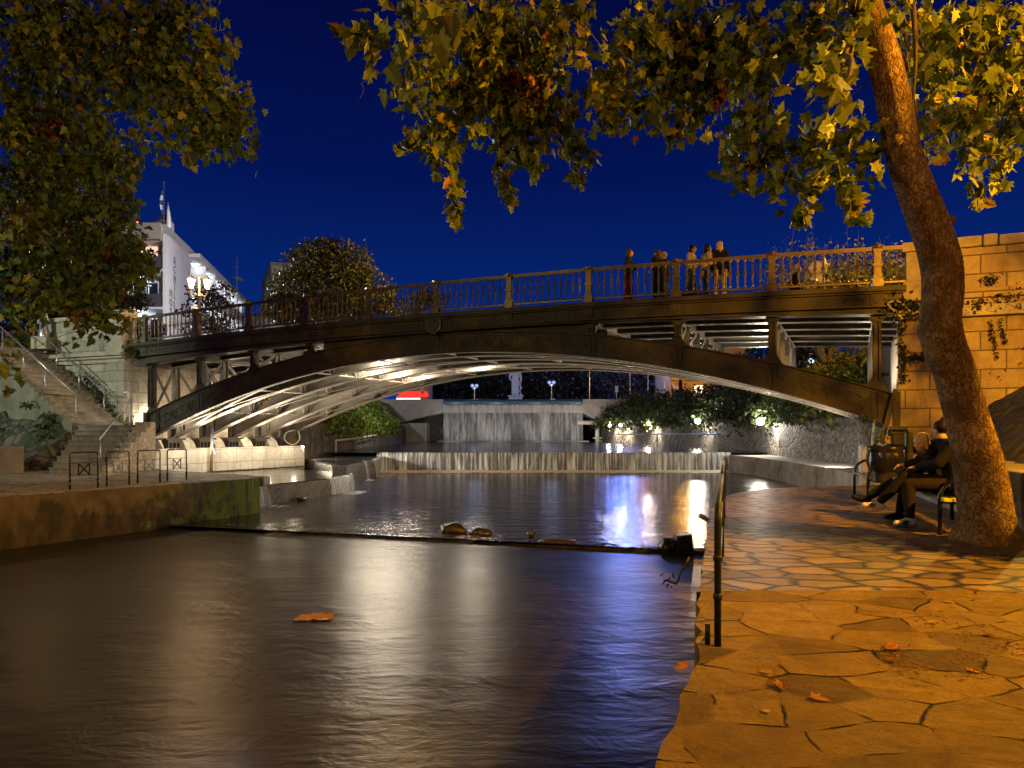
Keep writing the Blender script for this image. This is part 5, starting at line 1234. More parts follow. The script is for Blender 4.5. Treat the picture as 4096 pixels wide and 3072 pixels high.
leaves_obj('crown', P, .185, cols, M_LEAF, LT, droop=.75)
mb = MB(); tp = cr([V(-18.5,15.5,-.3),V(-18.3,15.4,3),V(-17.6,15.2,6),V(-16.2,15,9),V(-14.5,14.8,11.5)],6); mb.tube(tp, [.42-.011*i for i in range(len(tp))], 18); mb.build('trunk', M_BARK, LT, smooth=True)
branches('limb', [(tp[-1],.12),(tp[-7],.14),(tp[-13],.12)], C, LT, .08, .08, [(at(230*K2,350*K2,15),at(235*K2,420*K2,15),.012),(at(480*K2,130*K2,14),at(400*K2,160*K2,14),.02)])
# --- shade tree: unseen, added outside the frame on the right to cast its shadow
ST2 = thing('plane_tree', (6.75,4.5,0), 'unseen straight-trunked plane tree beyond the right edge, added to cast shadow on the walkway', 'tree')
mb = MB(); pp = cr([V(6.75,4.5,-.2),V(6.8,4.5,1.5),V(6.95,4.45,3.2),V(7.0,4.2,5.2),V(7.2,3.9,7.5)],6); mb.tube(pp, [.27-.006*i for i in range(len(pp))], 18); mb.build('trunk', M_BARK, ST2, smooth=True)
C2 = [(8.2,5.4,5.4),(9.2,5.8,4.8),(7.6,6.2,5.6),(6.2,5.4,6.4),(8.6,4.8,6.6),(9.6,5.0,5.9),(8.9,6.6,5.2)]
branches('limb', [(pp[12],.10),(pp[-1],.12),(pp[-6],.1)], C2, ST2, .07, .05)
P2 = np.concatenate([RNG.normal(0,.32,(40,3))+np.array(q) for q in C2]); leaves_obj('crown', P2, .165, pick(PAL_Y, len(P2)), M_LEAF, ST2)
# --- other trees and shrubs
def leafy(name, label, cat, base, blobs, leaf, dens, pal, trunk_r=.15, group=None, parent_only=False, mat=None, droop=.1, stems=True, tmpl='quad', shell=2.6):
    T = thing(name, base, label, cat, group); b = Vector(base); P = []; O = []
    for (c, r) in blobs:
        c = Vector(c); r = np.array(r); n = int(15*dens*(r[0]*r[2]+r[0]*r[1]+r[1]*r[2])/(leaf*leaf)); v = RNG.normal(0,1,(n,3)); v /= np.linalg.norm(v,axis=1)[:,None]; u = v*RNG.random((n,1))**(1/shell)
        f = np.array([noise.noise(Vector((q[0]*2.3+c.x, q[1]*2.3+c.y, q[2]*2.3))) for q in v]); u *= (1+.22*f)[:,None]
        P.append(np.array(c)+u*r); O.append(v)
    P = np.concatenate(P); O = np.concatenate(O); fl = np.array([noise.noise(Vector(p)*.9) for p in P]); keep = fl > -.42; P, O, fl = P[keep], O[keep], fl[keep]
    cols = pick(pal, len(P))*(1+.5*fl[:,None]); leaves_obj('crown', P, leaf, np.clip(cols,.002,1), mat or M_SHRUB, T, tmpl, droop, O)
    if stems:
        mb = MB(); top = Vector(blobs[0][0]); pth = cr([b+V(0,0,-.2), b.lerp(top,.5)+V(.1,.05,0), top],6); mb.tube(pth, [trunk_r*(1-.04*i) for i in range(len(pth))], 10)
        mb.build('trunk', M_BARK, T, smooth=True)
        if len(blobs) > 1: branches('limb', [(pth[-1],trunk_r*.5),(pth[-5],trunk_r*.6)], [c for c, r in blobs[1:]], T, trunk_r*.5, .05)
    return T
PD = [((.055,.058,.012),.6),((.025,.034,.009),.3),((.11,.085,.014),.1)]
PDK = [((.020,.026,.012),.7),((.012,.018,.01),.3)]
PGR = [((.085,.14,.012),.6),((.045,.085,.009),.4)]; PYL = [((.24,.20,.014),.55),((.15,.14,.012),.3),((.08,.09,.012),.15)]; PIV = [((.014,.026,.010),.6),((.024,.042,.012),.3),((.05,.06,.015),.1)]; PPL = [((.035,.022,.026),.7),((.02,.018,.02),.3)]
Y = 45; c = lambda px, py, Y: tuple(at(px,py,Y))
leafy('round_tree', 'dense round-crowned tree behind the bridge railing left of centre', 'tree', (c(1310,1400,45)[0],45,4.5), [(c(1310,1130,45),(3.2,3,2.6)),(c(1180,1190,45),(2.0,2,1.9)),(c(1460,1170,45),(2.1,2,1.8)),(c(1240,1050,45),(1.7,1.7,1.5)),(c(1390,1050,45),(1.8,1.7,1.5)),(c(1300,1000,45),(1.1,1.1,.9)),(c(1120,1230,45),(1.2,1.2,1.1)),(c(1530,1220,45),(1.1,1.1,1.1)),(c(1300,1260,45),(3.4,2.6,1.4))], .26, .85, PD, .3)
leafy('small_tree', 'small loose tree seen through the railing right of the round tree', 'tree', (c(1690,1400,52)[0],52,4.5), [(c(1680,1220,52),(1.5,1.4,1.0)),(c(1740,1200,52),(1.1,1,.8)),(c(1630,1260,52),(1.3,1.2,.8)),(c(1700,1180,52),(.8,.8,.7))], .24, .6, PD, .12)
leafy('plum_tree', 'dark purple-leaved tree in front of the white hotel front', 'tree', (c(840,1400,40)[0],40,4.5), [(c(850,1250,40),(1.3,1.2,1.2)),(c(800,1190,40),(.8,.8,.8)),(c(890,1180,40),(.9,.9,.8)),(c(780,1320,40),(.9,.8,.7)),(c(900,1330,40),(1.0,.9,.8)),(c(740,1240,40),(.5,.4,.35)),(c(850,1340,40),(1.3,1,.6))], .22, .42, PPL, .1)
leafy('conifer', 'dark feathery conifer left of the hotel beneath the plane foliage', 'tree', (c(480,1450,34)[0],34,4.5), [(c(500,1180,34),(1.0,1,1.3)),(c(450,1080,34),(1.2,1,1.2)),(c(540,1130,34),(.7,.7,.4)),(c(560,1210,34),(.6,.6,.35)),(c(520,1040,34),(.8,.7,.35)),(c(440,1240,34),(1.3,1,.8)),(c(480,980,34),(.7,.7,.5)),(c(590,1010,34),(.5,.5,.15)),(c(390,1180,34),(1.4,1,1.2))], .20, .6, PDK, .15, droop=.0)
leafy('dense_tree', 'dark dense tree behind the stairs at the far left edge', 'tree', (-22,33,4.5), [((-24,33,9),(3.2,2.4,3)),((-21.5,32,7),(2.2,1.8,1.6)),((-25,31,6.4),(2.4,2,1.4)),((-27,33,11),(3,2.4,3)),((-21.5,34,10.5),(2,2,2)),((-24,34,13.5),(3,2.4,2.4)),((-20,33.2,6.2),(1.5,1.2,1.0))], .26, .62, PDK+[((.05,.065,.012),.35)], .3)
leafy('shrub', 'bright green lit shrub at the top of the stairs on the far left', 'shrub', (c(90,1400,27.5)[0],27.8,4.5), [(c(100,1370,27.8),(.75,.5,.55)),(c(165,1395,27.8),(.4,.4,.35)),(c(40,1390,28),(.6,.4,.35))], .15, .8, PGR, .03)
# leafless twiggy tree with yellow leaves behind the right end of the railing
T = thing('twiggy_tree', (c(3300,1300,30)[0],30,4.6), 'half-bare twiggy tree with yellow leaves behind the right end of the railing', 'tree')
mb = MB(); P = []; bx = c(3300,1300,30)[0]
for k in range(120):
    a = random.uniform(0,6.28); q = random.uniform(.2,1); b0_ = V(bx+random.uniform(-2.6,3.0), 30+random.uniform(-1.2,1.2), random.uniform(6.3,8.4)); h = random.uniform(1.2,3.4)*(1-.28*abs(b0_.x-bx)/3)
    tip = b0_+V(random.uniform(-.7,.7), random.uniform(-.4,.4), h); m = b0_.lerp(tip,.5)+V(random.uniform(-.15,.15),0,0); mb.tube(cr([b0_,m,tip],3), [.020,.018,.016,.013,.011,.008,.005], 4)
    for j in range(int(random.uniform(6,20))): 
        t = random.random()**.8; p = b0_.lerp(tip,t); P.append((p.x+random.gauss(0,.16), p.y+random.gauss(0,.16), p.z+random.gauss(0,.12)))
for k in range(7): mb.tube([V(bx,30,4.4),V(bx+random.uniform(-2.4,2.6),30+random.uniform(-1,1),7.6)], [.09,.03], 6)
mb.build('limb', M_TWIG, T)
for k in range(13000): 
    x = random.gauss(0,1.5); P.append((bx+.7+x*1.15, 30+random.gauss(0,.8), 7.5+random.gauss(0,.62)+.28*x))
P = np.array(P); leaves_obj('crown', P, .17, pick(PYL, len(P)), M_SHRUB, T, 'quad', .3)
leafy('shrub', 'yellow-green bush lit behind the last columns on the right bank', 'shrub', (c(3360,1560,30)[0],30,3), [(c(3370,1470,30),(1.0,.8,.8)),(c(3300,1500,30),(.9,.7,.6)),(c(3430,1440,30),(.7,.6,.7)),(c(3390,1540,30),(1.2,.8,.5)),(c(3250,1480,31),(.5,.5,.4))], .15, .75, [((.12,.13,.012),.6),((.26,.18,.015),.4)], .05)
leafy('dense_tree', 'dark evergreen behind the right abutment glimpsed between the last railing bars', 'tree', (c(3600,1300,22)[0],22.4,4.6), [(c(3610,1150,22.4),(.7,.5,.7)),(c(3570,1180,22.4),(.35,.4,.6)),(c(3650,1100,22.4),(.4,.4,.5))], .12, .7, [((.09,.10,.013),.6),((.17,.14,.015),.4)], .06)
leafy('dense_tree', 'dark tree mass seen through the open spandrel on the right', 'tree', (c(3150,1560,44)[0],44,4.6), [(c(3120,1430,44),(1.9,1.6,1.6)),(c(3010,1460,44),(1.8,1.5,1.1)),(c(3230,1400,44),(1.5,1.4,1.2))], .3, .6, PDK, .2)
# ivy on walls
def ivy(name, label, pts, n, leaf, sx, pal=PIV, cat='ivy', hang=.4):
    P = []
    for k in range(n):
        i = random.randrange(len(pts)); p = Vector(pts[i][0]); r = pts[i][1]
        P.append((p.x+random.gauss(0,r[0]), p.y+random.gauss(0,r[1]), p.z+random.gauss(0,r[2])-abs(random.gauss(0,hang))))
    P = np.array(P); o = leaves_obj(name, P, leaf, pick(pal, len(P)), M_SHRUB, None, 'plane', .8); tag(o, label, cat); return o
ivy('ivy', 'dark ivy hanging at the top of the right abutment beside the railing end', [(bp(25.0,-.3,4.5),(.18,.06,.15)),(bp(25.4,-.36,4.42),(.22,.05,.1)),(bp(25.9,-.34,4.42),(.22,.05,.08)),(bp(25.05,-.2,4.1),(.08,.05,.2))], 420, .085, 1, hang=.15)
ivy('ivy', 'ivy trailing over the pale band of the right wall beyond the leaning trunk', [(bp(26.6,-.34,4.42),(.22,.04,.06)),(bp(27.0,-.34,4.38),(.25,.04,.05)),(bp(27.5,-.34,4.45),(.18,.04,.14)),(bp(27.3,-.32,4.5),(.2,.04,.05)),(bp(26.7,-.34,4.28),(.06,.03,.05))], 210, .055, 1, hang=.06)
ivy('ivy', 'thin strands of ivy dangling down the golden wall right of the trunk', [(bp(26.95+.02*i,-.2,3.9-.12*i),(.03,.02,.05)) for i in range(8)]+[(bp(27.15+.02*i,-.2,3.9-.1*i),(.03,.02,.05)) for i in range(6)]+[(bp(27.2,-.18,2.75),(.16,.03,.08)),(bp(27.75,-.18,3.1),(.2,.03,.14)),(bp(27.9,-.18,2.6),(.1,.03,.2))], 230, .045, 1, hang=.03)
ivy('ivy', 'ivy clinging to the golden wall just left of the leaning trunk', [(bp(25.3+.1*i,-.2,3.1+.02*i),(.08,.03,.05)) for i in range(5)]+[(bp(25.15,-.2,3.4-.15*i),(.06,.03,.1)) for i in range(6)], 260, .07, 1, hang=.04)
ivy('fern', 'small fern growing from a joint of the right parapet', [(bp(26.9,-.3,4.95),(.10,.05,.06)),(bp(27.0,-.3,4.88),(.08,.05,.05))], 60, .06, 1, cat='plant', hang=.02)
ivy('weed', 'weeds growing between the stairs and the left abutment wall', [(bp(-.9-.22*i,-.62,1.75+.21*i),(.1,.05,.10)) for i in range(9)]+[(bp(-.4,-.7,1.7),(.12,.06,.12))], 420, .09, 1, pal=[((.03,.055,.012),.7),((.06,.07,.015),.3)], cat='plant', hang=.05)
ivy('weed', 'leafy weed growing at the cornice by the left end of the railing', [(bp(-.5,-.5,4.45),(.12,.08,.12)),(bp(-.3,-.5,4.3),(.1,.06,.08))], 160, .09, 1, pal=PD, cat='plant', hang=.05)
ivy('weed', 'small green weed on the right springing stones beneath the arch end', [(bp(24.6,-.45,1.1),(.08,.06,.08)),(bp(24.3,-.3,1.6),(.03,.03,.04))], 90, .07, 1, pal=PGR, cat='plant', hang=.03)
H = []
for i in range(26):
    t = i/25; p = Vector((-10.75,37.5,0)).lerp(Vector((-11.3,62,0)), t); 
    for q in range(4): H.append((p+V(.3-.75*q,0,1.95+.75*q), (.35,.7,.34)))
ivy('hedge', 'bright green hedge tumbling over the brown river wall on the left', H, 11000, .19, 1, pal=[((.085,.15,.012),.6),((.05,.10,.01),.25),((.16,.17,.012),.15)], cat='hedge', hang=.25)
H = []
for i in range(len(RW)-1):
    if i == 0: continue
    for k in range(14):
        p = Vector((*RW[i],0)).lerp(Vector((*RW[i+1],0)), k/14)
        for q in range(5): H.append((p+V(-.2+1.0*q,0,2.55+.66*q+(.5 if q == 1 else 0)), (.45,.8,.36)))
ivy('ivy', 'long dark ivy mass overhanging the uplit cobble wall on the right bank', H, 21000, .22, 1, pal=[((.022,.040,.012),.6),((.035,.055,.012),.3),((.06,.075,.015),.1)], cat='ivy', hang=.30)
# rocky-bank plants, planter, fallen leaves
ivy('weed', 'low green plants scattered over the rocky bank left of the stairs', [(V(-14.2-2.6*random.random()-k*.25,21.2+random.random()*2.6,.7+random.random()*1.6),(.14,.12,.06)) for k in range(10)], 900, .09, 1, pal=[((.03,.06,.014),.7),((.05,.07,.015),.3)], cat='plant', hang=.05)
PT = thing('flower_planter', gD(2745,.55), 'low planter of dark red shrubs on the bridge behind the railing', 'planter')
b = gD(2745,.55); mb = MB(); mb.box(b+V(.2,0,.06), (1.4,.3,.16), Matrix.Rotation(ang,3,'Z')); mb.build('box', M_IRON, PT, bevel=.02)
P = np.array([(b.x+random.gauss(.15,.38), b.y+random.gauss(-.05,.1)-.13*0, b.z+.16+abs(random.gauss(0,.2))*max(.25,1-abs(random.gauss(0,.4)))) for k in range(520)]); leaves_obj('foliage', P, .075, pick([((.13,.02,.018),.6),((.06,.02,.016),.4)], len(P)), M_SHRUB, PT, 'quad', -.2)
lc = [((.34,.13,.012),'curled orange'),((.38,.20,.02),'pointed yellow-orange'),((.40,.31,.03),'flat yellow')]
for i, (px, py, ci, lab, sz) in enumerate(((3130,2755,0,'curled orange fallen leaf lying on the near slabs, left of its pair',.08),(3285,2800,1,'pointed yellow-orange fallen leaf standing up on the near slabs, right of its pair',.085),(2920,2365,2,'small yellow fallen leaf at the foot of the green handrail',.06),(3385,2148,2,'yellow fallen leaf on the lit strip before the seated couple',.07),(3070,2690,1,'dry tan leaf on the slabs just behind the two orange ones',.06),(3800,2410,2,'pale yellow leaf on the far right slabs',.06),(3720,2490,2,'tiny yellow leaf right of centre on the walkway',.05),(3570,2600,0,'brown crumpled leaf heap in the middle of the walkway slabs',.10),(3955,2540,0,'brown crumpled leaf at the right edge of the walkway',.07),(3560,2645,0,'brown crumpled leaf just below the leaf heap on the slabs',.055),(3900,2690,0,'brown leaf scrap on the lower right slabs',.055),(3070,2845,2,'pale oval leaf on the slabs nearest the river edge',.045),(2725,2680,0,'dry brown leaf caught on the broken river edge of the walkway',.09))):
    g = gnd(px, py, .016); mb = MB(); a = random.uniform(0,6.28); f = lc[ci][0]; M_ = Matrix.Rotation(a,3,'Z'); kk = .9 if ci == 0 else .5
    vs = [g+M_ @ V(x*sz, (y-.5)*sz, kk*sz*(abs(x)*.6+(y-.5)**2*.5)) for x,y,z in LV]; mb.add(vs, LF)
    mb.cols = np.tile([*f,1], (len(vs),1)); o = mb.build('fallen_leaf', M_LEAF, fixn=False); tag(o, lab, 'leaf', 'fallen leaves on the walkway')
mb = MB(); n = 0
for k in range(330):
    px, py = random.choice(((3560,2600,),(3580,2630),(3930,2540),(4000,2580),(3870,2640),(3890,2690),(3680,2675),(3900,2500),(3720,2480),(4040,2600)))
    g = gnd(px+random.gauss(0,42), py+random.gauss(0,17), .014); s = random.uniform(.003,.012); mb.box(g, (s,s*1.9,s*.3), Matrix.Rotation(random.uniform(0,3),3,'Z'))
o = mb.build('leaf_litter', plain('leaf_litter_brown', (.15,.065,.025), .9, 0, .5, 40, .2, 60)); o['kind'] = 'stuff'
mb = MB()
for k in range(500):
    a = random.uniform(0,6.28); r = random.uniform(.25,.62); p = gnd(3945,2180); s = random.uniform(.01,.035); mb.box(p+V(r*math.cos(a)*1.1-.12,r*math.sin(a)-.05,.01), (s,s*1.4,s*.6), Matrix.Rotation(random.uniform(0,3),3,'Z'))
rows = []
for k in range(6):
    q = k/5; rows.append([gnd(3945,2180)+V(-.12+.72*q*math.cos(a)*(1+.15*noise.noise(V(math.cos(a)*2,math.sin(a)*2,0))), -.05+.62*q*math.sin(a)*(1+.15*noise.noise(V(math.cos(a)*2,math.sin(a)*2,3))), .05*(1-q*q)+.006) for a in [i*math.pi/14 for i in range(29)]])
mb.grid(rows); o = mb.build('soil', M_EARTH, fixn=False); o['kind'] = 'stuff'
# ---------- things in the stream
def rock(p, r, label, mat=None, seed=0, name='rock', cat='rock'):
    mb = MB(); mb.ball((0,0,0), 1, 16, 11)
    vs = []
    for q in mb.v:
        q = Vector(q); k = 1+.35*noise.fractal(q*1.2+V(seed,0,0),1,2,4); vs.append(Vector(p)+Vector((q.x*r[0]*k,q.y*r[1]*k,q.z*r[2]*k)))
    mb.v = vs; o = mb.build(name, mat or M_WETROCK, smooth=True); tag(o, label, cat, 'rocks on the stone sill'); return o
M_WETROCK = plain('wet_dark_rock', (.030,.026,.022), .3, 0, .5, 4, .9, 16, c2=(.012,.011,.009)); M_WETROCK2 = plain('wet_brown_rock', (.045,.032,.019), .4, 0, .5, 6, .9, 22)
R = lambda px, py: gnd(px, py, -.98)
rock(R(1815,2132)+V(0,0,.08), (.28,.17,.15), 'brown leaf-covered rock on the sill, left of the rounded one', M_WETROCK2, 3)
rock(R(1920,2140)+V(0,0,.05), (.26,.15,.11), 'smooth rounded dark rock in the middle of the sill', None, 9)
rock(R(2125,2146)+V(0,0,.06), (.08,.07,.09), 'small dark rock standing in the overflow of the sill', None, 14)
rock(R(2235,2166)+V(0,0,-.01), (.46,.18,.07), 'long flat brown slab on the sill right of the small rock', M_WETROCK2, 17)
rock(R(2690,2196)+V(-.08,0,.06), (.16,.16,.13), 'small pale-edged rock leaning on the big block by the walkway', None, 23)
mb = MB(); c = R(2735,2195)+V(0,0,.12); mb.hexa([c+V(x,y,z) for x,y,z in ((-.17,-.2,-.5),(.2,-.16,-.5),(.2,.2,-.5),(-.2,.18,-.5),(-.19,-.15,.14),(.13,-.12,.17),(.17,.2,.15),(-.14,.2,.16))])
o = mb.build('rock', M_WETROCK, bevel=.03); tag(o, 'large square dark block standing at the right end of the sill', 'rock', 'rocks on the stone sill')
rock(gnd(1205,2000,-.95)+V(0,0,.03), (.18,.1,.07), 'small wet rock in the water below the left channel ledge', None, 31)
mb = MB(); c = gnd(1245,2478,-1.04)
for k, (x,y,z,w) in enumerate(((-.2,.02,.03,.3),(.0,.0,.035,.34),(.2,-.02,.04,.26))): pass
rows = []
for i in range(9):
    rows.append([c+V((i/8-.5)*.42+.05*(j/4), (j/4-.5)*.17, .018+.03*noise.noise(V(i*.7,j*.8,2))+.03*(j==4)) for j in range(5)])
mb.grid(rows); o = mb.build('floating_bag', plain('orange_wrapper', (.30,.19,.085), .35, 0, .5, 11, .8, 22, c2=(.24,.085,.012)), fixn=False, smooth=True); tag(o, 'flat orange wrapper floating on the lower water', 'wrapper')
mb = MB(); a = gnd(2722,2330,-.35); mb.tube(cr([a+V(.12,.1,.25),a+V(0,0,.1),a+V(-.05,-.02,.0),a+V(-.16,0,.03)],4), .012, 5)
for k in range(14): p = a+V(random.uniform(-.18,-.02),random.uniform(-.03,.03),random.uniform(-.05,.09)); mb.tube([p, p+V(random.uniform(-.05,.03),0,random.uniform(-.05,.04))], .006, 4)
o = mb.build('twig', M_TWIG); tag(o, 'dry leafy twig sticking out of the walkway wall over the water', 'twig')
mb = MB(); a = gnd(2830,2105,-.1); mb.tube([a+V(.15,.05,.0),a+V(-.12,-.02,.16)], .035, 7); o = mb.build('pipe_stub', M_CONC); tag(o, 'short grey pipe stub poking out of the walkway wall beyond the handrail', 'pipe')
# ---------- street furniture on the left
def lamp_head(T, c, s=1.0):
    x = Vector(c); mb = MB(); mb.lathe([(.08*s,-.22*s),(.17*s,.16*s)], x, 6); mb.build('lamp_glass', M_BULBW, T)
    mb = MB(); mb.lathe([(.21*s,.16*s),(.20*s,.19*s),(.07*s,.32*s),(.03*s,.36*s),(.015*s,.46*s)], x, 6); mb.lathe([(.09*s,-.25*s),(.09*s,-.22*s)], x, 6)
    for k in range(6):
        a = k*math.pi/3; mb.tube([x+V(.085*s*math.cos(a),.085*s*math.sin(a),-.22*s),x+V(.175*s*math.cos(a),.175*s*math.sin(a),.16*s)], .010*s, 4)
    mb.build('lamp_cap', M_IRON, T)
b = bp(s_of(797,.25),.25,0); zb = f_deck(2.4)
SL = thing('street_lantern', (b.x,b.y,zb), 'lit two-armed bronze lantern standing on the bridge in front of the hotel', 'lantern')
mb = MB(); mb.lathe([(.11,0),(.11,.1),(.08,.14),(.075,.95),(.10,.98),(.05,1.02),(.045,1.6),(.065,1.63),(.04,1.66),(.035,2.3),(.05,2.33),(.02,2.45)], (b.x,b.y,zb), 10)
for e in (-1,1): 
    p = V(b.x,b.y,zb); mb.tube(cr([p+V(e*.03,0,1.75),p+V(e*.18,0,1.62),p+V(e*.30,0,1.72),p+V(e*.30,0,1.88)],5), .018, 6)
mb.build('post', M_RAIL, SL, smooth=True, autos=40)
LH = [V(b.x-.30,b.y,zb+2.12), V(b.x+.30,b.y,zb+2.08)]
for q in LH: lamp_head(SL, q, .82)
b2 = at(176,1430,25.7); LP = thing('lamp_post', (b2.x,b2.y,4.5), 'grey fluted lamp post at the top of the stairs half hidden by foliage', 'lamp post')
mb = MB(); mb.box((b2.x,b2.y,4.75),(.62,.62,.5)); mb.build('stone_base', M_CAP, LP, bevel=.03)
mb = MB(); mb.lathe([(.20,.5),(.20,.7),(.13,.85),(.15,1.3),(.10,1.38),(.12,1.5),(.075,1.6),(.065,2.6),(.09,2.65),(.055,2.7),(.045,4.3),(.02,4.4)], (b2.x,b2.y,4.5), 10); mb.tube(cr([V(b2.x,b2.y,8.4),V(b2.x-.3,b2.y,8.7),V(b2.x-.5,b2.y,8.5)],5), .02, 6); mb.build('post', M_STEEL, LP, smooth=True, autos=40)
lamp_head(LP, (b2.x-.5,b2.y,8.2), .9)
PS = thing('parking_sign', (at(652,1380,36).x,36,4.5), 'blue motorcycle parking sign with a white P behind the left railing', 'sign')
p = at(652,1318,36); mb = MB(); mb.box(p, (.46,.03,.62)); mb.build('board', M_BLUE, PS, bevel=.01); mb = MB(); mb.tube([V(p.x,36.05,4.4),V(p.x,36.05,p.z+.3)], .03, 7); mb.build('pole', M_STEEL, PS)
text_mesh('P', .42, .004, 'lettering', M_WHITE, face_mat(p+V(.05,-.022,.12),(1,0,0),(0,0,1)), PS); text_mesh('moto', .17, .004, 'lettering', M_WHITE, face_mat(p+V(.02,-.022,-.16),(1,0,0),(0,0,1)), PS)
# ---------- hotel
HC = at(665,895,55); hx, hy = HC.x, 55.0; ztop = HC.z-.05
sd_ = Vector((-5.8,28.6,0)).normalized(); fd_ = Vector((-1,.03,0)).normalized()
HT = thing('hotel', (hx,hy,4.5), 'white four-storey hotel with lit balconies and large letters down its corner', 'hotel')
def hb(mb, a0, a1, b0, b1, z0, z1):   # a: along the long side, b: along the front (to the left)
    q = lambda a, b, z: V(hx,hy,z)+sd_*a+fd_*b
    mb.hexa([q(a0,b0,z0),q(a1,b0,z0),q(a1,b1,z0),q(a0,b1,z0),q(a0,b0,z1),q(a1,b0,z1),q(a1,b1,z1),q(a0,b1,z1)])
FL = [4.5, 8.0, 11.6, 15.2]; fz = lambda y: CH+(HY-y)/F*55
zf = [fz(1235), fz(1138)-.0, fz(1030)]    # balcony slab levels read from the photo
mb = MB(); hb(mb, 1.6, 31, 1.45, 12, 4.4, ztop-.8); hb(mb, 0, 7.2, 0, .30, 4.4, ztop); hb(mb, 0, .3, .301, 1.44, 4.4, 4.6)
hb(mb, .0, 31, .0, 12, ztop-.79, ztop-.02); 
mb.build('wall', M_HOTEL, HT)
mb = MB(); hb(mb, -.35, 1.7, .35, 12, ztop-1.35, ztop+.06); mb.build('roof_fascia', M_BEIGE, HT)
mb = MB()
for k in range(44): hb(mb, -.42, -.3, .4+.25*k, .4+.25*k+.14, ztop-1.48, ztop-1.36)
mb.build('eave_tiles', plain('eave_tile', (.15,.06,.04), .8, 0, .3, 5, .1), HT)
floors = [fz(1265), fz(1140), fz(1050)]
bulbs = []
for k, (zs_, zc) in enumerate(((fz(1242),fz(1150)),(fz(1105)-.9,fz(985)),)): pass
LEV = [(4.5,7.9),(8.1,11.4),(11.6,14.9),(15.1,17.4)]
LEV = [(fz(1375),fz(1240)),(fz(1225),fz(1090)),(fz(1075),fz(935))]
for k, (z0, z1) in enumerate(LEV):
    if k:
        mb = MB(); hb(mb, -.1, 1.6, .32, 12, z0-.25, z0); mb.build('balcony_slab', M_HOTEL, HT)
        mb = MB(); hb(mb, -.14, -.02, .34, 12, z0-.06, z0+1.05); hb(mb, -.14, 1.6, .34, .44, z0+.001, z0+1.05); o = mb.build('balcony_front', M_HOTELD, HT)
    mb = MB(); hb(mb, 1.52, 1.6, 1.2, 3.4, z0+.1, z0+2.3)
    f = mb.build('window', emit('warm_room', (1,.55,.36), .55) if k == 2 else M_GLASS, HT)
    m2 = MB()
    for bb in (1.15, 2.0, 3.4): hb(m2, 1.46, 1.6, bb, bb+.08, z0+.1, z0+2.35)
    hb(m2, 1.46, 1.6, 1.15, 3.48, z0+2.35, z0+2.45); m2.build('frame', M_WHITE, f)
    m3 = MB(); hb(m3, 1.47, 1.5, 2.2 if k != 2 else 2.9, 2.7 if k != 2 else 3.2, z0+.1, z0+2.3); m3.build('curtain', M_CURT, f)
    for bb in (2.6, 6.8):
        q = V(hx,hy,z1-.28)+sd_*.75+fd_*bb; mb = MB(); mb.ball(q, (.16,.16,.10), 8, 6); mb.build('ceiling_lamp', M_BULB, HT); bulbs.append((q,1.0))
# long side: recessed galleries with lamps, wing walls and slabs
for k, (z0, z1) in enumerate(LEV):
    mb = MB(); hb(mb, 7.2, 30, -.9, 1.44, z0-.25, z0); mb.build('gallery_slab', M_HOTEL, HT)
    if k: mb = MB(); hb(mb, 7.2, 30, -.95, -.85, z0-.25, z0+.9); mb.build('balcony_front', M_BEIGE if k == 1 else M_HOTEL, HT)
    for j in range(6):
        a = 8.4+3.7*j; mb = MB(); hb(mb, a+1.7, a+1.9, -.7, 1.44, z0+.001, z1-.26); mb.build('wing_wall', M_HOTEL, HT)
        q = V(hx,hy,z1-.40)+sd_*(a+.9)+fd_*.2; mb = MB(); mb.ball(q, (.17,.17,.11), 8, 6); mb.build('ceiling_lamp', M_BULB, HT); bulbs.append((q,1.0))
        mb = MB(); hb(mb, a, a+1.0, 1.40, 1.44, z0+.05, z0+2.2); mb.build('door', M_GLASS, HT)
mb = MB(); hb(mb, 6.6, 30.5, -1.1, 1.44, LEV[2][1]-.24, LEV[2][1]+.10); mb.build('gallery_roof', M_HOTEL, HT)
# sloping roof edge seen on the long side + chimney
mb = MB(); hb(mb, 2.2, 3.4, .4, 1.5, ztop, ztop+1.1); mb.build('chimney', M_HOTEL, HT); mb = MB(); hb(mb, 2.3, 3.3, .5, 1.4, ztop+1.101, ztop+1.5); q = V(hx,hy,ztop+1.5)+sd_*2.8+fd_*.95; mb.lathe([(.5,0),(.1,.3)], q, 4); mb.build('chimney_cap', M_HOTELD, HT)
nrm_ = Vector((sd_.y,-sd_.x,0))
def letters(txt, px, ys, sz):
    for ch, y in zip(txt, ys):
        # distance along the long side whose picture column is px
        k = (px-CX)/F; a = (k*hy-hx)/(sd_.x-k*sd_.y); Yd = hy+sd_.y*a; z = CH+(HY-y)/F*Yd
        p = V(hx,hy,0)+sd_*a; text_mesh(ch, sz, .03, 'letter', M_LETTER, face_mat(V(p.x,p.y,z)+nrm_*.03, sd_, V(0,0,1)), HT)
letters('ACHILLION', 697, [1043,1080,1118,1150,1183,1222,1255,1283,1300], .95)
letters('HOTEL', 682, [1175,1212,1250,1288,1325], .95)
def pole(name, label, cat, p, h, r, mat=M_STEEL, group=None, extra=None):
    mb = MB(); p = Vector(p); mb.tube([p, p+V(0,0,h)], [r,r*.6], 6)
    if extra: extra(mb, p)
    o = mb.build(name, mat); return tag(o, label, cat, group)
FP_ = thing('flagpole', (at(655,890,57).x,57,ztop), 'tall flagpole with a limp blue and white striped flag and a cross on top', 'flagpole')
p = V(at(655,890,57).x,57,ztop); mb = MB(); mb.tube([p,p+V(0,0,4.4)],[.05,.03],6); mb.bar(p+V(-.14,0,4.3),p+V(.14,0,4.3),.04); mb.build('pole', M_STEEL, FP_)
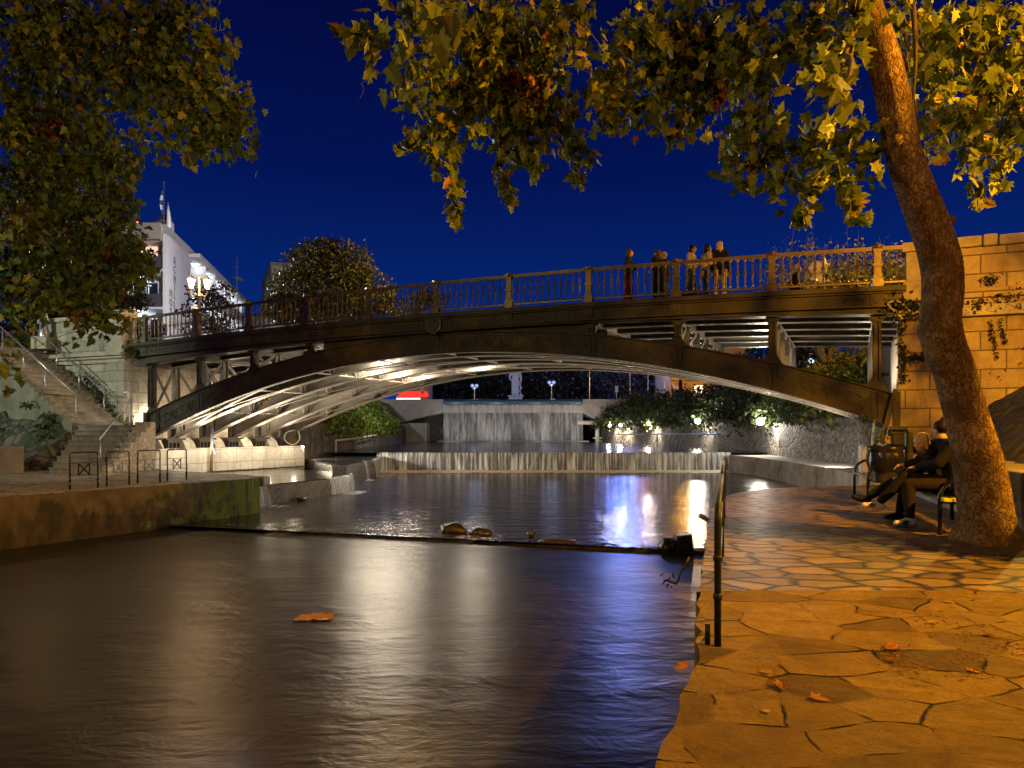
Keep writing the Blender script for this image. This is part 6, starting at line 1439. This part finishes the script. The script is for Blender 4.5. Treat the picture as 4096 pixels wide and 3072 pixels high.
def flag(T, p, z0, z1, w, c1, c2):
    for k in range(5):
        mb = MB(); a, b = z0+(z1-z0)*k/5, z0+(z1-z0)*(k+1)/5
        rows = [[p+V(-.02-w*t*(1+.2*math.sin(z*3)), .06*math.sin(6*t+z*2), z) for t in (0,.25,.5,.75,1)] for z in (a,(a+b)/2,b)]
        mb.grid(rows); mb.build('flag_stripe', c1 if k % 2 == 0 else c2, T, fixn=False, smooth=True)
flag(FP_, p, 1.5, 3.6, .26, plain('flag_blue', (.03,.08,.30), .9, 0, .1, 4, 0), M_WHITE)
FP2 = thing('flagpole', (at(672,890,57).x,57,ztop), 'shorter flagpole with a furled white flag beside the chimney', 'flagpole')
p = V(at(672,890,57).x,57,ztop); mb = MB(); mb.tube([p,p+V(0,0,2.6)],[.05,.03],6); mb.build('pole', M_STEEL, FP2); mb = MB(); mb.tube([p+V(.02,0,.1),p+V(.08,0,.6),p+V(.05,0,1.6),p+V(.0,0,2.5)],[.12,.20,.16,.04],8); mb.build('flag', M_WHITE, FP2, smooth=True)
def yagi(mb, p):
    for z in (1.6,2.0,2.3): mb.bar(p+V(-.35,0,z),p+V(.35,0,z),.03)
mk2 = lambda px, Y: (at(px,890,Y).x, Y, ztop)
pole('antenna', 'thin antenna mast on the hotel roof left of the flagpoles', 'antenna', mk2(620,58), 1.9, .05, M_STEEL, 'antennas on the roofs', lambda mb,p: (mb.bar(p+V(-.2,0,.5),p+V(.1,0,1.8),.05), mb.bar(p+V(.2,0,.1),p+V(.05,0,1.2),.05)))
o = pole('antenna', 'roof mast carrying a small red warning light among the leaves', 'antenna', mk2(550,58), 1.9, .04, M_STEEL, 'antennas on the roofs')
mb = MB(); p = V(*mk2(550,58))+V(0,0,1.15); mb.ball(p+V(.05,-.06,0),.07,8,6); mb.build('warning_light', emit('red_light',(1,.02,.03),30), o)
pole('antenna', 'television antenna with a round dish against the sky right of the hotel', 'antenna', (at(948,1180,75).x,75,16.2), 5.2, .05, M_STEEL, 'antennas on the roofs', lambda mb,p: (mb.lathe([(.1,2.6),(.75,2.65),(.75,2.75),(.1,2.8)],p,12), mb.bar(p+V(-.7,0,4.2),p+V(.1,0,4.0),.07)))
BB = thing('house', (at(1080,1300,75).x,75,4.5), 'blank beige building behind the round tree right of the hotel', 'building')
q = at(1085,1059,75); w0 = at(990,1100,80)
mb = MB(); mb.hexa([(q.x,75,4.4),(q.x+6,76.5,4.4),(q.x+3,95,4.4),(w0.x-.5,86,4.4),(q.x,75,q.z),(q.x+6,76.5,q.z),(q.x+3,95,q.z),(w0.x-.5,86,q.z)]); mb.build('wall', M_BEIGE, BB)
mb = MB(); mb.hexa([(w0.x-2.6,84,4.4),(w0.x+1.5,82,4.4),(w0.x+1.5,92,4.4),(w0.x-2.6,92,4.4),(w0.x-2.6,84,16.2),(w0.x+1.5,82,16.2),(w0.x+1.5,92,16.2),(w0.x-2.6,92,16.2)]); mb.build('annex', plain('grey_annex', (.14,.125,.11), .9, 0, .2, .6, .1), BB)
mb = MB(); mb.hexa([(q.x-.1,74.9,q.z),(q.x+6.1,76.4,q.z),(q.x+3,95,q.z),(w0.x-.6,86,q.z),(q.x-.1,74.9,q.z+.3),(q.x+6.1,76.4,q.z+.3),(q.x+3,95,q.z+.3),(w0.x-.6,86,q.z+.3)]); mb.build('roof', M_CONC, BB)
CR_ = thing('light_trail_car', (at(95,1395,30).x,30,4.5), 'red car shape standing in for a tail-light trail beyond the left stairs', 'car')  # car added in place of a red streak left by passing tail lights
c = at(95,1395,30); mb = MB(); pr = [(-2.0,.25),(-2.0,.62),(-1.25,.75),(-.75,1.28),(.55,1.32),(1.2,.82),(1.95,.7),(2.0,.25)]; mb.prism([V(c.x+x,29.3,4.5+z) for x,z in pr], V(0,1.6,0)); mb.build('body', plain('light_trail_red', (.30,.015,.012), .2, 0, .1, 2, 0), CR_, bevel=.06)
mb = MB(); mb.prism([V(c.x+x,29.285,4.5+z) for x,z in ((-1.1,.8),(-.68,1.2),(.5,1.23),(1.0,.82))], V(0,.01,0)); mb.build('window', M_GLASS, CR_)
for x in (-1.25,1.25): mb = MB(); mb.tube([V(c.x+x,29.25,4.82),V(c.x+x,29.45,4.82)], .31, 14); mb.build('wheel', M_BLACK, CR_)
# ---------- concrete footbridge with the water curtain
FB = thing('footbridge', (0,78,0), 'pale concrete footbridge far upstream with a blue steel trough pouring a water curtain', 'footbridge')
tx0, tx1 = at(1775,0,76.7).x, at(2330,0,76.7).x; zd = at(0,1597,77).z
mb = MB(); pr = [(at(1590,0,77).x-3,zd),(at(1590,0,77).x-3,1.9),(at(1600,0,77).x,2.35),(at(1700,0,77).x,3.1),(tx0,3.55),(tx1,3.55),(at(2400,0,77).x,2.4),(at(2440,0,77).x,2.0),(at(2640,0,77).x,2.0),(at(2640,0,77).x,zd),]
mb.prism([V(x,77,z) for x,z in pr], V(0,4,0)); mb.build('beam', M_PALEC, FB)
mb = MB(); mb.hexa([(at(1560,0,76).x-4,76.4,-.5),(at(1705,0,76).x,76.4,-.5),(at(1705,0,76).x,79,-.5),(at(1560,0,76).x-4,79,-.5),(at(1560,0,76).x-4,76.4,2.3),(at(1705,0,76).x,76.4,2.3),(at(1705,0,76).x,79,2.3),(at(1560,0,76).x-4,79,2.3)]); mb.build('abutment', M_PALEC, FB)
for px in (1927,2180): 
    x = at(px,0,79.5).x; mb = MB(); mb.box((x,79.5,1.5),(1.0,.9,4.2)); mb.build('pier', M_PALEC, FB, bevel=.05)
mb = MB(); pr = []
for k in range(10): a = math.pi*(k/9); pr.append((76.75-.42*math.sin(a), zd-.36-.34*math.cos(a)*-1))
mb.prism([V(tx0,y,z) for y,z in pr]+[V(tx0,77.0,zd-.70)] if False else [V(tx0,y,z) for y,z in pr], V(tx1-tx0,0,0)); mb.build('trough', plain('blue_steel_trough', (.07,.14,.22), .3, .3, .2, 2, .05), FB, smooth=True, autos=50)
mb = MB(); mb.tube([V(tx0+.3,77.4,zd),V(tx0+.3,77.4,zd+.02)], .05, 6)
for px in range(2480,2760,36): x = at(px,0,77.3).x; mb.tube([V(x,77.2,zd),V(x,77.2,zd+.62)], .03, 5)
for z in (.34,.6): mb.tube([V(at(2480,0,77.3).x,77.2,zd+z),V(at(2740,0,77.3).x,77.2,zd+z)], .025, 5)
mb.build('parapet_rail', M_STEEL, FB)
mb = MB(); x0 = at(2390,0,76.3).x; mb.tube(cr([V(tx1-.6,76.9,2.35),V(x0-.6,76.9,2.35),V(x0,76.6,2.2),V(x0,76.5,1.2),V(x0,76.5,.1)],5), .26, 10); mb.box((x0,76.5,.55),(1.0,.9,.12)); mb.bar(V(x0-.3,76.2,.5),V(x0+.9,76.2,0),.08); mb.bar(V(x0+.9,76.2,-.1),V(x0+.9,76.2,.62),.08); mb.bar(V(x0-.3,76.2,.6),V(x0+.9,76.2,.6),.08); mb.build('pipe', plain('cream_pipe', (.5,.46,.38), .5, 0, .2, 2, .1), FB, smooth=True, autos=40)
mb = MB(); rows = []
for k in range(9):
    t = k/8; rows.append([V(tx0+(tx1-tx0)*i/100, 76.42-.25*math.sqrt(t), zd-.62-(zd-.70)*t) for i in range(101)])
mb.grid(rows); o = mb.build('waterfall', M_CURTAIN, fixn=False, smooth=True); o['kind'] = 'structure'; uv_axes(o, (1,0,0), (0,0,1))
mb = MB(); rows = [[V(tx0-.6+(tx1-tx0+1.2)*i/60, 76.1+q, .095+z) for i in range(61)] for q, z in ((-1.3,0),(-.5,.12),(.1,.16),(.5,0))]; mb.grid(rows); o = mb.build('foam', M_FOAM, fixn=False, smooth=True); o['kind'] = 'stuff'
mb = MB(); mb.hexa([(-16,80.6,-1),(-8.6,80.6,-1),(-8.6,83,-1),(-16,83,-1),(-16,80.6,3.6),(-8.6,80.6,3.6),(-8.6,83,3.6),(-16,83,3.6)]); o = mb.build('stone_wall', M_COB); tag(o, 'dark coursed stone wall behind the left half of the water curtain', 'wall')
mb = MB(); mb.hexa([(-8.5,97,-1),(10,97,-1),(10,98,-1),(-8.5,98,-1),(-8.5,97,3.9),(10,97,3.9),(10,98,3.9),(-8.5,98,3.9)]); o = mb.build('stone_wall', M_CONCW); tag(o, 'dark channel wall in the shade beneath the footbridge', 'wall')
# statue
sp_ = at(2062,1600,85); S_ = thing('statue', (sp_.x,85,5), 'blue-lit stone statue of a robed figure with a staff on a square pedestal', 'statue')
sx, sz = sp_.x, at(0,1583,85).z; M_ST = plain('statue_marble', (.42,.43,.45), .7, 0, .3, 2, .3, 14)
mb = MB(); mb.box((sx,85,(5+sz)/2),(1.75,1.6,sz-5)); mb.box((sx,85,sz-.06),(2.05,1.9,.16)); mb.build('pedestal', M_ST, S_, bevel=.03)
q = lambda x, y, z: V(sx+x,85+y,sz+z)
mb = MB()
mb.caps(q(-.28,0,.2),q(-.22,0,1.9),.24,.34,12); mb.caps(q(.22,-.05,.2),q(.15,0,1.9),.22,.34,12); mb.caps(q(0,0,1.8),q(0,0,3.1),.46,.50,14); mb.caps(q(-.5,0,3.25),q(.5,0,3.25),.22,.22,10); mb.caps(q(-.55,0,3.2),q(-.78,-.05,2.35),.18,.13,9); mb.caps(q(-.78,-.05,2.35),q(-.45,-.3,1.95),.13,.10,9); mb.caps(q(.55,0,3.2),q(.72,-.1,2.3),.18,.14,9); mb.caps(q(.72,-.1,2.3),q(.66,-.3,1.7),.13,.10,9)
mb.caps(q(0,0,3.3),q(0,0,3.6),.17,.15,9); mb.ball(q(0,-.04,3.9),(.26,.29,.34),12,9); mb.ball(q(0,-.16,3.68),(.18,.16,.24),10,7)
for k in range(9): a = -.42+.1*k; mb.caps(q(a,-.32-.05*math.sin(k),2.0),q(a*.95+.04*math.sin(k*2),-.22,.15),.07,.06,7)
mb.caps(q(-.5,-.3,3.1),q(.42,-.42,1.9),.13,.12,8); mb.caps(q(-.3,-.32,.06),q(-.3,-.45,.03),.11,.09,8); mb.caps(q(.2,-.3,.06),q(.2,-.45,.03),.11,.09,8)
remesh(mb, 'robed_figure', M_ST, .045, S_, 2)
mb = MB(); mb.caps(q(.66,-.3,1.75),q(.62,-.28,.05),.07,.06,8)
pth = [q(.64+.17*math.cos(t*1.15), -.28+.17*math.sin(t*1.15), .1+.17*t) for t in [i*.5 for i in range(22)]]; mb.tube(pth, .065, 7); remesh(mb, 'staff', M_ST, .035, S_, 1)
M_GLOBE = emit('blue_globe', (.42,.55,1.0), .28)
GL = []
for px, yy, lab in ((1898,1543,'twin-globe lamp post left of the statue, above the water curtain'),(2206,1530,'twin-globe lamp post right of the statue, above the water curtain')):
    p = at(px,yy,84); T = thing('globe_lamp', (p.x,84,5), lab, 'lamp post', 'globe lamps beyond the footbridge'); mb = MB(); mb.tube([V(p.x,84,5),V(p.x,84,p.z-.2)],[.07,.05],7); mb.bar(V(p.x-.24,84,p.z-.35),V(p.x+.24,84,p.z-.35),.06); mb.build('post', M_STEEL, T)
    for e in (-1,1): mb = MB(); mb.ball(V(p.x+.28*e,84,p.z),.235,12,8); mb.build('globe', M_GLOBE, T, smooth=True)
    GL.append(p)
for px, y0_, Yd, lab, h in ((2358,1597,90,'tall thin mast just right of the right globe lamp',6.5),(2520,1597,92,'tall thin mast beyond the embankment railing',12.6),(2592,1597,92,'thin mast left of the brightly lit orange building',6.5),(2658,1597,91,'dark mast in front of the orange building edge',6.5)):
    mo = pole('mast', lab, 'mast', (at(px,0,Yd).x,Yd,5), h, .07, M_STEEL, 'masts beyond the footbridge')
    if px in (2520,2592,2658):
        mb = MB(); mb.ball((at(px-20,0,Yd).x,Yd-.3,5+h), (.5,.5,.8), 12, 8); mb.build('lamp_globe', emit('mast_lamp',(.20,.30,1.0),300) if px == 2520 else emit('mast_lamp',(1,.42,.02),14) if px == 2592 else emit('mast_lamp',(1,.7,.3),2.2), mo)
        if px == 2520: mb = MB(); mb.ball((at(px-40,0,Yd).x,Yd-.3,13.6), (.5,.5,.8), 12, 8); mb.build('lamp_globe', emit('mast_lamp',(.10,.22,1.0),11), mo)
SG = thing('signpost', (at(2466,1595,84).x,84,5), 'small street signpost with a pale plate above the right end of the footbridge', 'sign'); p = at(2466,1560,84); mb = MB(); mb.tube([V(p.x,84,5),V(p.x,84,p.z+.3)],.04,6); mb.build('pole', M_STEEL, SG); mb = MB(); mb.box((p.x,83.93,p.z+.1),(.4,.04,.8)); mb.build('plate', M_WHITE, SG, bevel=.01)
# far buildings
def block(name, label, x0, x1, y, z0, z1, mat, floors, cols, lit=(), wmat=None, slabm=None, dep=10):
    T = thing(name, ((x0+x1)/2,y,z0), label, 'building'); mb = MB(); mb.box(((x0+x1)/2,y+dep/2,(z0+z1)/2),(x1-x0,dep,z1-z0)); mb.build('wall', mat, T)
    mb = MB(); mb.box(((x0+x1)/2,y+dep/2,z1+.2),(x1-x0+.6,dep+.6,.38)); mb.build('roof', slabm or mat, T)
    fh = (z1-z0)/floors; cw = (x1-x0)/cols
    for f in range(floors):
        z = z0+fh*f
        mb = MB(); mb.box(((x0+x1)/2,y-.6,z+.1),(x1-x0,1.2,.18)); mb.build('balcony_slab', slabm or mat, T); mb = MB(); mb.box(((x0+x1)/2,y-1.16,z+.62),(x1-x0,.07,.84)); mb.build('balcony_front', slabm or mat, T)
        for c_ in range(cols):
            mb = MB(); mb.box((x0+cw*(c_+.5),y-.012,z+fh*.5),(cw*.45,.03,fh*.62)); w_ = mb.build('window', (wmat if (f*cols+c_) in lit else M_GLASS), T); m2 = MB(); m2.box((x0+cw*(c_+.5),y-.04,z+fh*.5),(.07,.03,fh*.62)); m2.build('frame', M_WHITE, w_)
            if (f+c_) % 2 == 0: m3 = MB(); m3.hexa([(x0+cw*c_+.2,y-1.3,z+fh*.62),(x0+cw*(c_+1)-.2,y-1.3,z+fh*.62),(x0+cw*(c_+1)-.2,y-.05,z+fh*.9),(x0+cw*c_+.2,y-.05,z+fh*.9),(x0+cw*c_+.2,y-1.3,z+fh*.64),(x0+cw*(c_+1)-.2,y-1.3,z+fh*.64),(x0+cw*(c_+1)-.2,y-.05,z+fh*.92),(x0+cw*c_+.2,y-.05,z+fh*.92)]); m3.build('awning', slabm or mat, T)
    return T
brn = plain('brown_plaster', (.20,.15,.10), .9, 0, .2, .5, .1); yel = plain('ochre_plaster', (.50,.38,.20), .9, 0, .2, .5, .1)
block('apartment_building', 'dim brown apartment block with balconies beyond the water curtain', at(2165,0,128).x, at(2345,0,128).x, 128, 5, 19, brn, 4, 4, (2,), emit('dim_window',(1,.7,.4),.7))
block('apartment_building', 'bright orange-lit apartment block under the right half of the arch', at(2680,0,92).x, at(2985,0,92).x, 92, 5, 15.5, yel, 3, 4, (1,5), emit('lit_window',(1,.7,.35),1.5), plain('ochre_slab', (.42,.33,.2), .9, 0, .2, .5, .1))
block('house', 'beige house with lit railing glimpsed beneath the right deck', at(3215,0,46).x, at(3330,0,46).x, 46, 4.6, 7.0, M_BEIGE, 1, 2, (0,), emit('house_window',(.7,.8,1),1.2))
SH = thing('shop', (at(1650,1597,88).x,88,5), 'shop front with a glowing red awning left of the water curtain', 'shop'); x0, x1 = at(1590,0,88).x, at(1712,0,88).x
mb = MB(); mb.box(((x0+x1)/2,91,6.6),(x1-x0,4,3.2)); mb.build('wall', M_BEIGE, SH)
mb = MB(); zz = at(0,1572,88).z; mb.hexa([(x0,86.6,zz-.62),(x1,86.6,zz-.62),(x1,88.9,zz-.3),(x0,88.9,zz-.3),(x0+.3,86.8,zz-.4),(x1-.3,86.8,zz-.4),(x1-.3,88.8,zz+.25),(x0+.3,88.8,zz+.25)]); mb.build('awning', emit('red_awning',(1,.03,.02),.6), SH)
mb = MB(); mb.box(((x0+x1)/2-.4,86.9,zz-.85),(x1-x0-1.0,.1,.22)); mb.build('light_strip', emit('white_strip',(.85,.9,1),1.2), SH); mb = MB(); mb.box((x0+.4,86.9,zz-.9),(.7,.1,.2)); mb.build('green_light', emit('green_strip',(.05,1,.3),3), SH)
# dark trees closing the view beyond the footbridge
for i, (px, Yd, r, lab, pal) in enumerate(((1745,96,4.2,'dark green tree left of the left globe lamp',PDK+[((.03,.07,.035),.5)]),(1960,98,4.6,'dark brown tree between the left globe lamp and the statue',PDK+[((.06,.045,.02),.4)]),(2130,100,4.2,'dark tree just right of the statue',PDK),(2290,104,4.0,'dark bushy tree before the dim brown block',PDK),(2440,102,4.2,'dark tree behind the signpost',PDK+[((.03,.02,.03),.4)]),(2590,104,4.4,'reddish dark tree left of the orange-lit block',PDK+[((.05,.025,.015),.5)]),(1820,110,5,'tall dark tree behind the left globe lamp',PDK),(2060,114,5.2,'tall dark tree directly behind the statue',PDK))):
    b = at(px,1600,Yd); x = b.x
    leafy('dark_tree', lab, 'tree', (x,Yd,5), [((x,Yd,5+r*1.1),(r,r*.8,r)),((x-r*.5,Yd,5+r*.6),(r*.6,r*.5,r*.6)),((x+r*.5,Yd,5+r*.7),(r*.6,r*.5,r*.6)),((x,Yd,5+r*1.9),(r*.7,r*.6,r*.8))], .5, .75, pal, .25, 'trees beyond the footbridge')
# ---------- wall lamps and the row of water jets on the right bank
WL = []
def on_rw(px):
    for i in range(len(RW)-1):
        a, b = Vector((*RW[i],0)), Vector((*RW[i+1],0))
        for k in range(60):
            p = a.lerp(b, k/60)
            if CX+F*p.x/p.y <= px and i > 0 and CX+F*a.lerp(b,(k-1)/60).x/a.lerp(b,(k-1)/60).y > px: return p
    return b
for px, py, lab in ((3095,1686,'nearest and brightest wall lamp on the right cobble wall'),(2832,1684,'second wall lamp from the right, over the end of the water jets'),(2628,1694,'third wall lamp, half covered by hanging ivy'),(2512,1700,'fourth wall lamp, the dimmer one of a close pair'),(2470,1702,'farthest wall lamp, left of the close pair')):
    p = on_rw(px); z = CH+(HY-py)/F*p.y; T = thing('wall_lamp', (p.x-.8,p.y-.1,z), lab, 'lamp', 'lamps on the cobble wall'); c = V(p.x-.8,p.y-.2,z); r = .20 if px > 2700 else .12
    mb = MB(); mb.ball(c, r, 10, 7); mb.build('bulb', M_FLOOD, T, smooth=True); mb = MB(); mb.bar(c+V(0,0,.12), p+V(.1,0,z+.15), .05); mb.lathe([(.16,.12),(.05,.2)], c, 8); mb.build('bracket', M_IRON, T); WL.append((c,px))
M_JET = plain('jet_water', (.30,.30,.30), .3, 0, .2, 5, .1)
JT = thing('water_jets', (14.2,50,.1), 'row of small arching water jets from a pipe along the right cobble wall', 'fountain')
A_, B_ = V(at(2880,0,42).x,42,1.05), V(at(2435,0,68).x-.1,68,.95); A_ = V(13.2,42,1.12); B_ = V(10.9,68,1.0)
mb = MB(); mb.tube([A_,B_], .06, 7); mb.tube([A_,V(A_.x+.05,42,.0)], .05, 6); mb.build('pipe', M_STEEL, JT)
for k in range(30):
    p = A_.lerp(B_, (k+.3)/30); mb = MB(); P = [p+V(-.75*t*1.2, -.25*t, .32*t*2.2-1.75*t*t) for t in [i/8 for i in range(9)]]; mb.tube(P, [.010+.003*i for i in range(9)], 5); mb.build('jet', M_JET, JT, smooth=True)
# ---------- small floodlights fixed among the ribs
UL = []
for s, w, lab in ((8.1,1.7,'bright floodlight among the ribs, leftmost of the row of three'),(8.1,3.1,'bright floodlight among the ribs, middle of the row of three'),(8.1,4.5,'bright floodlight among the ribs, rightmost of the row of three'),(9.6,.5,'small floodlight high behind the front arch rib'),(10.9,4.5,'single floodlight near the crown between the back ribs')):
    c = bp(s,w,f_intr(s)+.22); T = thing('floodlight', tuple(c), lab, 'floodlight', 'floodlights among the ribs')
    mb = MB(); mb.bar(c-BW*.20, c+BW*.20, .10, .05); mb.build('lamp_glass', emit('led_glass',(1,.94,.84),90), T)
    mb = MB(); mb.bar(c-BW*.23+V(0,0,.05), c+BW*.23+V(0,0,.05), .12, .045); mb.tube([c+V(0,0,.06), c+V(0,0,.3)], .02, 6); mb.build('housing', M_IRON, T); UL.append(c)
# ---------- lights
def lamp(kind, loc, col, en, size=.1, aim=None, ang_=None, blend=.6):
    l = bpy.data.lights.new('light', kind); l.color = col; l.energy = en
    if kind == 'AREA': l.size = size; l.shape = 'DISK'
    elif kind in ('POINT','SPOT'): l.shadow_soft_size = size
    if kind == 'SPOT': l.spot_size = math.radians(ang_ or 90); l.spot_blend = blend
    o = bpy.data.objects.new('light', l); o.location = loc; COL.objects.link(o)
    if aim is not None: o.rotation_euler = (Vector(aim)-Vector(loc)).to_track_quat('-Z','Y').to_euler()
    return o
SOD = (1,.41,.015); WARM = (1,.82,.58); COLD = (.80,.88,1.0); GRN = (.86,1.0,.80)
lamp('POINT', (8.6,2.6,6.0), SOD, 4300, .10)
lamp('POINT', (4.5,-6,7.5), SOD, 1250, .25)
lamp('POINT', (-13,1,8.0), (1,.72,.17), 1000, .25)
lamp('POINT', (25,11.5,9.5), SOD, 600, .2)
lamp('SPOT', (-13.5,8.5,7.5), (.90,1.0,.82), 600, .25, (-13.6,22.6,1.6), 50)
lamp('SPOT', (-24,15,7.5), GRN, 1700, .3, bp(-5,-1,3), 62)
lamp('POINT', (17,21.5,10.5), (1,.58,.08), 2300, .2)
lamp('POINT', (-7,41,13), (1,.60,.16), 900, .3)
for w in (.5, 1.7, 3.1, 4.5, 6.0):
    p = bp(.75,w,.40); lamp('SPOT', p, WARM, 520, .3, bp(6,w,3.0), 110, .8); lamp('SPOT', p, WARM, 1500, .3, bp(12,w,4.3), 44, .8)
    p = bp(24.3,w,.95) ; lamp('SPOT', p, WARM, 480, .3, bp(19,w,3.2), 110, .8); lamp('SPOT', p, WARM, 1400, .3, bp(12,w,4.3), 46, .8)
    lamp('POINT', bp(1.1,w,.75), WARM, 9, .1); lamp('SPOT', bp(24.4,w,2.6), WARM, 50, .1, bp(25.2,w-.3,4.2), 150, .8)
lamp('POINT', bp(-.35,.35,1.75), WARM, 36, .08)
lamp('POINT', bp(-.3,4,2.2), WARM, 70, .2); lamp('POINT', bp(4.0,4,3.9), WARM, 60, .2); lamp('POINT', bp(21.5,4,3.8), WARM, 50, .2)
for c in UL: lamp('POINT', c+V(0,0,-.12), WARM, 95, .1)
for q in LH: lamp('POINT', q+V(0,-.35,.1), (1,.62,.28), 60, .1)
for q, k in bulbs[:6]: lamp('POINT', q+V(0,0,-.25), COLD, 14, .15)
lamp('POINT', (-21.5,49,13), (.98,.97,1.0), 2600, .3)
for s_, x_ in ((.75,-4),(24.2,8)): lamp('SPOT', bp(s_,6.9,.7), (1,.9,.76), 1100, .15, (x_,36.3,-.4), 110, .8)  # spots added to brighten the falling water at the weir
for c, px in WL: lamp('SPOT', c+V(-.1,-.1,-.05), WARM, (900 if px > 2700 else 1000), .08, c+V(.95,.1,-1.6), 110, .7); lamp('POINT', c+V(-.25,-.25,.05), WARM, 70, .08)
for p in GL: lamp('POINT', p+V(0,-.6,0), (.45,.6,1.0), 40, .3)
for x in (-7,-2,3,8): lamp('SPOT', (x,73,.5), (.95,.9,.85), 150, .3, (x+.5,77,2.6), 100, .8)
lamp('SPOT', at(2040,1640,80)+V(0,-3,3), (.30,.46,1.0), 300, .3, at(2062,1545,85), 60)
lamp('POINT', V(at(2760,0,84).x,84,9), SOD, 800, .3)
lamp('SPOT', V(-4.5,44,6.5), (1,.98,.75), 1500, .3, V(-11,50,2.5), 80)
# ---------- sky
W = bpy.data.worlds.new('World'); SC.world = W; W.use_nodes = True; nt = W.node_tree; bg = nt.nodes['Background']
sky = nt.nodes.new('ShaderNodeTexSky'); sky.sky_type = 'NISHITA'; sky.sun_disc = False; sky.sun_elevation = math.radians(-4); sky.sun_rotation = math.radians(200)
geo = nt.nodes.new('ShaderNodeNewGeometry'); sx_ = nt.nodes.new('ShaderNodeSeparateXYZ'); tcw = nt.nodes.new('ShaderNodeTexCoord'); nt.links.new(tcw.outputs['Generated'], sx_.inputs[0])
rp = nt.nodes.new('ShaderNodeValToRGB'); e = rp.color_ramp.elements; e[0].position = 0; e[0].color = (.004,.024,.165,1); e[1].position = .6; e[1].color = (.0003,.0009,.024,1)
m_ = e.new(.18); m_.color = (.0009,.0135,.115,1); m_ = e.new(.36); m_.color = (.0004,.0046,.062,1)
nt.links.new(sx_.outputs['Z'], rp.inputs[0])
mx = nt.nodes.new('ShaderNodeMix'); mx.data_type = 'RGBA'; mx.blend_type = 'ADD'; mx.inputs[0].default_value = .02
nt.links.new(rp.outputs[0], mx.inputs[6]); nt.links.new(sky.outputs[0], mx.inputs[7]); nt.links.new(mx.outputs[2], bg.inputs[0]); bg.inputs[1].default_value = .56
# ---------- camera and render settings
cd = bpy.data.cameras.new('camera'); cam = bpy.data.objects.new('camera', cd); COL.objects.link(cam)
cam.location = (0,0,CH); cam.rotation_euler = (math.pi/2,0,0); cd.sensor_width = 36; cd.sensor_fit = 'HORIZONTAL'; cd.lens = 36*F/4096; cd.shift_y = (HY-1536)/4096; cd.clip_start = .05; cd.clip_end = 3000; SC.camera = cam
vs_ = SC.view_settings; SC.display_settings.display_device = 'sRGB'; vs_.view_transform = 'Standard'; vs_.look = 'None'; vs_.exposure = 1.3; vs_.gamma = 1; vs_.use_curve_mapping = False
SC.render.engine = 'CYCLES'; SC.cycles.use_denoising = True; SC.cycles.max_bounces = 8; SC.cycles.transparent_max_bounces = 16; SC.cycles.sample_clamp_indirect = 4; SC.cycles.use_light_tree = True
SC.cycles.caustics_reflective = False; SC.cycles.caustics_refractive = False
